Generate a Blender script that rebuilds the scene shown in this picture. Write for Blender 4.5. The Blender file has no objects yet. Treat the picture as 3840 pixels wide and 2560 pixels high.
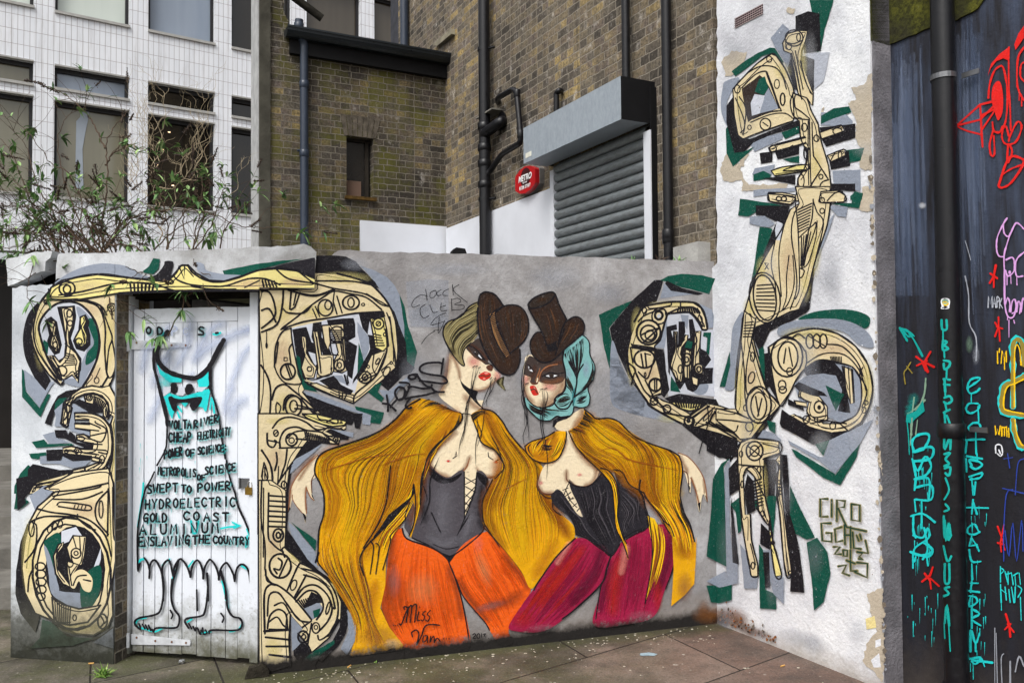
import bpy, bmesh, math, random
from math import sin, cos, pi, radians
from mathutils import Vector, Matrix
from mathutils.geometry import tessellate_polygon
SC = bpy.context.scene
COL = SC.collection
V = Vector
# ---------------------------------------------------------------- camera
CZ = 1.6; FPX = 3130.0; PITCH = radians(1.6); ROLL = radians(-0.43)
RM = Matrix.Rotation(PITCH, 3, 'X') @ Matrix(((cos(ROLL), 0, -sin(ROLL)), (0, 1, 0), (sin(ROLL), 0, cos(ROLL))))
cam = bpy.data.objects.new('camera', bpy.data.cameras.new('camera')); COL.objects.link(cam)
cam.data.sensor_width = 36; cam.data.sensor_fit = 'HORIZONTAL'; cam.data.lens = 36 * FPX / 3840
cam.data.clip_start = .05; cam.data.clip_end = 500
rx, uy, bz = RM @ V((1, 0, 0)), RM @ V((0, 0, 1)), RM @ V((0, -1, 0))
cam.matrix_world = Matrix(((rx.x, uy.x, bz.x, 0), (rx.y, uy.y, bz.y, 0), (rx.z, uy.z, bz.z, CZ), (0, 0, 0, 1)))
SC.camera = cam
# ---------------------------------------------------------------- light: an overcast day
SUN_EL, SUN_AZ = radians(52), radians(205)
wd = bpy.data.worlds.new('World'); SC.world = wd; wd.use_nodes = True
nt = wd.node_tree; bg = nt.nodes['Background']
sky = nt.nodes.new('ShaderNodeTexSky'); sky.sky_type = 'NISHITA'; sky.sun_disc = False
sky.sun_elevation = SUN_EL; sky.sun_rotation = SUN_AZ; sky.air_density = 1.0; sky.dust_density = 5.0; sky.ozone_density = 1.0
hsv = nt.nodes.new('ShaderNodeHueSaturation'); hsv.inputs['Saturation'].default_value = .22
nt.links.new(sky.outputs[0], hsv.inputs['Color']); nt.links.new(hsv.outputs[0], bg.inputs[0])
bg.inputs[1].default_value = .15
sl = bpy.data.lights.new('sun', 'SUN'); sl.energy = 1.1; sl.angle = radians(25); sl.color = (1, .97, .93)
so = bpy.data.objects.new('sun', sl); COL.objects.link(so)
sd = V((sin(SUN_AZ) * cos(SUN_EL), cos(SUN_AZ) * cos(SUN_EL), sin(SUN_EL)))
so.rotation_euler = sd.to_track_quat('Z', 'Y').to_euler()
vs = SC.view_settings; vs.view_transform = 'Standard'; vs.look = 'None'; vs.gamma = 1; vs.exposure = 0.48
SC.cycles.transparent_max_bounces = 48
SC.cycles.max_bounces = 6
SC.cycles.use_denoising = True
# ---------------------------------------------------------------- helpers
def px_ray(x, y):
    return RM @ V(((x - 1920) / FPX, 1, -(y - 1280) / FPX))
EYE = V((0, 0, CZ))
def gnd(x, y, z=0):
    r = px_ray(x, y); return EYE + r * ((z - CZ) / r.z)
class Plane:
    """a vertical wall plane: u runs along it, z is height, d stands out of it towards the street"""
    def __init__(s, o, az):
        a = radians(az); s.o = V((o[0], o[1], 0)); s.D = V((cos(a), sin(a), 0)); s.N = V((-s.D.y, s.D.x, 0))
        if s.N.dot(s.o) > 0: s.N = -s.N
    def P(s, u, z, d=0): return s.o + s.D * u + s.N * d + V((0, 0, z))
    def hit(s, x, y, d=0):
        r = px_ray(x, y); return EYE + r * ((s.o + s.N * d - EYE).dot(s.N) / r.dot(s.N))
    def uz(s, x, y, d=0):
        p = s.hit(x, y, d); return ((p - s.o).dot(s.D), p.z)
    def u(s, x, y=1280, d=0): return s.uz(x, y, d)[0]
    def z(s, x, y, d=0): return s.uz(x, y, d)[1]
def tag(o, label=None, cat=None, group=None, kind=None):
    if label: o['label'] = label
    if cat: o['category'] = cat
    if group: o['group'] = group
    if kind: o['kind'] = kind
    return o
def empty(name, loc, label, cat, group=None):
    o = bpy.data.objects.new(name, None); COL.objects.link(o); o.location = loc; o.empty_display_size = .1
    return tag(o, label, cat, group)
class MB:
    def __init__(s): s.v = []; s.f = []; s.uv = []; s.c = []; s.sm = []; s.mi = []
    def face(s, pts, uv=None, col=None, smooth=False, mi=0):
        n = len(s.v); s.v += [V(p) for p in pts]; s.f.append(list(range(n, n + len(pts))))
        if uv is None:
            a, b, c = s.v[n], s.v[n + 1], s.v[n + 2]; nn = (b - a).cross(c - a)
            if nn.length > 0: nn.normalize()
            if abs(nn.z) > .7: uv = [(p[0], p[1]) for p in s.v[n:]]
            else:
                t = V((-nn.y, nn.x, 0))
                if t.length > 0: t.normalize()
                uv = [(p.dot(t), p.z) for p in s.v[n:]]
        s.uv.append(uv); s.c.append(col); s.sm.append(smooth); s.mi.append(mi)
    def hexa(s, b, t, **k):
        """box from bottom ring b and top ring t (4 points each, counter-clockwise from above)"""
        s.face(list(reversed(b)), **k); s.face(t, **k)
        for i in range(len(b)):
            j = (i + 1) % len(b); s.face([b[i], b[j], t[j], t[i]], **k)
    def box(s, pl, u0, u1, z0, z1, d0, d1, **k):
        q = lambda u, z, d: pl.P(u, z, d)
        b = [q(u0, z0, d0), q(u1, z0, d0), q(u1, z0, d1), q(u0, z0, d1)]
        t = [q(u0, z1, d0), q(u1, z1, d0), q(u1, z1, d1), q(u0, z1, d1)]
        fs = [(b[::-1], [(u, d) for u, d in ((u0, d0), (u1, d0), (u1, d1), (u0, d1))][::-1]), (t, [(u0, d0), (u1, d0), (u1, d1), (u0, d1)]),
              ([b[0], b[1], t[1], t[0]], [(u0, z0), (u1, z0), (u1, z1), (u0, z1)]), ([b[2], b[3], t[3], t[2]], [(u1, z0), (u0, z0), (u0, z1), (u1, z1)]),
              ([b[1], b[2], t[2], t[1]], [(d0 + .11, z0), (d1 + .11, z0), (d1 + .11, z1), (d0 + .11, z1)]), ([b[3], b[0], t[0], t[3]], [(d1, z0), (d0, z0), (d0, z1), (d1, z1)])]
        for p, uv in fs: s.face(p, uv, **k)
        return s
    def prism(s, pl, poly, d0, d1, **k):
        """outline (u, z) on a wall plane, given thickness from d0 to d1"""
        for tri in tess(poly):
            s.face([pl.P(*poly[i], d1) for i in tri], [poly[i] for i in tri], **k)
            s.face([pl.P(*poly[i], d0) for i in tri[::-1]], [poly[i] for i in tri[::-1]], **k)
        n = len(poly)
        for i in range(n):
            a, b = poly[i], poly[(i + 1) % n]
            s.face([pl.P(*a, d0), pl.P(*b, d0), pl.P(*b, d1), pl.P(*a, d1)], [(d0, a[1]), (d0 + math.dist(a, b), b[1]), (d1 + math.dist(a, b), b[1]), (d1, a[1])], **k)
        return s
    def tube(s, pts, r, n=12, caps=True, col=None, mi=0):
        pts = [V(p) for p in pts]; rr = r if isinstance(r, (list, tuple)) else [r] * len(pts)
        rings = []; up = None
        for i, p in enumerate(pts):
            t = (pts[min(i + 1, len(pts) - 1)] - pts[max(i - 1, 0)]); t = t.normalized() if t.length > 1e-9 else V((0, 0, 1))
            if up is None: up = t.orthogonal().normalized()
            up = (up - t * up.dot(t)); up = up.normalized() if up.length > 1e-6 else t.orthogonal().normalized()
            w = t.cross(up); rings.append([p + (up * cos(2 * pi * k / n) + w * sin(2 * pi * k / n)) * rr[i] for k in range(n)])
        base = len(s.v)
        for R in rings: s.v += R
        L = 0
        for i in range(len(rings) - 1):
            L2 = L + (pts[i + 1] - pts[i]).length
            for k in range(n):
                j = (k + 1) % n
                s.f.append([base + i * n + k, base + i * n + j, base + (i + 1) * n + j, base + (i + 1) * n + k])
                s.uv.append([(k / n, L), ((k + 1) / n, L), ((k + 1) / n, L2), (k / n, L2)]); s.c.append(col); s.sm.append(True); s.mi.append(mi)
            L = L2
        if caps:
            s.face(list(reversed(rings[0])), col=col, mi=mi); s.face(rings[-1], col=col, mi=mi)
        return s
    def build(s, name, mat, parent=None, origin=None, doubles=False):
        me = bpy.data.meshes.new(name)
        if origin is None:
            if parent is not None: origin = V((0, 0, 0))
            else:
                xs = [p.x for p in s.v]; ys = [p.y for p in s.v]; origin = V(((min(xs) + max(xs)) / 2, (min(ys) + max(ys)) / 2, min(p.z for p in s.v)))
        wo = parent_loc(parent) if parent is not None else origin
        me.from_pydata([p - wo for p in s.v], [], s.f)
        uvl = me.uv_layers.new(name='UVMap'); k = 0
        flat = [c for f in s.uv for p in f for c in (p[0], p[1])]
        uvl.data.foreach_set('uv', flat)
        if any(c is not None for c in s.c):
            at = me.color_attributes.new('Col', 'FLOAT_COLOR', 'CORNER'); out = []
            for f, c in zip(s.f, s.c):
                for i in range(len(f)):
                    cc = c[i] if isinstance(c, list) else (c or (1, 1, 1, 1)); out += list(cc) if len(cc) == 4 else list(cc) + [1]
            at.data.foreach_set('color', out)
        me.polygons.foreach_set('use_smooth', s.sm); me.polygons.foreach_set('material_index', s.mi)
        for m in (mat if isinstance(mat, (list, tuple)) else [mat]): me.materials.append(m)
        if doubles:
            bm = bmesh.new(); bm.from_mesh(me); bmesh.ops.remove_doubles(bm, verts=bm.verts, dist=1e-5); bmesh.ops.recalc_face_normals(bm, faces=bm.faces); bm.to_mesh(me); bm.free()
        o = bpy.data.objects.new(name, me); COL.objects.link(o)
        if parent is not None: o.parent = parent
        else: o.location = origin
        return o
def parent_loc(p):
    l = V((0, 0, 0))
    while p is not None: l += p.location; p = p.parent
    return l
def tess(poly):
    return tessellate_polygon([[V((p[0], p[1], 0)) for p in poly]])
def spline(pts, closed=False, n=5):
    P = [V((p[0], p[1])) if len(p) == 2 else V(p) for p in pts]; out = []; m = len(P)
    if m < 3: return [tuple(p) for p in P]
    for i in range(m if closed else m - 1):
        a, b, c, d = (P[(i - 1) % m] if closed or i > 0 else P[0]), P[i], P[(i + 1) % m], (P[(i + 2) % m] if closed or i + 2 < m else P[-1])
        for k in range(n):
            t = k / n; out.append(tuple(.5 * ((2 * b) + (c - a) * t + (2 * a - 5 * b + 4 * c - d) * t * t + (3 * b - a - 3 * c + d) * t ** 3)))
    if not closed: out.append(tuple(P[-1]))
    return out
# ---------------------------------------------------------------- materials
def lin(h):
    h = h.lstrip('#'); r = [int(h[i:i + 2], 16) / 255 for i in (0, 2, 4)]
    return tuple(c / 12.92 if c <= .04045 else ((c + .055) / 1.055) ** 2.4 for c in r) + (1,)
class M:
    def __init__(s, name, rough=.8, spec=.3, metal=0):
        s.m = bpy.data.materials.new(name); s.m.use_nodes = True; s.nt = s.m.node_tree; s.b = s.nt.nodes['Principled BSDF']
        s.b.inputs['Roughness'].default_value = rough; s.b.inputs['Specular IOR Level'].default_value = spec; s.b.inputs['Metallic'].default_value = metal
    def n(s, t, **k):
        x = s.nt.nodes.new('ShaderNode' + t)
        for a, v in k.items():
            if a.startswith('i_'):
                x.inputs[a[2:].replace('_', ' ')].default_value = v
            else: setattr(x, a, v)
        return x
    def l(s, a, b): s.nt.links.new(a, b)
    def coord(s, kind='UV', scale=(1, 1, 1)):
        if kind == 'UV': c = s.n('UVMap').outputs[0]
        elif kind == 'W': c = s.n('NewGeometry').outputs['Position']
        else: c = s.n('TexCoord').outputs['Object']
        mp = s.n('Mapping'); mp.inputs['Scale'].default_value = scale; s.l(c, mp.inputs['Vector']); return mp.outputs[0]
    def noise(s, co, scale, detail=4, rough=.55, dist=0):
        x = s.n('TexNoise', i_Scale=scale, i_Detail=detail, i_Roughness=rough, i_Distortion=dist); s.l(co, x.inputs['Vector']); return x.outputs['Fac']
    def ramp(s, f, stops, interp='LINEAR'):
        x = s.n('ValToRGB'); x.color_ramp.interpolation = interp; e = x.color_ramp.elements
        while len(e) < len(stops): e.new(.5)
        for el, (p, c) in zip(e, stops):
            el.position = p; el.color = c if isinstance(c, tuple) else (c, c, c, 1)
        s.l(f, x.inputs[0]); return x.outputs[0]
    def mix(s, f, a, b, mode='MIX'):
        x = s.n('Mix', data_type='RGBA', blend_type=mode)
        for sock, v in ((x.inputs['Factor'], f), (x.inputs['A'], a), (x.inputs['B'], b)):
            if isinstance(v, (int, float)): sock.default_value = v
            elif isinstance(v, tuple): sock.default_value = v
            else: s.l(v, sock)
        return x.outputs['Result']
    def math(s, op, a, b=0.0, clamp=False):
        x = s.n('Math', operation=op, use_clamp=clamp)
        for i, v in enumerate((a, b)):
            if isinstance(v, (int, float)): x.inputs[i].default_value = v
            else: s.l(v, x.inputs[i])
        return x.outputs[0]
    def sep(s, co):
        x = s.n('SeparateXYZ'); s.l(co, x.inputs[0]); return x.outputs
    def bump(s, h, dist=.003, strength=1.0, prev=None):
        x = s.n('Bump'); x.inputs['Distance'].default_value = dist; x.inputs['Strength'].default_value = strength
        s.l(h, x.inputs['Height'])
        if prev is not None: s.l(prev, x.inputs['Normal'])
        s.l(x.outputs[0], s.b.inputs['Normal']); return x.outputs[0]
    def color(s, c):
        if isinstance(c, tuple): s.b.inputs['Base Color'].default_value = c
        else: s.l(c, s.b.inputs['Base Color'])
        return s
    def val(s, name, v):
        if isinstance(v, (int, float)): s.b.inputs[name].default_value = v
        else: s.l(v, s.b.inputs[name])
        return s
def plain(name, c, rough=.7, spec=.3, metal=0, var=.25, scale=9, bump=.0):
    m = M(name, rough, spec, metal); co = m.coord('O'); f = m.noise(co, scale, 5)
    c = lin(c) if isinstance(c, str) else c
    d = tuple(x * (1 - var) for x in c[:3]) + (1,); e = tuple(min(1, x * (1 + var * .6)) for x in c[:3]) + (1,)
    m.color(m.ramp(f, [(.3, d), (.7, e)]))
    if bump: m.bump(m.noise(co, scale * 8, 3), bump)
    return m.m
# ---------------------------------------------------------------- wall planes of the place
CORNER = gnd(2697, 2335)
PB = Plane(CORNER, 17.5)                       # mural wall
PC = Plane(CORNER, 117.4)                      # side wall of the brick building, plastered at its near end
PA = Plane(gnd(41, 2464), -10.7)               # gate pier and lintel
PDR = Plane(gnd(496, 2460), -12.7)             # plank door
PH = Plane(EYE + px_ray(350, 600) * 13.0, 34.5)  # tiled block behind
PG = Plane(PC.hit(1670, 525), 27.2)            # rear brick wing
_e = PC.hit(3312, 2300); UC1 = PC.u(3312, 2300)
PD = Plane(_e, 27.4); PE = Plane(PD.hit(3383, 2446), 119.0)
UB0 = -2.716

def brick_mat(name, soot=.5, moss=.0, white=.15, bright=1.0):
    m = M(name, .9, .15); uv = m.coord('UV')
    wob = m.n('TexNoise', i_Scale=16.0, i_Detail=3.0); m.l(uv, wob.inputs['Vector'])
    vm = m.n('VectorMath', operation='MULTIPLY_ADD'); m.l(wob.outputs['Color'], vm.inputs[0]); vm.inputs[1].default_value = (.02, .02, 0); m.l(uv, vm.inputs[2])
    bt = m.n('TexBrick', offset=.5, offset_frequency=2, squash=.58, squash_frequency=2); m.l(vm.outputs[0], bt.inputs['Vector'])
    bt.inputs['Color1'].default_value = (0, 0, 0, 1); bt.inputs['Color2'].default_value = (1, 1, 1, 1); bt.inputs['Mortar'].default_value = (.5, .5, .5, 1)
    bt.inputs['Scale'].default_value = 1; bt.inputs['Brick Width'].default_value = .172; bt.inputs['Row Height'].default_value = .0662
    bt.inputs['Mortar Size'].default_value = .0052; bt.inputs['Mortar Smooth'].default_value = .5; bt.inputs['Bias'].default_value = 0
    big = m.noise(uv, .9, 3); mid = m.noise(uv, 5, 5); fine = m.noise(uv, 45, 4, .7)
    tone = m.math('ADD', m.math('ADD', m.math('MULTIPLY', bt.outputs['Color'], .75), .12), m.math('MULTIPLY', m.math('SUBTRACT', big, .5), 1.1 ), True)
    tone = m.math('ADD', tone, m.math('MULTIPLY', m.math('SUBTRACT', mid, .5), .55), True)
    c = m.ramp(tone, [(.05, lin('3b3834')), (.25, lin('5a544c')), (.42, lin('6c6559')), (.55, lin('7b6f5a')), (.68, lin('6b615b')), (.82, lin('8c7d5e')), (.97, lin('9c885c'))])
    c = m.mix(m.ramp(big, [(.42 + .1 * (1 - soot), soot), (.62, .0)]), c, lin('3b3630'))
    c = m.mix(m.ramp(fine, [(.35, .75), (.62, 0)]), c, lin('26221e'))
    w = m.math('MULTIPLY', m.ramp(m.noise(m.coord('UV', (1, .8, 1)), 8.5, 6, .75), [(.56, 0), (.66, 1)]), m.ramp(m.noise(uv, 1.3, 2), [(.44, 0), (.58, 1)]))
    c = m.mix(m.math('MULTIPLY', w, white * 4, True), c, lin('aaa59e'))
    if moss:
        z = m.sep(uv)[1]; g = m.math('MULTIPLY', m.ramp(m.noise(uv, 2.2, 5, .65), [(.46, 0), (.6, 1)]), moss)
        c = m.mix(g, c, lin('55541f'))
    drip = m.math('MULTIPLY', m.ramp(m.noise(m.coord('UV', (7, .45, 1)), 1.6, 6, .7), [(.5, 0), (.68, 1)]), .6)
    c = m.mix(drip, c, lin('2f2b27')); c = m.mix(m.ramp(m.noise(uv, 24, 5, .8), [(.58, 0), (.7, .45)]), c, lin('8d8474'))
    mo = m.mix(m.noise(uv, 14, 4), lin('57524a'), lin('8a8377'))
    c = m.mix(bt.outputs['Fac'], c, mo)
    if bright != 1: c = m.mix(1.0, c, (bright, bright * .99, bright * .98, 1), 'MULTIPLY')
    m.color(c)
    h = m.math('ADD', m.math('MULTIPLY', m.math('SUBTRACT', 1, bt.outputs['Fac']), .8), m.math('MULTIPLY', fine, .5))
    m.bump(h, .006, .9); return m.m
MAT_BRICK_G = brick_mat('dark_stock_brick', .72, .7, .17)
MAT_BRICK_F = brick_mat('yellow_stock_brick', .2, .0, .2, 1.4)

def wall_bump(m, strength=1.0, prev=None):
    co = m.coord('W'); a = m.noise(co, 55, 5, .65); b = m.noise(co, 9, 3)
    return m.bump(m.math('ADD', m.math('MULTIPLY', a, .8), b), .0065 * strength, .8, prev)
def grime(m, c, z0, z1, col, col2=None, k=1.0):
    """dirt splashed up from the pavement, ragged at its upper edge"""
    co = m.coord('W'); z = m.sep(co)[2]
    zz = m.math('ADD', z, m.math('MULTIPLY', m.math('SUBTRACT', m.noise(co, 9, 6, .75), .5), (z1 - z0) * 1.8))
    f = m.math('MULTIPLY', m.math('DIVIDE', m.math('SUBTRACT', z1, zz), z1 - z0, True), k, True)
    dirt = m.mix(m.noise(co, 13, 6, .7), col, col2 or col)
    return m.mix(f, c, dirt)
def speck(m, co, c, k=1.0):
    """pitted, gritty surface: pale grains and dark pits a few millimetres across"""
    c = m.mix(m.ramp(m.noise(co, 150, 3, .8), [(.30, .45 * k), (.46, 0)]), c, m.mix(.75, c, (0, 0, 0, 1)))
    return m.mix(m.ramp(m.noise(co, 95, 4, .8), [(.58, 0), (.72, .4 * k)]), c, m.mix(.5, c, (1, 1, 1, 1)))
def stucco(name, lo, mid, hi, scale=2.2, str_=1.0):
    m = M(name, .88, .2); co = m.coord('W')
    n = m.noise(co, scale, 8, .66, .15)
    c = m.ramp(n, [(.33, lin(lo)), (.5, lin(mid)), (.66, lin(hi))])
    c = m.mix(m.ramp(m.noise(co, 60, 3, .7), [(.3, .35), (.45, 0)]), c, lin(lo))
    return m, speck(m, co, c, .6)
m, c = stucco('grey_mural_ground', '7e7b7b', '959393', 'b1b0b2', 3.4)
c = grime(m, c, .06, .22, lin('6a625c'), lin('857a70'), .8); c = grime(m, c, .05, .1, lin('1c1a19'), lin('2a2725'))
m.color(c); wall_bump(m); MAT_B = m.m
m, c = stucco('white_gate_plaster', 'a9aeb4', 'c3c8ce', 'd9dde1', 2.0)
c = grime(m, c, .20, .44, lin('3a3b30'), lin('6b6a60'), .85); c = grime(m, c, .03, .30, lin('0a0b07'), lin('34352a'), .95); m.color(c); wall_bump(m, .8); MAT_A = m.m
m, c = stucco('white_lintel_plaster', '8d8d8c', 'b5b7ba', 'cfd3d7', 3.0)
m.color(c); wall_bump(m, .6); MAT_L = m.m
m, c = stucco('white_side_plaster', 'b4b5bb', 'd5d7dc', 'e6e8ea', 1.6)
c = grime(m, c, .0, .12, lin('8d8378'), lin('b8b3ab'), .8); m.color(c); wall_bump(m, 1.25); MAT_C = m.m
MAT_D = plain('grey_render', '77757a', .85, .2, 0, .4, 9, .006)
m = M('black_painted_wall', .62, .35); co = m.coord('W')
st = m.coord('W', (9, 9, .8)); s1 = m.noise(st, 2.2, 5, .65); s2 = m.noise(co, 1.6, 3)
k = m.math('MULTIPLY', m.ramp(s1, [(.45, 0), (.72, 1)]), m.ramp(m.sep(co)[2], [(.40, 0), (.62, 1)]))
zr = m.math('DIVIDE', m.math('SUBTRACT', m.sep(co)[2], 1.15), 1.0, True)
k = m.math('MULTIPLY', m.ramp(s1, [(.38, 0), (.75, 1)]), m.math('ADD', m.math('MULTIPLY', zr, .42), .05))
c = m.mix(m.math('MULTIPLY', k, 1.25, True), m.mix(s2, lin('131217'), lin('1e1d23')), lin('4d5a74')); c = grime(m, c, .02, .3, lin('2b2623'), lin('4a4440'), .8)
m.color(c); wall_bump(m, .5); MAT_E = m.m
def pipe_mat(name, col, sp=.4):
    m = M(name, .42, sp); co = m.coord('W'); f = m.noise(co, 30, 5, .7); g = m.noise(m.coord('W', (20, 20, 2)), 2, 4)
    c = lin(col); m.color(m.mix(m.ramp(m.math('MULTIPLY', f, g), [(.25, 0), (.5, .5)]), c, tuple(min(1, x * 1.6 + .012) for x in c[:3]) + (1,)))
    m.val('Roughness', m.ramp(f, [(.3, .25), (.7, .5)])); m.bump(f, .001); return m.m
MAT_PIPE = pipe_mat('black_pipe_paint', '0e0e12', .35); MAT_PIPEB = pipe_mat('blue_black_pipe_paint', '2b3442')
MAT_WHITE = plain('white_board_paint', 'd4d7de', .5, .3, 0, .13, 1.7)
MAT_BLACKM = plain('black_metal', '0e0e10', .7, .2)
MAT_DARK = plain('dark_void_board', '14110f', .9, .1, 0, .4, 6)
MAT_WOODW = None

# ---------------------------------------------------------------- pavement
m = M('stone_slabs', .78, .3); co = m.coord('W')
p0 = gnd(2777, 2512); a1, a2 = radians(37.3), radians(-63.8)
# slab grid: the two joint directions are not quite square to each other
def lincomb(m, xyz, n, off):
    a = m.math('MULTIPLY', xyz[0], n[0]); b = m.math('MULTIPLY', xyz[1], n[1]); return m.math('ADD', m.math('ADD', a, b), off)
xyz = m.sep(co)
n1 = V((-sin(a1), cos(a1), 0)); n2 = V((-sin(a2), cos(a2), 0)); det = V((cos(a1), sin(a1), 0)).dot(n2)
s_ = lincomb(m, xyz, n2 / det, -p0.dot(n2) / det)                  # along joint direction 1
t_ = lincomb(m, xyz, n1 / V((cos(a2), sin(a2), 0)).dot(n1), -p0.dot(n1) / V((cos(a2), sin(a2), 0)).dot(n1))
cx = m.n('CombineXYZ'); m.l(s_, cx.inputs[0]); m.l(t_, cx.inputs[1])
bt = m.n('TexBrick', offset=.5, offset_frequency=2, squash=1, squash_frequency=2); m.l(cx.outputs[0], bt.inputs['Vector'])
bt.inputs['Color1'].default_value = (0, 0, 0, 1); bt.inputs['Color2'].default_value = (1, 1, 1, 1); bt.inputs['Scale'].default_value = 1
bt.inputs['Brick Width'].default_value = 1.24; bt.inputs['Row Height'].default_value = .655; bt.inputs['Mortar Size'].default_value = .0055; bt.inputs['Mortar Smooth'].default_value = .4
big = m.noise(co, 1.1, 4); mid = m.noise(co, 6, 6, .7); fine = m.noise(co, 70, 4, .7)
tone = m.math('ADD', m.math('MULTIPLY', bt.outputs['Color'], .5), m.math('MULTIPLY', mid, .75))
c = m.ramp(tone, [(.2, lin('47423d')), (.5, lin('69615a')), (.8, lin('867a70'))])
rx_ = m.math('DIVIDE', m.math('SUBTRACT', xyz[0], -.1), 1.3, True)      # the slabs by the white wall are redder
c = m.mix(m.math('MULTIPLY', rx_, m.ramp(m.noise(co, 2.5, 3), [(.3, .3), (.65, .8)])), c, m.mix(mid, lin('5f463c'), lin('8f7062')))
gx = m.math('SUBTRACT', 1, m.math('DIVIDE', m.math('SUBTRACT', xyz[0], .1), .9, True))
c = m.mix(m.math('MULTIPLY', gx, m.ramp(m.noise(co, 3.1, 5, .65), [(.34, .1), (.58, .85)])), c, lin('474a2b'))
c = m.mix(m.ramp(m.noise(co, 9, 5, .75), [(.3, .6), (.5, 0)]), c, lin('3d3833'))
c = m.mix(m.ramp(fine, [(.3, .6), (.52, 0)]), c, lin('2e2925'))
spk = m.n('TexVoronoi', feature='F1', i_Scale=16.0); m.l(co, spk.inputs['Vector'])
c = m.mix(m.math('MULTIPLY', m.ramp(spk.outputs['Distance'], [(.10, 1), (.14, 0)]), m.ramp(m.noise(co, 5, 2), [(.55, 0), (.62, .8)])), c, lin('b6b2a6'))
dB = m.math('ADD', m.math('ADD', m.math('MULTIPLY', xyz[0], PB.N.x), m.math('MULTIPLY', xyz[1], PB.N.y)), -PB.N.dot(PB.o))
nb = m.math('DIVIDE', m.math('SUBTRACT', m.math('ADD', .04, m.math('MULTIPLY', m.noise(co, 7, 6, .75), .34)), m.math('ABSOLUTE', dB)), .14, True)
c = m.mix(m.math('MULTIPLY', nb, .8), c, m.mix(m.noise(co, 18, 4), lin('26261a'), lin('55562f')))
wet = m.ramp(m.noise(co, 1.7, 5, .6), [(.46, 0), (.6, 1)]); c = m.mix(m.math('MULTIPLY', wet, .45), c, lin('2f2b27'))
c = speck(m, co, c, 1.3); c = m.mix(bt.outputs['Fac'], c, lin('26211d'))
m.color(c); m.val('Roughness', m.ramp(mid, [(.3, .55), (.7, .9)]))
m.bump(m.math('SUBTRACT', m.math('ADD', m.math('MULTIPLY', mid, .5), m.math('MULTIPLY', fine, .35)), bt.outputs['Fac']), .005, .9)
b = MB(); R = 120
b.face([(-R, -R, 0), (R, -R, 0), (R, R, 0), (-R, R, 0)], [(0, 0)] * 4)
tag(b.build('pavement', m.m), kind='structure')

# ---------------------------------------------------------------- mural wall
def jag(pts, amp, step, seed):
    r = random.Random(seed); out = []
    for i in range(len(pts) - 1):
        a, q = pts[i], pts[i + 1]; n = max(1, int(math.dist(a, q) / step))
        for k in range(n):
            t = k / n; out.append((a[0] + (q[0] - a[0]) * t + (r.uniform(-amp, amp) if k else 0), a[1] + (q[1] - a[1]) * t + (r.uniform(-amp, amp) if k else 0)))
    out.append(pts[-1]); return out
top = [PB.uz(*p) for p in [(1140, 962), (1187, 964), (1215, 957), (1240, 962), (1252, 950), (1273, 938), (1400, 943), (1800, 953), (2200, 965), (2690, 981)]]
prof = [(UB0, 0), (.02, 0)] + jag(top[::-1], .004, .05, 3) + [(UB0, top[0][1])]
b = MB(); b.prism(PB, prof, -.24, 0)
# stub of older masonry left showing at the foot of the door jamb
wallB = b.build('mural_wall', MAT_B, doubles=False)
tag(wallB, 'low grey rendered wall painted with two women in yellow capes', 'wall')
b = MB()
u0, u1 = PB.u(940, 2470, .05), PB.u(1010, 2500, .05)
b.prism(PB, jag([(UB0 - .07, 0), (UB0 + .05, 0), (UB0 + .05, .03), (UB0 + .01, .07), (UB0 - .05, .055), (UB0 - .07, 0)], .006, .02, 5), .001, .035)
o = b.build('masonry_lump', plain('rough_concrete', '37332c', .95, .1, 0, .5, 20, .01), wallB)

# ---------------------------------------------------------------- gate: pier, lintel, frame
gate = empty('gate_surround', PA.P(.35, 0), 'white painted gate pier and cracked concrete lintel around the plank door', 'gateway')
ZL = 2.016
PL = Plane(PA.hit(430, 1000, .002), math.degrees(math.atan2(*(lambda v: (v.y, v.x))(PB.hit(972, 1000, .02) - PA.hit(430, 1000, .002)))))
a_uz = lambda x, y: PA.uz(x, y)
P1 = lambda x, y: (x * .5102, 900 + y * .5102)
uL, uR = PA.u(48, 1800), PA.u(430, 1800)
b = MB(); zc = ZL - .004
pier_prof = [(uL - .004, 0), (uR, 0), (uR, ZL)] + jag([a_uz(*P1(420, 335)), a_uz(*P1(380, 325)), a_uz(*P1(240, 330)), a_uz(*P1(90, 352))], .006, .02, 4)
b.prism(PA, pier_prof, -.34, 0)
pier = b.build('pier', MAT_A, gate)
# lintel, split by the crack; its right end bears on the mural wall and follows it
ch = [a_uz(*P1(x, y)) for x, y in [(48, 142), (120, 128), (250, 90), (388, 82), (375, 130), (338, 158), (335, 228), (258, 250), (205, 285), (62, 338), (55, 230)]]
b = MB(); b.prism(PA, jag(ch + ch[:1], .003, .02, 8)[:-1], -.28, .004); b.build('broken_lintel_end', MAT_L, gate)
topl = jag([PL.uz(*p) for p in [(972, 925), (800, 936), (500, 944), (320, 950), (222, 951)]], .004, .05, 6)
l_uz = lambda x, y: PL.uz(x, y)
main = [l_uz(*P1(425, 110)), l_uz(*P1(412, 190)), l_uz(*P1(410, 290)), l_uz(*P1(405, 335)), (PL.u(430, 1097), ZL + .002), (PL.u(972, 1080), ZL)]
b = MB(); b.prism(PL, main + topl, -.28, 0)
u_b, u_e = PB.u(972, 1000, .0), PB.u(1177, 1000, .02)
tp = jag([PB.uz(*p, .02) for p in [(1187, 945), (1165, 924), (1140, 914), (1100, 920), (1040, 922), (972, 925)]], .006, .03, 7)
b.prism(PB, [(PB.u(972, 1000, .02), ZL), (u_e, ZL - .004)] + tp, -.2, .02)
b.build('lintel', MAT_L, gate)
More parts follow.
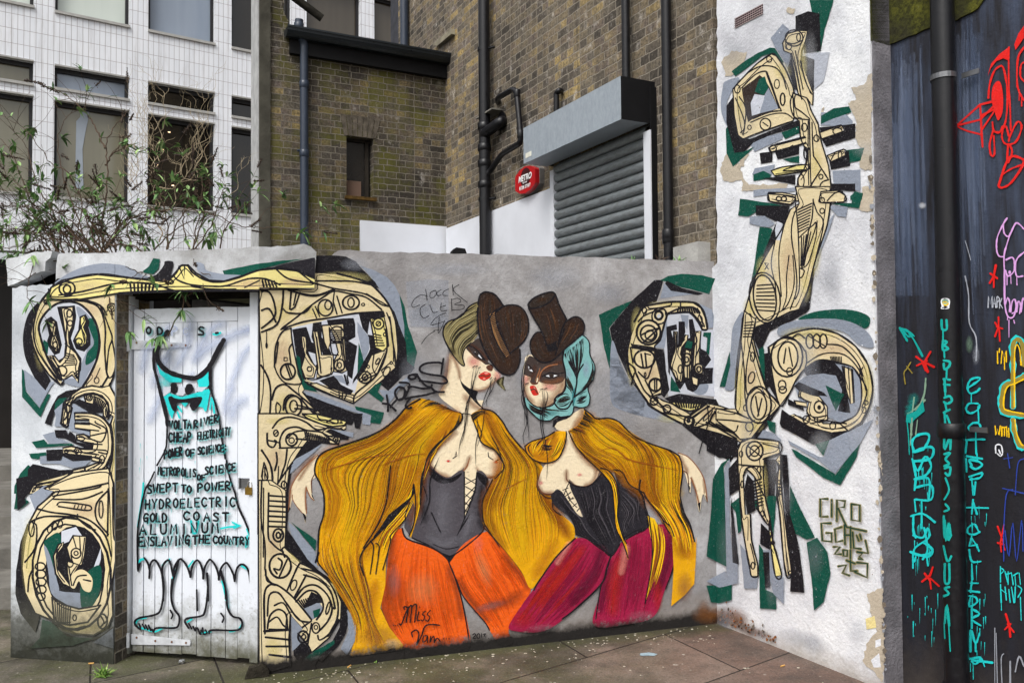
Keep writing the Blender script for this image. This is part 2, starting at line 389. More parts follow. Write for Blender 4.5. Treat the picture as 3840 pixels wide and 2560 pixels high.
# brick reveal of the pier, and a near-black box that paints the crack's shade
b = MB(); PR = Plane(PA.P(uR, 0, -.006), -10.7 + 90)
b.box(PA, uR - .12, uR + .003, .0, ZL - .01, -.30, -.008);
b.build('brick_reveal', MAT_BRICK_F, gate)
b = MB(); b.box(PA, uL + .02, uR - .125, ZL - .12, 2.2, -.27, -.10); b.build('crack_shade_box', plain('crack_shade_black', '060504', .95, .05, 0, .5, 12), gate)
mw = M('white_door_paint', .5, .35); co = mw.coord('W')
gr = mw.coord('W', (28, 28, 1.6)); n = mw.noise(gr, 3, 5, .7)
c = mw.mix(mw.noise(co, 3, 4), lin('cfd4dc'), lin('dde1e8'))
c = mw.mix(mw.ramp(n, [(.26, .9), (.34, 0)]), c, lin('8b8578'))
fl = mw.math('MULTIPLY', mw.ramp(mw.noise(co, 34, 5, .75), [(.56, 0), (.64, 1)]), mw.ramp(mw.sep(co)[2], [(.1, .8), (.45, .12)]))
c = mw.mix(fl, c, lin('6f6a5e'))
c = grime(mw, c, .02, .34, lin('4b4c3a'), lin('8c8a7f'), .95); c = grime(mw, c, .0, .14, lin('23260f'), lin('5c5b48'), .8)
mw.color(c); mw.bump(n, .002, .7); MAT_DOORW = mw.m
b = MB()
b.box(PDR, PDR.u(462), PDR.u(497.5), .02, 2.0, -.05, .02); b.build('frame_post', MAT_DOORW, gate)
b = MB(); b.box(PDR, PDR.u(947.5), PDR.u(977), .03, 2.0, -.05, .03); b.build('frame_post', MAT_DOORW, gate)
b = MB(); b.box(PDR, PDR.u(462), PDR.u(977), 1.985, 2.05, -.16, -.02); b.build('frame_head', plain('old_dark_timber', '231f1b', .9, .1, 0, .5, 14, .004), gate)

# ---------------------------------------------------------------- plank door
door = empty('plank_door', PDR.P(.36, 0), 'white plank door with a black line drawn ghost and writing', 'door')
xs = [499.5, 540, 582, 633, 684, 738, 792, 846, 891, 942]
us = [PDR.u(x, 1800) for x in xs]; zt0 = PDR.z(500, 1161); zt1 = PDR.z(942, 1150)
rnd = random.Random(4)
for i in range(9):
    b = MB(); g = .0022
    stile = i in (0, 8)
    zt = zt0 + (zt1 - zt0) * i / 9 if stile else PDR.z(540, 1212)
    b.box(PDR, us[i] + g, us[i + 1] - g, .035 + rnd.uniform(-.006, .006), zt, -.02, .0 + (.002 if stile else rnd.uniform(-.002, .0)))
    b.build('plank', MAT_DOORW, door)
b = MB(); b.prism(PDR, jag([(us[1] + .002, PDR.z(540, 1214) + .004), (us[8] - .002, PDR.z(891, 1205) + .004), (us[8] - .002, PDR.z(891, 1151)), (PDR.u(846), PDR.z(846, 1150)), (us[1] + .002, PDR.z(540, 1159))], .0012, .05, 2), -.02, .002); b.build('top_rail', MAT_DOORW, door)
for z_ in (.28, 1.0, 1.62):
    b = MB(); b.box(PDR, us[0] + .01, us[9] - .01, z_ - .06, z_ + .06, -.05, -.021); b.build('ledge', MAT_DOORW, door)
MAT_HINGE = plain('painted_iron', 'c2c5c9', .55, .4, 0, .25, 20)
MAT_RUST = plain('rusty_screw', '6e4a33', .8, .2)
def hinge(x0, x1, yt0, yb0, yt1, yb1):
    q = [PDR.uz(x0, yt0), PDR.uz(x0, yb0), PDR.uz(x1, yb1), PDR.uz(x1 + 3, (yb1 + yt1) / 2), PDR.uz(x1, yt1)]
    b = MB(); b.prism(PDR, q, .003, .009); h = b.build('strap_hinge', MAT_HINGE, door)
    b = MB(); zc = (q[0][1] + q[1][1]) / 2
    b.tube([PDR.P(q[0][0] - .004, q[1][1] - .01, .028), PDR.P(q[0][0] - .004, q[0][1] + .01, .028)], .009, 10); b.build('knuckle', MAT_HINGE, h)
    for t in (.1, .42, .7, .94):
        u = q[0][0] + (q[2][0] - q[0][0]) * t; z = zc + ((q[2][1] + q[4][1]) / 2 - zc) * t + (.012 if t < .2 else 0)
        b = MB(); b.tube([PDR.P(u, z, .009), PDR.P(u, z, .0115)], .006, 8); b.build('screw', MAT_RUST, h)
hinge(495, 714, 1274, 1311, 1288, 1301); hinge(495, 715, 2374, 2413, 2398, 2416)
MAT_STEEL = plain('dull_steel', '77787a', .4, .5, .8, .2, 30)
b = MB(); b.box(PDR, PDR.u(903), PDR.u(975), PDR.z(940, 1826), PDR.z(940, 1792), .004, .016); hp = b.build('hasp', MAT_STEEL, door)
b = MB(); b.box(PDR, PDR.u(904), PDR.u(909), PDR.z(905, 1830), PDR.z(905, 1789), .016, .024); b.build('hasp_knuckle', MAT_STEEL, hp)
pl0 = PDR.P(PDR.u(948), PDR.z(948, 1842), .03)
lock = empty('padlock', pl0, 'small brass padlock hanging from the steel hasp on the white door', 'padlock')
b = MB(); b.box(PDR, PDR.u(934), PDR.u(958), PDR.z(948, 1851), PDR.z(948, 1823), .018, .04); o = b.build('lock_body', plain('worn_brass', '8a6d2c', .4, .5, .7, .25, 30), lock)
cu = PDR.u(948); zl = PDR.z(948, 1824)
b = MB(); b.tube([PDR.P(cu + .014 * cos(t), zl + .012 + .02 * max(0, sin(t)) - (.014 if t in (0, pi) else 0), .029) for t in [0] + [pi * i / 10 for i in range(11)] + [pi]], .0035, 8); b.build('shackle', plain('bright_steel', 'c8c8c8', .25, .5, .9), lock)
# behind the door: an added dark box to darken the gap, and a whitewashed board
backing = empty('gap_backing', PDR.P(.4, 0, -.6), 'dark box added behind to darken the gap over the plank door', 'backing')
b = MB(); b.box(PDR, -.35, 1.0, 0, 2.12, -1.3, -.62); b.build('backing_box', MAT_DARK, backing)
b = MB(); b.prism(PDR, [(-.04, 1.7), (.55, 1.7), (.5, 1.96), (.06, 2.02), (-.02, 2.03)], -.60, -.58); b.build('whitewashed_board', plain('grey_whitewash', '8d8a86', .9, .1, 0, .35, 8), backing)
b = MB(); b.prism(PDR, [(-.1, 2.06), (1.0, 1.90), (1.0, 1.95), (-.1, 2.12)], -.57, -.45); b.build('backing_top_edge', plain('mossy_timber', '2b2a1c', .95, .1, 0, .5, 12, .01), backing)

# ---------------------------------------------------------------- brick building: long side wall (F) and plaster (C)
UF1 = PC.u(1494, 50)
brick_b = empty('brick_building', PC.P(2, 0), 'tall yellow stock brick building side with soot and white blooms', 'building')
b = MB(); b.box(PC, -.02, UF1, 0, 11, -.5, 0); b.build('brick_side_wall', MAT_BRICK_F, brick_b)
b = MB(); uu = PC.u(1673, 900)
b.prism(PC, [(PC.u(2524, 927, .1), 1.9), (.03, 1.9), (.03, PC.z(2684, 891, .1)), (PC.u(2524, 927, .1), PC.z(2524, 928, .1))], .002, .1); b.build('concrete_plinth', plain('pale_concrete', '9b9a96', .9, .2, 0, .3, 6, .004), brick_b)
# the plastered near end
plast = empty('plastered_wall', PC.P(-.6, 0, .01), 'white plastered end wall with peeling paint and machine lettering', 'wall')
edge = jag([PC.uz(2690, 985, .014), PC.uz(2686, 700, .014), PC.uz(2690, 400, .014), PC.uz(2688, 0, .014), (PC.u(2688, 0, .014), 6.2)], .007, .04, 11)
pp = [(UC1, 0), (.004, 0), (.004, edge[0][1] - .03)] + edge + [(UC1, 6.2)]
b = MB(); b.prism(PC, pp, -.5, .014)
b.build('plaster_face', MAT_C, plast)
vq = [PC.uz(*p, .014) for p in [(2758, 72), (2861, 18), (2861, 50), (2758, 108)]]
vu0, vu1 = vq[0][0], vq[1][0]; vz0 = (vq[2][1] + vq[3][1]) / 2; vz1 = (vq[0][1] + vq[1][1]) / 2
b = MB(); b.box(PC, vu1, vu0, vz0, vz1, .0145, .017); vt = b.build('air_vent', plain('vent_dark', '1a1216', .9, .1), plast)
b = MB()
for i in range(13):
    u = vu1 + (vu0 - vu1) * (i + .5) / 13; b.box(PC, u - .001, u + .001, vz0, vz1, .0172, .019)
for i in range(5):
    z = vz0 + (vz1 - vz0) * i / 4; b.box(PC, vu1 - .004, vu0 + .004, z - .0022, z + .0022, .0176, .020)
b.build('vent_grille', plain('pinkish_metal', '9c8a8a', .6, .3), vt)

# end face (D) and the black wall (E)
UD1 = PD.u(3383, 2446); ZM = PE.z(3318, 171)
blk = empty('black_wall', PE.P(-.3, 0), 'black painted wall covered in turquoise and red graffiti with mossy top', 'wall')
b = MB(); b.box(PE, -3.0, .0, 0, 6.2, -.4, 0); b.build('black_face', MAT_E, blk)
b = MB(); b.box(PD, -.003, UD1 - .004, 0, 6.2, -.3, .007); b.build('grey_return', MAT_D, plast)

# ---------------------------------------------------------------- rear brick wing (G)
wing = empty('brick_wing', PG.P(-1, 0), 'low sooty brick rear wing with one small window and black gutter', 'building')
gu0, gu1 = PG.u(1012, 500), .0
wq = [PG.uz(*p) for p in [(1299, 508), (1400, 520), (1298, 737), (1405, 748)]]
wu0, wu1, wz0, wz1 = wq[0][0], wq[1][0], wq[2][1], wq[0][1]
ZG = PG.z(1690, 205, .12)
b = MB()
b.box(PG, gu0, wu0, 0, ZG - .05, -.3, 0); b.box(PG, wu1, gu1 + .02, 0, ZG - .05, -.3, 0)
b.box(PG, wu0, wu1, 0, wz0, -.3, 0); b.box(PG, wu0, wu1, wz1, ZG - .05, -.3, 0)
ppf = jag([(PG.u(1012, 0), 6.0), (PG.u(1012, 0), ZG - .05)], 0, 9, 1)
b.prism(PG, jag([(gu0, ZG - .05), (PG.u(1080, 100), ZG - .05), (PG.u(1082, 60), ZG + .10), (PG.u(1062, 40), ZG + .22), (PG.u(1064, 10), ZG + .4), (PG.u(1050, 0), 5.9), (gu0, 5.9)], .012, .06, 9), -.3, -.002)
b.build('wing_wall', MAT_BRICK_G, wing)
b = MB(); b.box(PG, PG.u(970, 500), gu0 - .001, 0, 5.9, -.35, .03); b.build('render_edge', plain('green_grey_render', '4e4c44', .95, .1, 0, .45, 4, .006), wing)
b = MB(); b.box(PG, PG.u(970, 500) - .012, PG.u(970, 500) - .001, 0, 5.9, -.35, .02); b.build('white_edge', plain('white_edge_paint', 'a5a6a6', .8, .2), wing)
b = MB(); b.box(PG, PG.u(1084, 100), .0, ZG - .24, ZG - .06, .001, .06); b.build('fascia', MAT_BLACKM, wing)
gut = MB(); gy = ZG - .02; prof_ = [(.09 + .085 * cos(t), gy + .085 * sin(t)) for t in [pi + pi * i / 8 for i in range(9)]]
ua, ub = PG.u(1074, 60, .12), PG.u(1690, 205, .12) + .0
for i in range(8):
    (d1, z1), (d2, z2) = prof_[i], prof_[i + 1]
    gut.face([PG.P(ua, z1, d1), PG.P(ub, z1, d1), PG.P(ub, z2, d2), PG.P(ua, z2, d2)], smooth=True)
gut.box(PG, ua, ub, gy - .004, gy + .014, .17, .18); gut.face([PG.P(ua, z, d) for d, z in prof_]); gut.face([PG.P(ub, z, d) for d, z in prof_][::-1])
gut.box(PG, ua, ub, gy - .03, gy - .022, .008, .17)
gut.build('gutter', pipe_mat('green_black_gutter', '161c20'), wing)
# low roof behind the gutter
b = MB(); b.hexa([PG.P(ua, ZG - .02, .0), PG.P(0, ZG - .02, .0), PG.P(0, ZG + .05, -.9), PG.P(ua, ZG + .05, -.9)], [PG.P(ua, ZG, .0), PG.P(0, ZG, .0), PG.P(0, ZG + .07, -.9), PG.P(ua, ZG + .07, -.9)]); b.build('roof', plain('dark_slate', '2a2b2d', .8, .3), wing)
b = MB(); q0, q1 = PG.hit(1086, -10, -.1), PG.hit(1206, 68, -.1)
b.tube([PG.hit(1075, -30, -.05), PG.hit(1208, 70, -.05)], .045, 4); b.build('verge_board', plain('weathered_verge', '2f2d28', .95, .1, 0, .4, 20, .01), wing)
# window in the wing
win = MB(); win.box(PG, wu0, wu1, wz0, wz1, -.14, -.12); wo = win.build('window', plain('old_dark_pane', '221f1c', .25, .5, 0, .3, 3), wing)
b = MB()
for (x0, x1, z0, z1) in ((wu0, wu0 + .02, wz0, wz1), (wu1 - .06, wu1 - .025, wz0, wz1), (wu0, wu1, wz1 - .03, wz1), (wu0, wu1, wz0, wz0 + .025)): b.box(PG, x0, x1, z0, z1, -.119, -.09)
b.build('frame', plain('blackened_frame', '2d2822', .8, .2, 0, .4, 18), wo)
b = MB(); b.box(PG, PG.u(1300, 690, -.1), PG.u(1354, 690, -.1), wz0 + .024, PG.z(1330, 679, -.1), -.117, -.1); b.build('board_patch', plain('pinkish_board', '6a5549', .8, .2, 0, .1, 5), wo)
b = MB(); b.box(PG, wu0 - .02, wu1 + .02, wz0 - .028, wz0 + .004, -.02, .05); b.build('sill', plain('mossy_tile_sill', '5a4524', .95, .1, 0, .5, 22, .01), wo)
b = MB(); n = 7
for i in range(n):
    a = wu0 - .03 + (wu1 - wu0 + .06) * i / n; a2_ = wu0 - .03 + (wu1 - wu0 + .06) * (i + 1) / n; s = (i - 3) * .012; s2 = (i - 2) * .012
    b.prism(PG, [(a + .004, wz1 + .002), (a2_ - .004, wz1 + .002), (a2_ - .004 + s2, wz1 + .215), (a + .004 + s, wz1 + .215)], .0005, .006)
b.build('brick_arch', plain('rubbed_arch_brick', '5f584e', .9, .1, 0, .55, 14, .006), wo)
# white boarding round the yard, on both brick walls
b = MB(); b.box(PG, PG.u(1352, 840, .03), -.002, 0, PG.z(1352, 826, .03), .002, .03)
b.prism(PC, [(PC.u(1673, 855, .03) , 0), (PC.u(2063, 704, .03), 0), (PC.u(2063, 704, .03), PC.z(2063, 706, .03)), (PC.u(1673, 855, .03), PC.z(1673, 857, .03))], .002, .03)
tag(b.build('white_boarding', MAT_WHITE), 'plain white boarding along the foot of both brick walls', 'boarding')

# ---------------------------------------------------------------- roller shutter
sh = empty('roller_shutter', PC.P(1.2, 1.5), 'closed grey steel roller shutter under a projecting galvanised box', 'shutter')
sL, sR = PC.u(2078, 800, .05), PC.u(2420, 800, .05); zt = PC.z(2329, 286, 0)
mg = M('galvanised_steel', .5, .4, .15); co = mg.coord('W'); f = mg.noise(mg.coord('W', (1, 1, .55)), 34, 5, .7)
mg.color(mg.ramp(f, [(.3, lin('8a939c')), (.7, lin('a0a9b1'))])); mg.val('Roughness', mg.ramp(f, [(.3, .38), (.7, .6)])); MAT_GALV = mg.m
msh = M('shutter_steel', .38, .6, .3); f = msh.noise(msh.coord('W', (1, 1, 5)), 12, 5, .7)
msh.color(msh.mix(msh.ramp(f, [(.35, .7), (.6, 0)]), lin('868d91'), lin('5f5f5d'))); MAT_SLAT = msh.m
b = MB(); nz = 30; zb0 = 1.8; pitch_ = .0765; ztop = PC.z(2421, 470, .04)
prof_ = []
z = zb0
while z < ztop:
    for k in range(9):
        t = k / 8; prof_.append((.034 + .018 * abs(sin(pi * min(1, t / .84))) ** .6 if t < .84 else .016, z + pitch_ * t))
    z += pitch_
for i in range(len(prof_) - 1):
    (d1, z1), (d2, z2) = prof_[i], prof_[i + 1]
    if abs(z2 - z1) < 1e-6 and abs(d1 - d2) < 1e-6: continue
    b.face([PC.P(sL + .01, z1, d1), PC.P(sR - .01, z1, d1), PC.P(sR - .01, z2, d2), PC.P(sL + .01, z2, d2)], smooth=True)
b.build('shutter_curtain', MAT_SLAT, sh)
b = MB(); b.box(PC, sL, PC.u(2063, 800, .055), 1.5, PC.z(2068, 640, .055), .001, .055); b.build('guide_rail', MAT_WHITE, sh)
b = MB(); b.box(PC, PC.u(2441, 800, .06), sR, 1.5, PC.z(2440, 485, .06), .001, .06); b.build('guide_rail', MAT_WHITE, sh)
ur = PC.u(2459, 500, .0)
b = MB(); b.box(PC, ur, PC.u(2441, 800, .06) - .001, 1.5, PC.z(2459, 315, .05), .001, .05); b.build('side_channel', MAT_BLACKM, sh)
# projecting box: its depth follows from where its front corner is seen
best = min((abs((PC.hit(2329, 367, d) - PC.P(ur, 0, d)).dot(PC.D)), d) for d in [i * .005 for i in range(10, 120)])
DB = best[1]; bu0 = PC.u(2329, 367, DB); bu1 = PC.u(1963, 547, DB)
bz0 = (PC.z(2327, 448, DB) + PC.z(1965, 614, DB)) / 2; bz1 = (PC.z(2329, 287, DB) + PC.z(1961, 480, DB)) / 2
print('BOX', DB, bu0, ur, bu1, bz0, bz1)
b = MB(); b.box(PC, bu0 + .003, bu1, bz0, bz1, DB - .004, DB); b.box(PC, bu0 + .003, bu1, bz0 + .001, bz0 + .006, .06, DB - .0045); hb = b.build('shutter_box', MAT_GALV, sh)
b = MB(); b.box(PC, bu0, bu0 + .0028, bz0, bz1, .002, DB - .001); b.box(PC, bu1 - .004, bu1 - .0005, bz0 + .007, bz1 - .001, .002, DB - .005); b.box(PC, bu0 + .003, bu1 - .005, bz1 - .006, bz1 - .001, .002, DB - .005); b.build('box_end_plate', MAT_BLACKM, hb)
b = MB(); s0 = PC.uz(1971, 590, DB); s1 = PC.uz(1993, 575, DB); b.box(PC, s1[0], s0[0], s0[1] - .01, s1[1] + .02, DB + .0005, DB + .0015); b.build('paper_label', plain('cream_label', 'd6d5c8', .7, .2), hb)

# ---------------------------------------------------------------- alarm box
F_ = .085
au0, au1 = PC.u(2007, 650, F_), PC.u(1932, 690, F_); ac = (au0 + au1) / 2; az_ = PC.z(1968, 675, F_); aw = (au1 - au0) / 2; ah = .118
al = empty('alarm_box', PC.P(ac, az_ - ah, .03), 'red octagonal alarm box lettered METRO above the white boarding', 'alarm box')
octo = lambda k: [(ac + aw * k * x, az_ + ah * k * y) for x, y in ((-.9, -.62), (-.5, -.88), (0, -1), (.5, -.88), (.9, -.62), (1, -.5), (1, .5), (.9, .62), (.5, .88), (0, 1), (-.5, .88), (-.9, .62), (-1, .5), (-1, -.5))]
b = MB(); b.prism(PC, octo(1.0), .045, F_)
q = octo(1); q2 = octo(.0)
b.build('red_cover', plain('red_plastic', 'b0141c', .35, .5, 0, .08, 6), al)
b = MB(); b.prism(PC, octo(1.06), .001, .045); b.build('back_box', plain('grey_alarm_back', '6f6c6a', .6, .3, 0, .3, 14), al)
b = MB(); b.prism(PC, [(ac + aw * .5 * cos(t) - .01, az_ + .02 + ah * .7 * sin(t)) for t in [2 * pi * i / 20 for i in range(20)]], F_ + .0002, F_ + .0012); b.build('dark_disc', plain('alarm_dark', '3a0f14', .5, .3), al)

def text(body, pl, u, z, d, size, mat, parent, name='lettering', ang=0.0, sx=1.0, shear=0, bold=0.0, align='CENTER', flip=False, ext=.0004):
    cu = bpy.data.curves.new(name, 'FONT'); cu.body = body; cu.size = size; cu.align_x = align; cu.align_y = 'CENTER'; cu.extrude = ext; cu.offset = bold; cu.shear = shear
    o = bpy.data.objects.new('tmp_text', cu); COL.objects.link(o)
    dg = bpy.context.evaluated_depsgraph_get(); me = bpy.data.meshes.new_from_object(o.evaluated_get(dg)); COL.objects.unlink(o); bpy.data.objects.remove(o)
    X = pl.D if pl.D.cross(V((0, 0, 1))).dot(pl.N) > 0 else -pl.D
    Z = V((0, 0, 1)); c, s = cos(ang), sin(ang)
    pos = pl.P(u, z, d) - parent_loc(parent)
    for v in me.vertices:
        x, y, zz = v.co; x *= sx; x, y = c * x - s * y, s * x + c * y
        v.co = pos + X * x + Z * y + pl.N * zz
    me.materials.clear(); me.materials.append(mat); me.name = name
    o = bpy.data.objects.new(name, me); COL.objects.link(o); o.parent = parent; return o
MAT_LETW = plain('white_lettering', 'e4e4e4', .5, .3, 0, .05)
text('METRO', PC, ac, az_ + .018, F_ + .0018, .072, MAT_LETW, al, sx=1.0, bold=.0022, shear=.2)
text('SITE CAM', PC, ac, az_ - .022, F_ + .0018, .018, MAT_LETW, al, bold=.0005)
text('01708 377477', PC, ac, az_ - .062, F_ + .0018, .044, MAT_LETW, al, sx=.8, bold=.0012)

# ---------------------------------------------------------------- drainpipes
def pipe(name, pts, r, label, mat, group='black drainpipes on the brick walls', collars=(), clips=(), cat='drainpipe'):
    e = empty(name, V(pts[-1]) if pts[-1].z < pts[0].z else V(pts[0]), label, cat, group)
    b = MB(); b.tube(pts, r, 18); b.build('pipe', mat, e)
    for c in collars:
        b = MB(); b.tube([c - V((0, 0, .035)), c - V((0, 0, .03)), c + V((0, 0, .03)), c + V((0, 0, .035))], [r * 1.05, r * 1.17, r * 1.17, r * 1.05], 18); b.build('collar', mat, e)
    for c, w in clips:
        b = MB(); b.tube([c - V((0, 0, .015)), c + V((0, 0, .015))], r * 1.12, 18); b.tube([c, c + w], .012, 8); b.build('clip', mat, e)
    return e
def bend(pts, rad=.05, n=6):
    out = [V(pts[0])]
    for i in range(1, len(pts) - 1):
        a, b_, c = V(pts[i - 1]), V(pts[i]), V(pts[i + 1]); r = min(rad, (a - b_).length * .45, (c - b_).length * .45)
        p, q = b_ + (a - b_).normalized() * r, b_ + (c - b_).normalized() * r
        for k in range(n + 1):
            t = k / n; out.append(p * (1 - t) ** 2 + b_ * 2 * t * (1 - t) + q * t * t)
    out.append(V(pts[-1])); return out
d = .10
up = PC.u(1816, 500, d); pz = lambda y: PC.z(1825, y, d)
big = pipe('soil_pipe', [PC.P(PC.u(1815, 0, d), 7.5, d), PC.P(PC.u(1819, 940, d), 0, d)], .055, 'thick black soil pipe running the full height of the brick side wall', MAT_PIPE,
     collars=[PC.P(up, pz(y), d) for y in (470, 550, 610, 690)], clips=[(PC.P(up, pz(y), d), -PC.D * .11 - PC.N * .06) for y in (178, 745)])
b = MB(); b.tube(bend([PC.P(up, pz(520), d), PC.P(up - .02, pz(500), d + .01), PC.hit(1880, 455, .06), PC.P(PC.u(1885, 455, 0), PC.z(1885, 455, 0), -.01)], .06), .05, 16)
b.tube([PC.P(PC.u(1885, 455), PC.z(1885, 455), .002), PC.P(PC.u(1885, 455), PC.z(1885, 455), .018)], .085, 16); b.build('branch', MAT_PIPE, big)
b = MB(); b.box(PC, PC.u(1888, 440), PC.u(1825, 440), PC.z(1860, 432), PC.z(1860, 427), .0, .12); b.build('drip_board', plain('grey_board', '77746d', .9, .1), big)
w = .07
waste = [PC.hit(1868, 385, 0) , PC.hit(1866, 368, w), PC.hit(1925, 334, w), PC.hit(1938, 350, w), PC.hit(1953, 510, w), PC.hit(1950, 537, w), PC.hit(1880, 580, w), PC.hit(1840, 640, w), PC.P(up - .03, pz(655), d)]
pipe('waste_pipe', bend(waste, .06), .026, 'thin black waste pipe bent like a crook beside the thick soil pipe', MAT_PIPE, collars=[PC.hit(1952, 505, w), PC.hit(1939, 352, w)])
pipe('waste_pipe', bend([PC.hit(2105, 342, 0), PC.hit(2096, 340, .06), PC.hit(2087, 350, .06), PC.hit(2087, 430, .06)], .04), .024, 'short black elbow pipe dropping behind the shutter box', MAT_PIPE)
pipe('drainpipe', [PC.P(PC.u(2504, 300, .06), 7.0, .06), PC.P(PC.u(2506, 900, .06), 1.5, .06)], .033, 'black drainpipe between the roller shutter and the white plaster', MAT_PIPE, collars=[PC.hit(2505, 880, .06), PC.hit(2505, 895, .06)])
pipe('drainpipe', [PC.P(PC.u(2348, 100, .07), 7.0, .07), PC.P(PC.u(2348, 280, .07), bz1 - .02, .07)], .03, 'black drainpipe ending on top of the shutter box', MAT_PIPE, collars=[PC.P(PC.u(2348, 280, .07), bz1 + .04, .07)])
gx_ = 1140
pts = [PG.hit(1122, 75, .11), PG.hit(1120, 118, .11), PG.hit(1140, 160, .05), PG.hit(1141, 600, .05), PG.P(PG.u(1143, 900, .05), 0, .05)]
pipe('drainpipe', bend(pts, .05), .041, 'blue black drainpipe below the gutter of the rear wing', MAT_PIPEB, collars=[PG.hit(1121, 100, .11), PG.hit(1141, 318, .05), PG.hit(1141, 576, .05)], clips=[(PG.hit(1141, 567, .05), -PG.D * .07)])
uf = PC.u(1516, 50, .06)
pipe('drainpipe', [PC.P(uf, 8.5, .06), PC.P(uf, 4.9, .06)], .05, 'dark drainpipe at the far edge of the brick side wall', MAT_PIPEB)
b = MB(); b.box(PC, UF1 + .001, UF1 + .35, 0, 11, -.45, -.02); b.build('corner_post', plain('flaking_dark_paint', '34353c', .7, .3, 0, .5, 10), brick_b)
b = MB(); b.prism(PC, [PC.uz(1622, 168, .05), PC.uz(1690, 108, .05), PC.uz(1692, 128, .05), PC.uz(1640, 172, .05)], .002, .05); b.build('roof_flashing', plain('flashing_grey', '86806f', .9, .1, 0, .3, 12), brick_b)
# thick pipe on the black wall
d = .09; ue = PE.u(3530, 300, d); ub_ = PE.u(3572, 2300, d)
ebp = pipe('drainpipe', [PE.P(PE.u(3532, 0, d), 5.5, d), PE.P(PE.u(3532, 0, d), .06, d)], .052, 'thick black pipe with turquoise writing down the black wall', MAT_PIPE, collars=[PE.P(PE.u(3532, 0, d), .1, d), PE.P(PE.u(3532, 0, d), PE.z(3560, 1612, d), d)])
UP_ = PE.u(3532, 0, d)
for y in (294, 1605):
    z = PE.z(3530, y, d); b = MB()
    for k in range(12):
        a0, a1_ = pi * 1.05 - pi * 1.1 * k / 12 , pi * 1.05 - pi * 1.1 * (k + 1) / 12
        g_ = lambda a, r: PE.P(UP_ + r * cos(a), z, d + r * sin(a))
        b.hexa([g_(a0, .053) - V((0, 0, .012)), g_(a1_, .053) - V((0, 0, .012)), g_(a1_, .058) - V((0, 0, .012)), g_(a0, .058) - V((0, 0, .012))], [g_(a0, .053) + V((0, 0, .012)), g_(a1_, .053) + V((0, 0, .012)), g_(a1_, .058) + V((0, 0, .012)), g_(a0, .058) + V((0, 0, .012))])
    pc_ = b.build('pipe_clip', MAT_STEEL, ebp); b = MB(); b.box(PE, UP_ - .135, UP_ - .052, z - .012, z + .012, .03, .036); b.build('clip_lug', MAT_STEEL, pc_)

# ---------------------------------------------------------------- tiled office block behind (H)
blk_h = empty('tiled_block', PH.P(1, 0), 'white tiled office block with dark framed windows beyond the yard', 'building')
m = M('white_wall_tiles', .3, .4); uv = m.coord('UV')
bt = m.n('TexBrick', offset=0, offset_frequency=1, squash=1, squash_frequency=1); m.l(uv, bt.inputs['Vector'])
bt.inputs['Color1'].default_value = (0, 0, 0, 1); bt.inputs['Color2'].default_value = (1, 1, 1, 1); bt.inputs['Scale'].default_value = 1; bt.inputs['Brick Width'].default_value = .0792; bt.inputs['Row Height'].default_value = .222
bt.inputs['Mortar Size'].default_value = .0026; bt.inputs['Mortar Smooth'].default_value = .2
c = m.mix(m.math('ADD', m.math('MULTIPLY', bt.outputs['Color'], .35), m.math('MULTIPLY', m.noise(uv, 1.2, 3), .6)), lin('dde1e7'), lin('eef0f4'))
c = m.mix(m.math('MULTIPLY', m.ramp(m.noise(m.coord('UV', (6, .5, 1)), 2, 5, .7), [(.5, 0), (.75, .35)]), 1.0), c, lin('9b948f'))
c = m.mix(bt.outputs['Fac'], c, lin('8c8082')); m.color(c); m.bump(m.math('SUBTRACT', 1, bt.outputs['Fac']), .003); MAT_TILE = m.m
U0, PER, WW = -.541, 1.330, 1.050
rows = [(4.205, 5.685), (5.872, 6.212), (7.055, 8.62)]
b = MB(); HU0, HU1, HZ0, HZ1 = -9.0, 8.6, 3.34, 12.0
fill = [(HZ0, rows[0][0]), (rows[0][1], rows[1][0]), (rows[1][1], rows[2][0]), (rows[2][1], HZ1)]
for z0, z1 in fill: b.box(PH, HU0, HU1, z0, z1, -.3, 0)
ks = range(-6, 7)
for z0, z1 in rows:
    for k in ks: b.box(PH, U0 + PER * k + WW, U0 + PER * (k + 1), z0, z1, -.3, 0)
b.build('tile_cladding', MAT_TILE, blk_h)
b = MB(); b.box(PH, HU0, HU1, 0, HZ0, -1.4, -1.2); b.build('ground_floor', plain('dark_shopfront', '2b2725', .4, .4, 0, .3, 2), blk_h)
MAT_FRAME = plain('black_window_frame', '1b1a1c', .5, .4); MAT_SILL = plain('grey_sill', 'a9a8a4', .7, .3, 0, .15, 10)
def glass(name, tint, spec, blind):
    m = M(name, .06, spec); co = m.coord('W'); f = m.noise(m.coord('W', (2.5, 2.5, .25)), 2, 3)
    m.color(m.mix(f, lin(tint), lin(blind))); m.bump(m.noise(co, 1.2, 1), .004, .3); m.val('Coat Weight', .3); return m.m
GL = [glass('glass_over_blind', 'bcc6be', .5, 'd3dad2'), glass('glass_dim', '6a6757', .6, '837f6c'), glass('glass_dark', '17140f', .5, '2a251d'), glass('glass_sky', '8490a0', .6, '9ba6b5'), glass('glass_brown', '4a443c', .4, '5b554a')]
visible = {0: (-1, 0, 1, 2), 1: (-1, 0, 1, 2), 2: (-1, 0, 1, 2, 3, 4)}
gsel = {(0, -1): 1, (0, 0): 1, (0, 1): 2, (0, 2): 2, (1, -1): 1, (1, 0): 3, (1, 1): 2, (1, 2): 2, (2, -1): 0, (2, 0): 0, (2, 1): 3, (2, 2): 2, (2, 3): 4, (2, 4): 4}
MAT_BLINDG = plain('torn_blind', '9aa3ad', .6, .3, 0, .1, 4)
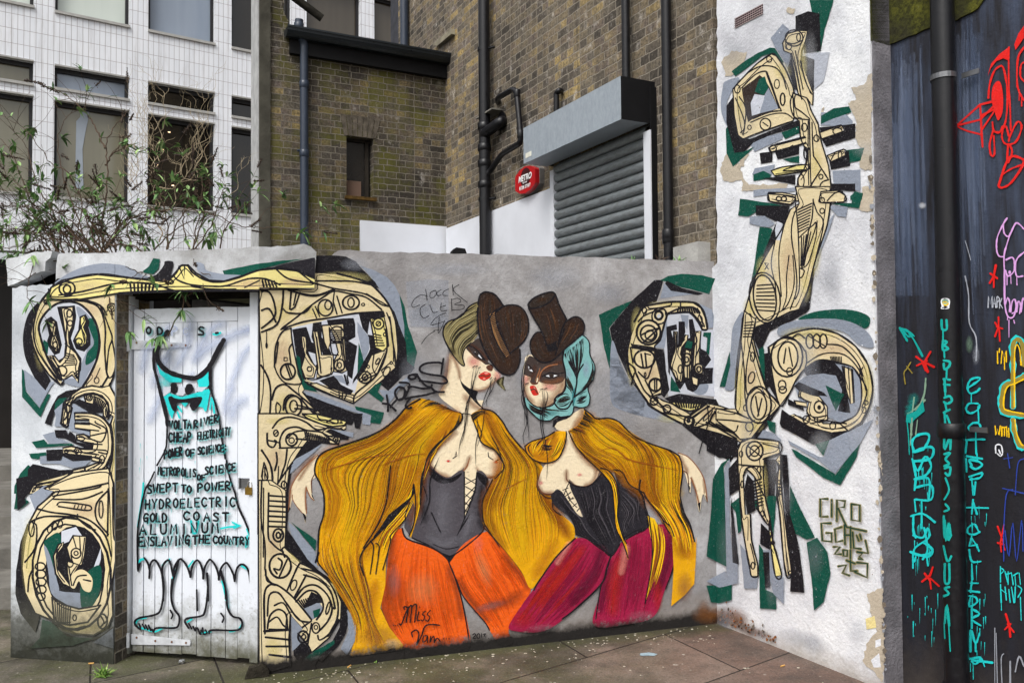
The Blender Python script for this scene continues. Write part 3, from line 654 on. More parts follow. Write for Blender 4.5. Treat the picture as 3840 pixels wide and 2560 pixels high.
for r, (z0, z1) in enumerate(rows):
    for k in ks:
        u0 = U0 + PER * k; u1 = u0 + WW
        b = MB(); b.box(PH, u0, u1, z0, z1, -.16, -.14); w_ = b.build('window', GL[gsel.get((r, k), 1)], blk_h)
        b = MB(); fw = .045
        b.box(PH, u0, u0 + fw, z0, z1, -.139, -.09); b.box(PH, u1 - fw, u1, z0, z1, -.139, -.09)
        b.box(PH, u0 + fw, u1 - fw, z1 - fw * 1.5, z1, -.139, -.09); b.box(PH, u0 + fw, u1 - fw, z0, z0 + fw * .6, -.139, -.09); b.build('frame', MAT_FRAME, w_)
        b = MB(); b.box(PH, u0 - .005, u1 + .005, z0 - .035, z0 + .006, -.09, .035)
        b.build('sill', MAT_SILL, w_)
        b = MB(); b.box(PH, u0, u1, z1 - .002, z1 + .022, -.06, .02); b.build('head_trim', MAT_SILL, w_)
        if (r, k) == (0, 0):
            b = MB(); b.prism(PH, [PH.uz(x, y, -.135) for x, y in [(283, 705), (313, 710), (309, 560), (319, 500), (328, 460), (335, 420), (303, 418), (300, 440), (286, 455), (284, 560)]], -.138, -.132); b.build('torn_blind', MAT_BLINDG, w_)
        if (r, k) == (0, 1):
            ml = bpy.data.materials.new('ceiling_spot'); ml.use_nodes = True; ml.node_tree.nodes['Principled BSDF'].inputs['Emission Color'].default_value = (1, .62, .3, 1); ml.node_tree.nodes['Principled BSDF'].inputs['Emission Strength'].default_value = 1.6
            for x, y in [(634, 496), (609, 560), (589, 617), (648, 696)]:
                b = MB(); p = PH.hit(x, y, -.132); b.tube([p - PH.D * .018, p + PH.D * .018], [.006, .012], 8); b.build('ceiling_spot', ml, w_)
# concrete steps at the far left
for i in range(5):
    b = MB(); y0 = 5.6 + i * .55; b.hexa([(-7, y0, 0), (-2.9, y0, 0), (-2.9, 9.5, 0), (-7, 9.5, 0)], [(-7, y0, .14 * (i + 1)), (-2.9, y0, .14 * (i + 1)), (-2.9, 9.5, .14 * (i + 1)), (-7, 9.5, .14 * (i + 1))])
    if i == 0: stp = empty('concrete_steps', (-4, 6, 0), 'worn grey concrete steps beyond the left end of the gate pier', 'steps')
    b.build('step', plain('step_concrete', '6d6a64', .9, .2, 0, .35, 5, .004) if i == 0 else bpy.data.materials['step_concrete'], stp)
# ================================================================ painting on the walls
# every mark is a thin skin of paint on its wall; outlines are listed in the units of the sheets they were measured on
CH = {'P1': (.5102, 0, 900), 'T2': (.5485, 0, 1700), 'T3': (.2551, 400, 1050), 'T4': (.2551, 400, 1450), 'T5': (.2551, 400, 1850), 'U1': (.4783, 900, 900), 'U2': (.4783, 900, 1800),
      'U3': (.3507, 1500, 1050), 'U4': (.4252, 1150, 1500), 'U5': (.3827, 1900, 1500), 'U6': (.5952, 1300, 1950), 'V1': (.4783, 2600, 0), 'V2': (.4783, 2600, 700), 'V3': (.5102, 2200, 950),
      'V4': (.6762, 2600, 1500), 'V5': (.5103, 3150, 0), 'V6': (.5103, 3150, 750), 'V7': (.6758, 3150, 1500), 'V8': (.3188, 0, 1350), 'W1': (.5527, 0, 880), 'X2': (.287, 950, 1550), 'Q': (.78125, 2650, 1150), 'Q2': (.78125, 2650, 1600),
      'Y1': (.5583, 3500, 700), 'Y2': (.5583, 3500, 1200), 'Y3': (.9605, 3500, 1700), 'Y4': (.8929, 3300, 1300), 'N': (1, 0, 0)}
PAL = {k: lin(v)[:3] for k, v in dict(k='17151a', t='d3c39c', y='dccf86', e='cfb596', g='07473a', s='858d9b', i='bcc0ca', w='dfe2e8', q='b3a896', Y='dfcf8e', r='7d4e26', n='e6d5b4', b='8a5a3c',
      O='e25a14', o2='8a3c1c', P='98183f', P2='5b1230', c='4a464c', c2='242228', cg='77757d', m='3e3431', B='2f211b', B2='35251d', h='513623', hb='84603c', o='857a52', od='2b2618', oh='a59c70', T='76aaa9', T2='3e8488', p='dc8b85', R='c22a1f', R2='e58d80', N='5c3626',
      c1='e2a30c', c5='efbe14', c3='c07a14', c4='8a4a12', cm='a86210', O2='e8631c', O3='d6520f', P3='a02045', P4='8a1438', u='22c4c4', ud='139c94', x='d3201c', v='cf9bd6', G='8d7d33', Z='2a3f95', bl='a9b4cf', gp='7e9c86', ol='8d835a', gd='16382c', gw='8b8f98', S2='a8adb8', mb='2d241f', qd='6f665a', rk='38251a', es='5f6d88', el='7f8ca6').items()}
GL_ = {  # single-stroke capitals
 'A': ['0 0 .5 1 1 0', '.2 .38 .8 .38'], 'B': ['0 0 0 1 .7 .9 .7 .6 0 .52 .8 .4 .8 .1 0 0'], 'C': ['1 .85 .5 1 .05 .7 .05 .3 .5 0 1 .15'], 'D': ['0 0 0 1 .6 .9 .9 .5 .6 .1 0 0'], 'E': ['.9 1 0 1 0 0 .9 0', '0 .5 .7 .5'], 'F': ['.9 1 0 1 0 0', '0 .52 .7 .52'],
 'G': ['1 .85 .5 1 .05 .6 .2 .1 .8 .1 .9 .45 .5 .45', '.9 .45 .85 -.15'], 'H': ['0 0 .08 1', '.9 0 .9 1', '0 .5 .9 .5'], 'I': ['.5 0 .5 1'], 'K': ['0 0 0 1', '.8 1 .05 .45 .9 0'], 'L': ['.1 1 0 0 .85 0'], 'M': ['0 0 .15 1 .5 .35 .85 1 1 0'], 'N': ['0 0 0 1 .9 0 .9 1'], 'O': ['.5 1 .05 .7 .1 .2 .5 0 .9 .25 .9 .75 .5 1'],
 'P': ['0 0 .05 1 .75 .9 .75 .6 .05 .45'], 'R': ['0 0 .05 1 .75 .92 .7 .6 .05 .48 .9 0'], 'S': ['.9 .88 .4 1 .1 .75 .8 .35 .7 .05 .05 .08'], 'T': ['0 1 1 1', '.5 1 .5 0'], 'U': ['0 1 .05 .2 .45 0 .85 .2 .9 1'], 'V': ['0 1 .45 0 .95 1'], 'W': ['0 1 .2 0 .5 .7 .75 0 1 1'], 'Y': ['0 1 .5 .5 1 1', '.5 .5 .4 0'], "'": ['.5 1 .45 .8'], ':': ['.4 .2 .5 .2', '.4 .7 .5 .7'], '.': ['.4 0 .5 .03'],
 '0': ['.5 1 .1 .6 .2 .1 .6 0 .9 .4 .8 .9 .5 1'], '1': ['.2 .8 .5 1 .5 0'], '2': ['.1 .8 .5 1 .85 .75 .1 0 .95 .02'], '3': ['.1 .95 .8 .9 .4 .55 .85 .3 .5 0 .05 .1'], '?': ['.1 .8 .5 1']}
class Paint:
    def __init__(s, regions, seed=1, base=.0012):
        s.reg = regions; s.lv = base; s.cur = None; s.meshes = {}; s.jit = .12; s.ws = 1.0; s.thin = 1.0; s.auto = False; s.rnd = random.Random(seed); s.step = 1.5e-5
    def layer(s, key):
        s.cur = s.meshes.setdefault(key, MB()); return s
    def poly(s, pts, cols, off, mi=0):
        """convex piece in sheet units -> clipped to each wall region and laid on that wall"""
        for rg in s.reg:
            P = [(p[0], p[1], c) for p, c in zip(pts, cols)]
            for bound, sign in ((rg[0], 1), (rg[1], -1)):
                if bound is None: continue
                out = []; n = len(P)
                f = lambda p: sign * (p[0] - (bound(p[1]) if callable(bound) else bound))
                for i in range(n):
                    a, b_ = P[i], P[(i + 1) % n]; fa, fb = f(a), f(b_)
                    if fa >= 0: out.append(a)
                    if (fa >= 0) != (fb >= 0):
                        t = fa / (fa - fb); out.append((a[0] + (b_[0] - a[0]) * t, a[1] + (b_[1] - a[1]) * t, tuple(x + (y - x) * t for x, y in zip(a[2], b_[2]))))
                P = out
                if len(P) < 3: break
            if len(P) >= 3 and (rg[3] is None or rg[3](P)):
                q = [rg[2](p[0], p[1], off) for p in P]
                if (q[1] - q[0]).cross(q[2] - q[0]).length < 1e-12 and len(q) == 3: continue
                nn = sum(((q[i]).cross(q[(i + 1) % len(q)]) for i in range(len(q))), V((0, 0, 0)))
                cc = [p[2] for p in P]
                if nn.dot(EYE - q[0]) < 0: q.reverse(); cc.reverse()
                s.cur.face(q, [(0, 0)] * len(q), cc, False, mi)
    def nxt(s, k=1): s.lv += s.step * k; return s.lv
    def fill(s, col, pts, smooth=False, a=1.0, grad=None, jit=.06):
        c = PAL[col] if isinstance(col, str) else col; v = 1 + s.rnd.uniform(-jit, jit); c = tuple(x * v for x in c) + (a,)
        if smooth: pts = spline(pts, True, 5)
        off = s.nxt()
        for tri in tess(pts): s.poly([pts[i] for i in tri], [c] * 3, off, 0 if a == 1 else 1)
    def stroke(s, col, w, pts, smooth=True, taper=0, a=1.0, soft=False, jit=None, k=1, w2=None, ramp=2e-7):
        jit = s.jit if jit is None else jit
        c = PAL[col] if isinstance(col, str) else col
        if smooth and len(pts) > 2: pts = spline(pts, False, 4)
        pts = [p for i, p in enumerate(pts) if i == 0 or math.dist(p, pts[i - 1]) > .3]
        if len(pts) < 2: return
        L = [0]
        for i in range(1, len(pts)): L.append(L[-1] + math.dist(pts[i], pts[i - 1]))
        off = s.nxt(k); secs = []; n = len(pts)
        for i, p in enumerate(pts):
            q0, q1 = pts[max(0, i - 1)], pts[min(n - 1, i + 1)]; d = (q1[0] - q0[0], q1[1] - q0[1]); l = math.hypot(*d) or 1; d = (d[0] / l, d[1] / l)
            t = L[i] / L[-1]; ww = (w if w2 is None else w + (w2 - w) * t) * .5 * (1 + s.rnd.uniform(-jit, jit))
            if taper == 1: ww *= max(.12, 1 - t)
            elif taper == 2: ww *= max(.15, sin(pi * min(1, max(0, t))) ** .6)
            if i == 0 and not taper:
                for e, m_ in ((1, .1), (.85, .5), (.5, .86)): secs.append(((p[0] - d[0] * ww * e, p[1] - d[1] * ww * e), d, ww * m_))
            secs.append((p, d, ww))
            if i == n - 1 and not taper:
                for e, m_ in ((.5, .86), (.85, .5), (1, .1)): secs.append(((p[0] + d[0] * ww * e, p[1] + d[1] * ww * e), d, ww * m_))
        for i in range(len(secs) - 1):
            (p, d, ww), (q, e, wq) = secs[i], secs[i + 1]; o = off + i * ramp
            A, B_, C_, D_ = (p[0] - d[1] * ww, p[1] + d[0] * ww), (p[0] + d[1] * ww, p[1] - d[0] * ww), (q[0] + e[1] * wq, q[1] - e[0] * wq), (q[0] - e[1] * wq, q[1] + e[0] * wq)
            if soft:
                t0, t1 = i / (len(secs) - 1), (i + 1) / (len(secs) - 1); f0, f1 = a * min(1, 4 * t0, 4 * (1 - t0)), a * min(1, 4 * t1, 4 * (1 - t1)); z = c + (0,)
                s.poly([A, p, q, D_], [z, c + (f0,), c + (f1,), z], o, 1); s.poly([p, B_, C_, q], [c + (f0,), z, z, c + (f1,)], o, 1)
            else: s.poly([A, B_, C_, D_], [c + (a,)] * 4, o, 0 if a == 1 else 1)
        s.lv += len(secs) * ramp
    def blob(s, col, cx, cy, rx, ry, a=.6, rot=0):
        """sprayed cloud, densest in the middle"""
        c = PAL[col]; off = s.nxt(); n = 18; cr, sr = cos(rot), sin(rot)
        R = lambda k, f: (cx + rx * f * cos(2 * pi * k / n) * cr - ry * f * sin(2 * pi * k / n) * sr, cy + rx * f * cos(2 * pi * k / n) * sr + ry * f * sin(2 * pi * k / n) * cr)
        for k in range(n):
            s.poly([(cx, cy), R(k, .5), R(k + 1, .5)], [c + (a,), c + (a * .62,), c + (a * .62,)], off, 1)
            s.poly([R(k, .5), R(k, 1), R(k + 1, 1), R(k + 1, .5)], [c + (a * .62,), c + (0,), c + (0,), c + (a * .62,)], off, 1)
    def rough(s, pts, amp, step):
        out = []; n = len(pts)
        for i in range(n):
            a, b_ = pts[i], pts[(i + 1) % n]; L = math.dist(a, b_); k = max(1, int(L / step))
            for j in range(k):
                t = j / k; am = amp if j else amp * .5; out.append((a[0] + (b_[0] - a[0]) * t + s.rnd.uniform(-am, am), a[1] + (b_[1] - a[1]) * t + s.rnd.uniform(-am, am)))
        return out
    def outline(s, pts):
        n = len(pts); ar = sum(pts[i][0] * pts[(i + 1) % n][1] - pts[(i + 1) % n][0] * pts[i][1] for i in range(n)) / 2
        s.stroke('k', 7 * s.ws, pts + pts[:1], False)
        if abs(ar) < 1500: return
        sg = 1 if ar > 0 else -1; d = 5 + 4 * s.rnd.random() + min(9, abs(ar) ** .5 / 25); ins = []
        for i in range(n):     # an inner contour line, as the painter draws along every limb
            a, b_, c = pts[i - 1], pts[i], pts[(i + 1) % n]; e1 = V((b_[0] - a[0], b_[1] - a[1])); e2 = V((c[0] - b_[0], c[1] - b_[1]))
            if e1.length < 1 or e2.length < 1: continue
            e1.normalize(); e2.normalize(); nn = V((-e1.y - e2.y, e1.x + e2.x)) * sg
            if nn.length < .3: continue
            nn.normalize(); ins.append((b_[0] + nn.x * d, b_[1] + nn.y * d))
        m_ = len(ins); j = s.rnd.randrange(m_) if m_ else 0; ins = ins[j:] + ins[:j]; k = max(2, int(m_ * .78))
        if m_ > 3: s.stroke('k', 4.6 * s.ws, ins[:k], True)
    def strands(s, guides, n, cols, w=(1.5, 3.5), a=(.0, .15), b=(.75, 1.0), seed=1, step=.2, taper=2, alpha=1.0):
        r = random.Random(seed); G_ = [resample(spline(g, False, 4), 22) for g in guides]
        for i in range(n):
            t = r.random() * (len(G_) - 1); j = min(int(t), len(G_) - 2); t -= j
            line = [(p[0] + (q[0] - p[0]) * t, p[1] + (q[1] - p[1]) * t) for p, q in zip(G_[j], G_[j + 1])]
            i0 = int(r.uniform(*a) * 21); i1 = max(i0 + 4, int(r.uniform(*b) * 21)); line = line[i0:i1 + 1]
            s.stroke(r.choice(cols), r.uniform(*w), line, False, taper, k=step, jit=.2, ramp=0, a=alpha)
    def word(s, txt, col, w, x0, y0, x1, y1, h, seed=1, gap=.28, halo=None, slant=0):
        r = random.Random(seed); n = len(txt); dx, dy = (x1 - x0) / n, (y1 - y0) / n
        for hw in ([1] if halo else []) + [0]:
            for i, ch in enumerate(txt):
                for g in GL_.get(ch, []):
                    v = [float(q) for q in g.split()]; r2 = random.Random(seed * 99 + i)
                    jx, jy = r2.uniform(-.05, .05) * h, r2.uniform(-.06, .06) * h
                    pts = [(x0 + dx * i + v[k] * dx * (1 - gap) + jx + slant * v[k + 1] * h, y0 + dy * i + v[k] * dy * (1 - gap) - v[k + 1] * h + jy) for k in range(0, len(v), 2)]
                    if hw: s.stroke(halo, w * 1.9, [(p[0] + w * .35, p[1] + w * .5) for p in pts], ch in 'CDGOPRSBU0238', 0, .5, True)
                    else: s.stroke(col, w, pts, ch in 'CDGOPRSBU0238', 0)
    def run(s, data):
        sc, ox, oy = 1, 0, 0
        for ln in data.strip().split('\n'):
            ln = ln.split('#')[0].strip()
            if not ln: continue
            tk = ln.split()
            if tk[0][0] == '@': sc, ox, oy = CH[tk[0][1:]]; tk = tk[1:]
            if not tk: continue
            op, col = tk[0], tk[1]; num = []; c_ = (sc, ox, oy)
            for t in tk[2:]:
                if t[0] == '@': c_ = CH[t[1:]]
                else: num.append((float(t), c_))
            T = lambda i: (num[i][0] * num[i][1][0] + num[i][1][1], num[i + 1][0] * num[i][1][0] + num[i][1][2])
            k = op[0]; w = float(op[1:]) if len(op) > 1 else 0
            if k in 'lpoh': w = (w or 7) * (s.ws if col == 'k' else 1) * s.thin
            if k in 'fFlpL': pts = [T(i) for i in range(0, len(num) - 1, 2)]
            if k == 'f':
                s.fill(col, s.rough(pts, 4.5, 9) if col in 'qr' else s.rough(pts, .9, 22) if s.auto else pts)
                if s.auto and col in 'ty': s.outline(pts)
            elif k == 'F': s.fill(col, pts, True)
            elif k == 'l': s.stroke(col, w or 7, pts)
            elif k == 'L': s.stroke(col, w or 7, pts, True, 2)
            elif k == 'p': s.stroke(col, w or 7, pts, False)
            elif k in 'odb':
                cx, cy = T(0); rx, ry = num[2][0] * c_[0], num[3][0] * c_[0]; ro = radians(num[4][0]) if len(num) > 4 else 0
                if k == 'b': s.blob(col, cx, cy, rx, ry, w or .6, ro); continue
                P = [(cx + rx * cos(t) * cos(ro) - ry * sin(t) * sin(ro), cy + rx * cos(t) * sin(ro) + ry * sin(t) * cos(ro)) for t in [2 * pi * q / 20 for q in range(21)]]
                if k == 'o': s.stroke(col, w or 7, P, False)
                else: s.fill(col, P[:-1])
            elif k == 'h':
                n = int(num[0][0]); num = num[1:]; a, b_, c, d = T(0), T(2), T(4), T(6)
                for q in range(n):
                    t = (q + .5) / n; s.stroke(col, w or 6, [(a[0] + (b_[0] - a[0]) * t, a[1] + (b_[1] - a[1]) * t), (c[0] + (d[0] - c[0]) * t, c[1] + (d[1] - c[1]) * t)], False)
            elif k == 'a':   # airbrushed stroke
                pts = [T(i) for i in range(0, len(num) - 1, 2)]; s.stroke(col, w, pts, True, 0, .6, True)
    def done(s, key, name, mats, parent, label=None):
        o = s.meshes[key].build(name, mats, parent)
        if label: o['label'] = label
        return o
def resample(pts, n):
    L = [0]
    for i in range(1, len(pts)): L.append(L[-1] + math.dist(pts[i], pts[i - 1]))
    out = []; j = 0
    for k in range(n):
        t = L[-1] * k / (n - 1)
        while j < len(L) - 2 and L[j + 1] < t: j += 1
        u = (t - L[j]) / max(1e-9, L[j + 1] - L[j]); out.append((pts[j][0] + (pts[j + 1][0] - pts[j][0]) * u, pts[j][1] + (pts[j + 1][1] - pts[j][1]) * u))
    return out
def conv(ch, s):
    sc, ox, oy = CH[ch]; v = [float(q) for q in s.split()]; return [(v[i] * sc + ox, v[i + 1] * sc + oy) for i in range(0, len(v), 2)]
def paint_mat(name, soft, foot=None, wear=.5, wearcol='a8a6a8', rough=.7, bump=1.0):
    m = M(name, rough, .14); at = m.n('VertexColor'); at.layer_name = 'Col'; co = m.coord('W')
    c = m.mix(m.math('MULTIPLY', m.ramp(m.noise(co, 7, 6, .7), [(.3, 0), (.75, 1)]), .3), at.outputs['Color'], m.mix(.5, at.outputs['Color'], (1, 1, 1, 1), 'SOFT_LIGHT'))
    sp = m.ramp(m.noise(co, 130, 3, .75), [(.66, 0), (.72, 1)])
    c = m.mix(m.math('MULTIPLY', sp, wear), c, lin(wearcol))
    c = m.mix(m.ramp(m.noise(co, 38, 4, .7), [(.28, .35), (.42, 0)]), c, m.mix(.6, c, (0, 0, 0, 1)))
    c = m.mix(m.math('MULTIPLY', m.ramp(m.noise(co, 42, 6, .8), [(.62, 0), (.68, 1)]), wear * .7), c, lin(wearcol))
    c = speck(m, co, c, .4)
    if foot: c = foot(m, c)
    m.color(c); wall_bump(m, bump)
    if soft:
        m.l(m.math('MULTIPLY', at.outputs['Alpha'], m.ramp(m.noise(co, 25, 4, .7), [(.25, .75), (.7, 1.0)])), m.b.inputs['Alpha'])
    return m.m
def footB(m, c):
    co = m.coord('W'); z = m.sep(co)[2]; n = m.noise(co, 17, 6, .78)
    zz = m.math('ADD', z, m.math('MULTIPLY', m.math('SUBTRACT', n, .5), .34)); f = m.math('MULTIPLY', m.math('DIVIDE', m.math('SUBTRACT', .075, zz), .04, True), .75)
    c = m.mix(f, c, m.mix(m.noise(co, 30, 5), lin('6f6a68'), lin('a29c9b')))
    return grime(m, c, .05, .1, lin('1c1a19'), lin('2a2725'))
footA = lambda m, c: grime(m, grime(m, c, .20, .42, lin('3a3b30'), lin('6b6a60'), .6), .03, .27, lin('0a0b07'), lin('34352a'), .9)
MP_B = [paint_mat('mural_paint', False, footB), paint_mat('mural_spray', True, footB)]
MP_A = [paint_mat('gate_mural_paint', False, footA, .35, 'b8bcc2', .75, .6), paint_mat('gate_mural_spray', True, footA, .35, 'b8bcc2', .75, .6)]
MP_C = [paint_mat('plaster_mural_paint', False, None, .7, 'c3c3c8', .75, 1.25), paint_mat('plaster_mural_spray', True, None, .7, 'c3c3c8', .75, 1.25)]
MP_D = [paint_mat('door_marker', False, None, .1, 'c9ccd2', .5, .05), paint_mat('door_spray', True, None, .1, 'c9ccd2', .5, .05)]
MP_E = [paint_mat('black_wall_graffiti', False, None, .15, '30303a', .5, .5), paint_mat('black_wall_spray', True, None, .15, '30303a', .5, .5)]
cornx = lambda y: PB_corner_x(y)
def to_px(p):
    q = RM.transposed() @ (V(p) - EYE); return 1920 + FPX * q.x / q.y, 1280 - FPX * q.z / q.y
def _cc(z):   # where the mural wall meets the face of the side plaster
    u = min((abs((PB.P(i * .0005, 0) - PC.P(0, 0, .014)).dot(PC.N)), i * .0005) for i in range(-80, 20))[1]; return to_px(PB.P(u, z))
_a, _b = _cc(.1), _cc(2.0); CX0 = (_a[0], _a[1], (_b[0] - _a[0]) / (_b[1] - _a[1]))
def PB_corner_x(y):
    return CX0[0] + (y - CX0[1]) * CX0[2]
regB = [(None, cornx, lambda x, y, o: PB.hit(x, y, o), None), (cornx, None, lambda x, y, o: PC.hit(x, y, .014 + o), None)]
lint_ok = lambda P: sum(p[1] for p in P) / len(P) < 1078
lint_l = lambda P: sum(p[1] for p in P) / len(P) < 1105
regA = [(None, 430, lambda x, y, o: PA.hit(x, y, .0045 + o), None), (430, 972, lambda x, y, o: PL.hit(x, y, o), lint_l), (972, 1181, lambda x, y, o: PB.hit(x, y, .02 + o), lint_ok)]
regD = [(None, None, lambda x, y, o: PDR.hit(x, y, .010 + o), None)]
regE = [(None, None, lambda x, y, o: PE.hit(x, y, o), None)]
def pipe_hit(x, y, o):
    r = px_ray(x, y); du, dn = r.dot(PE.D), r.dot(PE.N); c = PE.P(UP_, 0, .09); e = EYE - c; eu, en = e.dot(PE.D), e.dot(PE.N); R_ = .0526 + o
    A_, B_, C_ = du * du + dn * dn, 2 * (eu * du + en * dn), eu * eu + en * en - R_ * R_; D_ = B_ * B_ - 4 * A_ * C_
    t = (-B_ - math.sqrt(max(0, D_))) / (2 * A_); return EYE + r * t
regP = [(None, None, pipe_hit, None)]
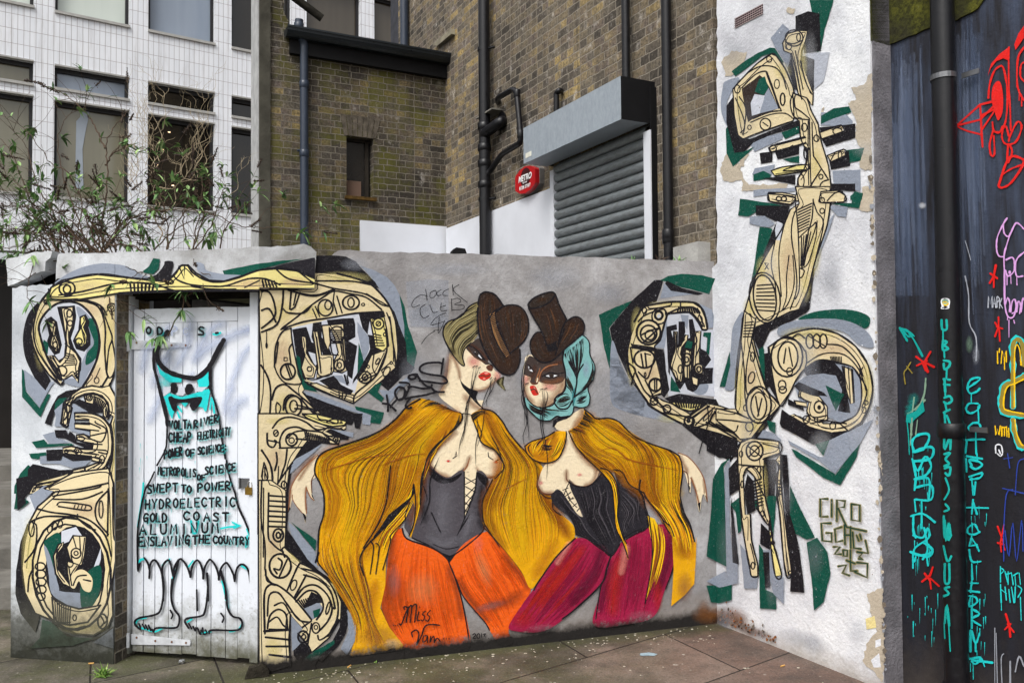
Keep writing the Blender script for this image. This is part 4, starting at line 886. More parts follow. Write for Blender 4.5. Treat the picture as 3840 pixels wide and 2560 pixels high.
# ---------------------------------------------------------------- gate pier and lintel: left half of the machine letters
pa = Paint(regA, 3); pa.auto = True; pa.layer('gate')
pa.run('''
@P1 F k 275 462 210 540 178 640 168 740 185 860 225 955 275 1045 335 1105 370 1035 325 955 280 870 245 780 228 690 235 600 262 530 295 480
f g 160 945 162 1150 295 1300 372 1135 350 1128 290 1235 190 1110 175 960
f s 175 950 190 1100 290 1230 345 1125 400 1040 370 1040 335 1105 240 1000
f t 445 1065 360 990 290 890 245 780 225 690 240 580 290 470 365 370 420 290 880 290 880 390 875 900 800 1085 860 1200 880 1260 700 1140 600 1080 650 1010 560 1000 470 1030
b.6 y 800 700 60 300
b.6 y 300 720 60 260
b.5 e 640 520 120 60
b.5 e 700 1000 70 90
F i 440 1015 380 930 330 820 300 720 285 640 310 570 370 500 440 460 530 455 600 480 670 550 715 640 732 750 718 850 690 930 650 1010 560 1020
F s 560 500 640 540 700 650 715 780 690 900 640 1000 610 1075 500 1060 440 1015 560 1010 600 900 640 760
F g 640 590 690 580 730 700 715 850 632 918 640 830 690 760 660 660
f g 320 730 360 760 350 840 310 810
f k 325 590 375 560 420 600 440 700 455 770 440 830 400 845 360 790 345 740 360 700 345 620
f t 358 610 400 590 412 640 405 690 430 740 440 790 410 820 370 770 375 730 385 700 365 650
f k 420 490 550 480 560 560 545 650 520 720 545 790 600 870 595 960 480 1030 430 930 400 900 470 860 480 760 460 650
f t 450 500 535 490 540 560 535 630 505 690 510 760 560 830 590 890 580 940 575 1045 530 990 460 1025 345 850 400 850 440 900 480 850 490 760 470 640
f k 585 560 630 545 660 600 650 640 665 700 665 770 620 820 560 800 535 740 575 660
f y 590 570 620 555 635 600 615 640 640 700 635 760 600 785 560 765 550 720 590 650
l7 k 430 340 440 420 540 440 640 455 720 490 760 570 775 680 770 800 780 950 795 1010
l6 k 740 490 770 560 800 640 825 720 800 800 785 960 800 1010 830 990 850 900 825 740
l9 k 440 1015 380 930 330 820 300 720 285 640 310 570 370 500 440 460 530 455 600 480 670 550 715 640 732 750 718 850 690 930 650 1010 610 1075
l7 k 365 370 300 450 260 560 245 680 270 800 330 900 400 1000 440 1060
l6 k 225 690 245 780 290 890 360 990 445 1065 470 1030
o6 k 820 495 30 30
o4 k 820 495 15 15
p5 k 820 520 825 580
o6 k 490 345 60 45
o6 k 490 345 25 30
l4 k 735 940 700 1020
o4 k 710 1030 18 22
l6 k 740 1070 760 1090 790 1080 810 1050
o5 k 385 625 14 16
o5 k 405 770 16 22
o6 k 580 745 24 24
l5 k 600 650 620 740
p5 k 495 520 485 720
o5 k 510 540 20 26
o5 k 515 610 18 20
h5 k 6 480 820 480 930 540 840 555 920
o6 k 455 960 36 36
l6 k 385 850 440 960 450 1030
h5 k 3 540 980 560 1020 570 950 575 1010
p6 k 480 760 560 830 590 890 575 1045
p7 k 800 1085 860 1200
p7 k 795 1000 750 1075
@V8 f k 1000 290 900 340 780 360 680 420 610 540 560 650 525 740 600 770 615 690 650 600 740 500 840 400 960 320
f g 650 500 690 450 790 440 720 520 640 600
f s 640 590 750 490 760 470 715 740 800 775 640 780 655 680
f s 860 510 1060 620 880 640 880 740 1050 745 880 800 1060 830 1060 900 830 830 800 780 840 560
f t 715 740 760 490 810 470 850 400 950 330 1080 300 1200 320 1290 300 1395 490 1395 1568 1250 1568 1330 1000 1320 900 1300 750 1330 660 1300 640 1270 700 1285 600 1270 500 1200 420 1100 385 1000 395 900 440 830 520 850 560 800 775
b.55 y 1350 1100 60 500
f t 990 420 1060 395 1150 410 1230 460 1275 540 1270 700 1215 650 1215 590 1090 520 1010 500
f k 860 500 930 455 1100 530 1220 600 1200 620 1060 620
h6 k 8 1100 420 1255 520 1090 520 1215 590
o6 k 1050 440 34 36
o5 k 1050 440 14 16
f t 880 620 1080 620 1210 670 1300 780 1320 960 1310 1100 1240 1250 1100 1360 1010 1330 1000 1260 1180 1190 1080 1180 1080 1130 740 1100 740 1030 840 1010 960 1040 1090 1030 1100 980 1000 965 900 930 900 880 980 870 1060 900 1060 830 880 800 880 740 1050 740 1050 700 880 700
l8 k 880 620 1080 625 1210 680 1290 780 1305 850
p6 k 880 660 1040 690 880 700 880 625
l6 k 1050 740 1150 780 1180 800
p6 k 880 745 1050 755
p6 k 890 800 1160 830
o5 k 950 920 45 25
l6 k 1000 880 1080 930 1190 960 1240 880 1240 800 1130 740 1120 720
p6 k 1060 830 1060 890 1240 850
p6 k 1090 985 1200 990
l6 k 960 1045 1240 1060 1250 1100 1160 1080
p6 k 990 1090 1160 1110
p6 k 860 1070 910 1020 970 1080 930 1120 860 1070
o5 k 910 1070 16 20
o5 k 780 1070 22 20
l6 k 1080 1140 1160 1150 1190 1190 1100 1260
o5 k 1200 1165 30 50
l8 k 1300 750 1325 900 1320 1050 1260 1230 1100 1350
l7 k 1330 980 1320 1150 1290 1300 1290 1440
f k 640 820 780 820 800 880 820 830 880 880 900 960 1090 990 1090 1030 1000 1030 880 980 760 920 660 910
f k 545 1055 730 1045 740 1100 860 1120 1070 1120 1060 1175 860 1185 730 1130 705 1180 550 1180
f g 370 960 520 930 560 985 840 980 870 1000 560 1020 425 1030
f g 340 1100 540 1080 545 1120 480 1125 450 1165 365 1155
f s 500 880 640 840 660 910 840 970 580 985 540 930
f s 470 1130 545 1120 550 1190 720 1180 740 1130 860 1190 1070 1180 1000 1240 860 1270 700 1220 470 1215
l8 k 720 740 760 480 800 775 712 742
o6 k 800 570 35 45
l6 k 760 700 810 620 850 560
f g 330 1230 240 1330 170 1480 165 1568 400 1568 420 1300
f k 385 1220 520 1250 700 1290 860 1285 760 1330 480 1420 380 1490 330 1568 290 1568 320 1400 330 1280
f s 500 1480 700 1480 600 1568 430 1568
f t 860 1290 1000 1260 1010 1330 1100 1360 1250 1240 1310 1350 1300 1480 1260 1568 600 1568 700 1490 490 1480 430 1568 340 1568 400 1450 480 1420 760 1340
b.5 y 700 1440 260 50
l7 k 390 1470 700 1410 900 1370 1050 1380 1250 1420
l7 k 400 1500 740 1450 1000 1450 1010 1420
l6 k 1250 1450 1100 1520 900 1568
o7 k 1235 1325 36 36
l7 k 860 1295 800 1360 990 1310
l7 k 1000 1260 1005 1330 1100 1360
l7 k 1250 1240 1310 1350 1300 1480 1260 1568
o6 k 1150 1490 60 40 -35
@T2 f k 185 480 140 600 110 800 105 960 140 1090 240 1220 270 1120 250 1060 190 960 150 800 160 640 200 480
f g 95 380 110 260 200 330 150 370
f k 110 170 200 150 330 130 250 200 170 300 180 340 120 390
f s 200 290 300 220 400 220 330 290 240 390
f t 200 470 260 360 380 260 300 240 500 130 740 100 775 200 790 560 795 700 765 900 772 1100 740 1180 640 1240 520 1230 360 1140 240 1090 170 950 150 780 170 600
b.6 y 200 700 60 300
b.6 y 560 1190 200 50
b.55 e 600 380 160 80
b.5 y 740 600 40 300
f k 350 1130 400 1200 520 1260 680 1250 775 1180 775 1240 560 1290 420 1260
f g 290 1130 270 1260 200 1330 500 1310 640 1260 460 1250 350 1150
f s 640 1290 775 1190 775 1330
o9 k 490 820 268 385 -6
o7 k 480 825 225 345 -6
d k 515 790 205 300
F g 300 610 350 560 400 540 420 600 370 680 390 890 330 700
F s 300 630 340 690 400 900 420 940 580 960 600 1040 520 1060 440 1020 350 950 330 800
f i 420 530 520 500 560 560 470 600 420 620
f i 640 780 690 640 690 720 660 800
F g 560 860 680 760 690 900 640 1030 560 1060
f t 355 980 430 1030 540 1060 660 1040 690 1030 600 1150 480 1170 370 1150
f t 365 700 400 620 435 605 430 640 390 690 400 790 460 870 480 910 430 890 380 820
h5 k 8 385 690 420 820 430 690 445 815
f t 455 640 500 560 590 565 580 690 560 760 500 780 470 700
f t 455 730 540 760 500 830 480 910 460 820
F t 490 830 560 790 630 850 620 940 570 930 540 870 510 920 480 900
o6 k 520 680 34 34
o5 k 520 680 14 14
o5 k 480 750 20 24
p5 k 500 570 520 640
p5 k 545 570 550 680
l6 k 500 900 530 840 590 830
l6 k 570 860 620 870
p5 k 470 770 490 900
o6 k 275 770 34 26
o6 k 278 822 34 28
o6 k 280 875 34 28
o6 k 283 927 32 28
o6 k 280 975 28 26
h5 k 9 350 980 490 1050 368 1150 480 1175
o5 k 510 1120 12 20
o7 k 700 1145 32 50
l6 k 690 1110 710 1150 690 1180
l6 k 390 350 420 330 560 345 620 360 600 388 400 360
h4 k 4 500 350 600 355 490 378 590 385
o5 k 340 515 15 25 10
o5 k 375 495 15 25 10
o5 k 412 482 15 25 10
l7 k 250 375 350 400 500 420 620 460 720 560 760 700
l7 k 200 470 300 430 460 430 530 430
l7 k 530 415 530 440 600 500 650 520
l7 k 740 250 660 340 660 450 740 550
p7 k 740 240 735 560
l6 k 770 230 775 550 800 630 775 850
l6 k 225 470 250 500 240 640 170 740
o5 k 690 380 14 60
o5 k 215 515 18 50
l7 k 380 260 560 240 740 200
l6 k 360 310 560 310 700 260
l6 k 360 290 640 240 690 220
l6 k 190 940 200 840 230 780
l8 k 360 1150 470 1200 580 1180
@W1 F s 370 330 450 270 560 220 680 195 780 200 860 215 960 270 1020 290 900 292 780 287 640 277 520 292 430 322
F s 1330 190 1380 200 1400 240 1500 265 1640 275 1560 312 1460 312 1360 270
f y 345 360 420 310 520 290 660 270 800 285 950 300 1100 310 1170 280 1230 210 1275 205 1330 260 1420 310 1520 315 1640 280 1760 240 1880 230 2010 245 2140 300 2135 360 1900 362 1720 377 1200 382 805 397 500 445 330 440
b.6 e 1700 330 200 50
b.5 t 600 350 200 60
b.6 e 2000 320 120 40
F k 1000 292 1060 270 1110 210 1120 180 1175 185 1165 250 1150 290 1110 315 1040 312
f g 970 245 1010 215 1040 160 1085 165 1075 230 1040 268 975 258
f g 1510 245 1700 205 1870 180 2060 163 1900 200 1760 235 1640 275 1520 268
F c2 2150 165 2060 170 1880 212 1870 230 2000 240 2138 292
l8 k 360 350 450 310 560 280 700 268 860 290 1000 305 1120 312 1190 265 1225 212 1275 208
l8 k 1275 210 1310 260 1400 310 1500 320 1620 290 1740 245 1860 228 2000 238 2135 290
l7 k 400 410 560 385 760 335 900 325 1040 335 1150 370 1200 385
l9 k 805 397 1000 387 1200 380 1720 377
l7 k 1180 280 1210 310 1300 340 1440 350 1540 345 1680 300 1800 300 1900 340
l7 k 1300 350 1420 368 1600 370
p6 k 1215 215 1250 300 1252 215
l6 k 1660 358 1760 310
h8 k 7 870 335 1055 340 878 388 1045 385
h7 k 5 1770 310 1870 315 1780 357 1890 357
l7 k 1870 230 1960 300 2130 328
l6 k 2020 245 2115 320
l7 k 400 440 560 440 680 480 720 540
o7 k 455 365 54 48
o7 k 455 370 25 28
o6 k 1160 320 16 12
l7 k 330 370 345 430 400 440
o6 k 312 455 14 14
''')
pa.done('gate', 'painted_machine_letters', MP_A, gate)
# ---------------------------------------------------------------- mural wall and side wall: the machine letters
pb = Paint(regB, 5); pb.ws = .82; pb.auto = True; pb.layer('left')
pb.run('''
@U1 f s 940 200 1050 235 1150 290 1215 360 1250 430 1290 560 1295 790 1230 640 1190 540 1080 360 990 250
f k 585 120 720 120 830 130 910 170 960 230 1060 330 1090 380 1000 345 840 275 585 250
f g 1250 425 1290 520 1320 680 1390 880 1360 1015 1310 950 1290 790 1285 650
f k 1160 505 1210 560 1260 700 1300 800 1310 950 1370 1000 1340 1040 1280 1060 1160 1180 1070 1105 1150 1060 1230 990 1240 850 1220 660
f t 150 390 560 385 585 255 760 265 900 300 1030 350 1120 440 1180 530 1220 640 1240 850 1228 990 1140 1080 890 1280 700 1210 530 1140 490 1190 600 1330 830 1420 830 1480 600 1580 150 1580 150 1200 155 1000
b.6 y 800 300 250 60
b.6 y 600 560 160 70
b.5 y 330 560 120 120
b.55 e 330 900 80 160
b.5 y 350 1300 90 120
b.5 y 1190 800 40 200
f i 400 690 620 640 800 595 930 572 1010 590 1040 720 1050 850 1110 880 1020 1000 930 1080 900 1200 860 1190 560 1110 490 1060 440 950 410 800
f k 410 700 520 680 560 800 640 830 620 900 520 870 520 1100 480 1080 440 900
f k 570 650 640 640 640 760 690 820 720 900 690 1000 640 870 590 850 560 760
f k 680 625 890 610 905 660 905 760 850 790 920 830 880 1090 840 1060 830 800 810 660 690 660
f k 930 575 1130 562 1140 600 1020 620 1000 740 960 690
f k 1000 740 1060 750 1150 830 1100 870 1030 910 960 1030 880 1130 890 1090 1010 880 1020 850
f s 920 640 960 690 1010 760 1015 850 970 950 940 800 920 720
f g 930 800 970 950 940 1010 920 1050
f g 440 900 470 920 490 1080 610 1190 500 1170 450 1050
f k 620 1100 740 1060 790 1130 890 1180 870 1210 700 1160
f s 730 1060 800 1060 830 1110 860 1140 780 1110
f t 480 750 515 760 530 830 520 880 560 950 600 1000 580 1080 510 1080 480 1000 510 900 490 840
f t 570 710 610 720 640 900 730 900 735 1020 720 1050 600 1080 610 1000 590 850
f t 640 670 810 655 820 760 830 900 840 1020 800 1040 735 1030 740 940 770 880 740 760 700 680 710 800 690 860 660 800
f y 1020 615 1130 605 1150 700 1165 830 1120 870 1060 840 1040 720
f t 1030 900 1110 870 1150 870 1080 1040 1050 1060 940 1110 920 1090 980 1010
f t 1110 1020 1190 950 1220 1000 1130 1080
f t 530 1130 600 1120 760 1190 890 1215 890 1280 700 1210
l8 k 590 340 740 380 870 400 1000 430 1100 500 1165 520
l8 k 330 690 450 600 560 510 680 430 740 400 860 420 990 450 1110 545
l9 k 320 700 500 640 700 610 900 575 1120 560
l8 k 580 320 750 320 900 325 1020 350
l6 k 990 420 1080 470 1170 520
l9 k 760 262 900 298 1030 350 1120 440 1180 530 1220 640 1240 850 1228 990 1140 1080
l7 k 1150 570 1180 650 1190 750 1215 900 1220 1000
l6 k 1175 600 1200 800 1205 950
o8 k 670 530 58 64
o7 k 690 510 25 35
o9 k 870 490 65 55
o7 k 870 490 25 38
o5 k 965 505 12 10
p7 k 740 400 730 480 760 580
p7 k 760 440 800 570
l6 k 570 540 600 610
l6 k 590 520 625 600
l8 k 890 1275 910 1200 1070 1060 1150 870 1140 700
l8 k 510 1110 600 1160 760 1230 890 1280
h6 k 5 1040 720 1060 840 1100 740 1135 835
o7 k 1085 655 42 42
o6 k 1085 655 18 18
p5 k 1070 670 1100 640
o5 k 1135 740 10 14
o7 k 760 740 58 64
h6 k 7 715 700 715 815 800 700 800 815
l7 k 700 690 720 880 770 900
l7 k 805 760 815 900 835 1010
o7 k 780 980 42 48
o6 k 780 980 15 22
o6 k 545 1010 18 18
l6 k 520 760 525 860 570 960
p6 k 600 760 635 1040
l6 k 600 980 620 1060 700 1060 720 1000
l6 k 530 1090 600 1090 700 1050
h6 k 3 760 1180 850 1210 770 1230 830 1250
o8 k 980 1075 48 46
o7 k 980 1075 22 26
p5 k 965 1090 1000 1060
o5 k 1005 992 10 12
l6 k 1050 900 1040 1000 1070 1060
o6 k 1080 950 12 26 30
o6 k 1150 1030 22 40 30
o5 k 1185 962 10 10
p9 k 820 1060 840 1130
p7 k 840 1065 850 1120
l8 k 270 990 280 830 330 720 400 690
l7 k 400 690 410 800 450 1000 480 1120 360 1120 300 1060 270 990
l7 k 410 810 385 850 390 900 400 980
l7 k 300 800 290 880 280 960
o9 k 375 1030 58 62
p8 k 360 980 395 1080
p7 k 375 975 410 1070
p5 k 345 920 370 920 370 945 345 945 345 920
l9 k 165 980 220 1080 240 1200 230 1400 200 1568
l9 k 250 1250 280 1160 350 1130 420 1180 520 1260 620 1340 830 1420
l8 k 340 1330 350 1250 400 1210 480 1250 560 1340 680 1460 800 1480
o9 k 420 1300 65 80
o7 k 420 1300 30 45
l8 k 430 1320 560 1330 640 1400 760 1440
l7 k 440 1290 560 1320 600 1340
l8 k 240 1400 330 1390 430 1380 560 1430 680 1470
l6 k 290 1270 320 1310 290 1380 280 1310 290 1270
l9 k 170 400 230 410 270 500 270 600 170 690
l9 k 170 550 230 540 280 640
l9 k 340 390 330 520 290 660 170 720
l8 k 340 540 380 570 500 570 560 510
l11 k 380 390 520 430 620 430 740 385
l8 k 400 410 390 540
l7 k 440 415 420 510
l7 k 470 410 430 525
l8 k 400 545 430 525
d k 208 825 10 24
l4 k 208 720 208 810
l6 k 680 1430 760 1400 800 1430 760 1445
f k 490 1190 700 1280 960 1380 940 1480 900 1470 890 1390 870 1450 780 1430 620 1350 560 1290
f s 500 1180 620 1210 890 1310 1040 1380 1020 1450 960 1440 960 1370 700 1280 520 1210
f g 900 1300 1130 1350 1100 1440 1020 1430 1030 1370 910 1330
f g 1000 1190 1060 1130 1110 1120 1080 1190 1130 1240 1110 1270
f s 1090 1170 1170 1180 1330 1060 1330 1110 1240 1180 1170 1280 1110 1210
@X2 f t 60 0 500 0 650 50 820 110 1000 180 960 235 1140 320 1110 400 900 380 720 340 620 470 510 640 450 1000 440 1380 430 1575 60 1575
f y 640 0 830 10 1210 100 1190 150 1040 170 900 140 700 60
b.5 y 330 100 200 60
b.5 e 300 600 160 200
f k 820 -10 1430 0 1390 200 1340 190 1330 60 1290 150 1210 130 1200 95 850 10
f k 930 235 1010 200 1250 290 1240 345 1140 340 1140 310
f k 720 360 900 380 780 470 560 600 520 640 620 480
f s 900 390 860 440 480 790 490 660 560 590 760 480
f s 1000 195 1310 250 1300 310 1250 300
l9 k 250 190 330 90 430 50 560 60 700 120 830 210 1000 180
l9 k 350 440 350 330 420 210 560 175 700 220 880 240 960 300 1110 400
l9 k 180 260 190 400 260 440 300 370 280 350
p7 k 200 350 340 380
l9 k 340 450 650 440
o9 k 500 340 75 80
o6 k 500 350 35 35
l8 k 450 320 540 240 700 220
l8 k 560 330 720 345 900 375
h7 k 14 660 230 990 330 680 340 1010 395
o7 k 1075 340 32 34
d k 1075 340 13 13
p7 k 960 300 1030 290 1140 310 1110 400
l6 k 640 10 760 90 900 140 1040 170
l7 k 830 10 860 70 960 90 1090 130 1100 80 1030 75 960 110
o5 k 1145 115 12 12
o7 k 295 255 30 40
p5 k 280 270 310 240
l10 k 110 480 200 620 240 740 250 900 230 1030
l9 k 300 510 310 620 280 740
l9 k 440 470 420 640 380 760 340 880 250 1000
l9 k 510 640 380 820 260 1000
l6 k 330 690 320 900
l9 k 440 1000 470 760 490 680
o7 k 400 930 34 48
d k 400 930 10 14
h9 k 9 230 1020 200 1480 430 1035 420 1465
l9 k 235 1030 210 1200 190 1568
l9 k 440 1000 430 1200 430 1568
l7 k 140 640 170 720 190 830 150 880 110 820 140 640
p6 k 150 700 150 850
l8 k 100 900 140 1020 140 1568
@U2 f t 145 0 245 0 360 80 365 380 355 530 480 650 620 720 730 810 795 950 790 1080 700 1230 560 1350 530 1290 455 1200 490 1160 400 1060 390 1200 390 1450 260 1490 150 1490
b.55 y 430 600 80 60
b.5 y 740 900 60 200
b.5 y 260 1320 80 120
b.5 e 260 500 70 160
f k 370 380 450 500 600 690 720 780 830 930 860 1050 830 1200 770 1300 640 1420 610 1400 700 1310 780 1150 800 980 740 820 620 720 480 640 360 540
f s 375 320 440 380 590 560 610 690 530 620 400 420
f g 400 325 600 470 590 555 440 370
f g 430 1420 560 1350 740 1250 740 1280 640 1360 590 1440 600 1480 520 1500 440 1490
f k 420 1330 480 1270 540 1300 560 1350 470 1430 420 1370
f s 400 1060 490 1160 460 1200 480 1270 410 1340
f s 840 1010 880 1060 910 1150 900 1260 840 1370 790 1320 850 1180
f s 495 1000 560 960 620 950 650 1000 620 1060 570 1090 520 1050
f k 495 1000 560 870 620 900 650 960 600 960 560 980
f g 570 1020 630 1000 620 1060 580 1080
h9 k 7 240 100 220 380 370 110 352 385
o10 k 300 430 40 50
o9 k 300 430 16 22
l9 k 230 470 290 530 340 560
l9 k 355 520 330 540 350 600
l9 k 225 100 220 400 230 470
l9 k 368 90 360 400 355 520
o10 k 315 670 85 95
l9 k 300 610 330 640 310 700 265 690 290 730
p9 k 370 620 310 750
l9 k 200 740 240 800 310 830 400 900 480 990 560 1090
l9 k 200 700 210 780 240 800
l10 k 195 1200 190 900 230 820 280 820
l9 k 215 1060 230 900 300 880 370 970 460 1090 540 1110
l9 k 215 1160 235 1060 300 1010 360 1050 372 1160
l8 k 225 1110 290 1070 335 1130 365 1165 230 1165
l8 k 270 980 340 960 400 1060
p11 k 190 1180 390 1170
p10 k 200 1228 390 1248
p10 k 205 1300 390 1300
p11 k 230 1365 400 1385
p9 k 395 1060 385 1250 395 1450
l9 k 480 690 600 720 700 800 762 930 762 1080 690 1220
l9 k 500 740 620 780 710 870 745 1000
d k 740 1000 12 12
l9 k 430 930 500 840 590 820 680 890 722 1000 690 1100 620 1180
l9 k 440 950 520 870 590 870 640 930 650 1010 600 1090
h7 k 9 455 945 610 905 500 1000 590 960
o7 k 690 1000 12 50 15
o7 k 595 1155 30 42
o5 k 595 1150 14 16
o6 k 420 820 22 42 20
o9 k 495 1225 40 46
o7 k 500 1225 16 18
l9 k 370 860 440 700 470 650 490 655
l9 k 430 910 520 740
l8 k 560 1120 530 1290
l8 k 610 1215 625 1250 700 1200 770 1090
l8 k 490 1150 560 1100
l9 k 560 1350 530 1290 455 1200
l8 k 170 0 165 300 195 500 195 700
l6 k 185 60 182 600
''')
pb.done('left', 'painted_machine_letters', MP_B, wallB)
pb.lv = .0012; pb.ws = .85; pb.layer('right')
pb.run('''
@V3 f g 340 345 210 395 90 450 130 700 180 890 185 640 165 550 260 430
f k 560 195 500 195 420 270 330 350 170 550 190 650 300 890 340 960 450 1090 500 1080 400 960 310 800 300 700 320 620 350 500 440 380 515 355 560 215
f g 540 198 600 165 700 150 850 160 945 185 900 300 865 290 700 250 580 205
f k 590 200 700 255 860 295 820 307 620 275 575 222
f s 570 215 620 275 780 300 700 310 540 330
F s 185 640 250 800 320 940 440 1080 500 1130 720 1250 430 1200 230 1140 180 1080 170 960
f i 600 450 760 440 850 560 930 560 940 1050 680 1030 600 1050 570 700 540 660
f s 590 470 560 560 540 640 500 690 570 700 595 560
f s 830 370 920 410 935 460 930 545 885 550 870 470
f s 690 450 750 455 740 560 700 500
F s 790 960 890 960 880 1020 830 1040 780 1010
f t 370 480 410 400 460 380 620 358 780 362 840 400 872 470 885 555 850 560 800 470 750 432 600 445 585 470 560 560 540 640 500 680 500 730 530 860 555 960 550 1035 510 1050 560 1080 640 1110 760 1180 880 1100 980 1120 1180 1190 1180 1420 1100 1370 980 1325 820 1280 700 1250 480 1130 440 1080 370 980 310 850 298 720 320 620
b.6 y 370 520 50 140
b.6 y 640 370 200 30
b.6 y 330 800 40 200
b.5 y 620 1210 120 40
b.5 e 470 880 80 90
b.5 e 900 1170 90 60
f k 320 655 340 665 480 685 520 700 570 705 580 850 610 1000 570 1060 550 1040 555 950 520 800 500 720 330 685
f k 570 1065 680 1030 820 1055 950 1070 980 1125 940 1110 860 1102 700 1110 610 1090
f k 585 540 660 520 665 560 620 570 640 640 640 760 610 800 615 900 600 870
f k 675 500 720 500 725 580 700 640 670 690
f k 750 485 780 480 800 570 840 570 840 700 880 720 915 780 870 840 930 840 925 955 830 960 810 1000 780 1020 740 1000 720 950 690 1000 660 980 640 880 700 640 760 620
f t 640 575 665 575 665 690 690 680 725 600 745 600 740 640 700 690 690 740 720 800 700 940 660 940 640 880 610 840 640 720
f t 720 700 770 720 770 830 760 920 720 910 710 820
f t 790 575 840 570 830 690 830 800 865 820 860 890 800 890 780 840 790 690
f t 770 900 820 920 815 970 780 960
f g 740 640 780 650 770 700 720 690
f g 860 580 915 580 900 750 880 720 885 620 855 610
f g 620 900 660 960 690 1020 615 1010
o10 k 455 580 88 90
o9 k 455 590 60 62
l8 k 400 600 460 570 525 550
o8 k 465 600 35 35
l8 k 420 650 530 550
f i 515 455 540 440 545 470 520 475
o11 k 530 455 28 30
o7 k 535 460 55 60 20
o9 k 425 775 76 66
l8 k 400 740 415 830
l8 k 430 735 440 835
l6 k 425 735 470 745
o10 k 505 965 46 46
p7 k 500 930 500 1000
p7 k 515 930 515 1000
o6 k 425 420 16 22
o8 k 495 1085 28 28
p5 k 480 1090 510 1075
o8 k 590 1140 28 28
p10 k 495 1060 580 1150
o9 k 750 1230 32 34
d k 748 1228 15 18
l9 k 350 500 410 400 462 380 620 356 780 360 842 398 874 470 887 555 850 560
l10 k 320 620 298 720 310 850 370 980 440 1080 480 1130 700 1250 820 1280
l9 k 850 560 800 470 750 432 600 445 585 470 560 560 540 640
h8 k 10 660 425 840 438 670 395 820 405
l8 k 600 440 680 405 780 395 830 430
l7 k 380 500 420 460 500 425 570 410 580 450
l6 k 450 385 470 405 610 385 620 360
l7 k 690 360 690 395
l6 k 780 440 830 500 850 540
o5 k 835 480 14 26 -20
f y 610 1090 860 1105 830 1140 760 1157 690 1140
h8 k 11 640 1090 860 1105 660 1125 840 1138
l8 k 610 1090 690 1140 760 1157 830 1140 860 1105
l8 k 560 1170 740 1200 790 1220 780 1270
l8 k 760 1190 860 1120 880 1100
l8 k 780 1200 900 1120
l8 k 820 1275 900 1240 950 1170 1180 1195
l7 k 800 1260 870 1190 940 1130
o5 k 890 1190 12 50 40
l8 k 880 1240 960 1280 1100 1360
l7 k 900 1230 1000 1290 1060 1310
o9 k 825 850 36 40
o7 k 825 850 15 20
o8 k 735 780 36 46
o6 k 735 780 14 20
l7 k 640 575 650 700 615 800 640 890 670 930
l7 k 665 690 725 600
l7 k 720 800 700 940
l7 k 790 575 810 640 790 690 780 840
l7 k 830 690 800 760
p6 k 740 820 740 920
p6 k 755 820 755 920
o6 k 690 850 18 30
l8 k 330 690 500 715
l7 k 360 870 420 1000 470 1050
l7 k 350 880 330 960
l7 k 430 930 490 1050
l7 k 500 760 470 860 440 920 380 870
l7 k 300 800 350 840 360 870
l7 k 320 690 340 800
o5 k 430 890 6 16
l7 k 480 1050 540 1030
f k 700 1260 850 1290 980 1325 1110 1380 1110 1450 1060 1530 980 1490 860 1390
''')
pb.ws = .74
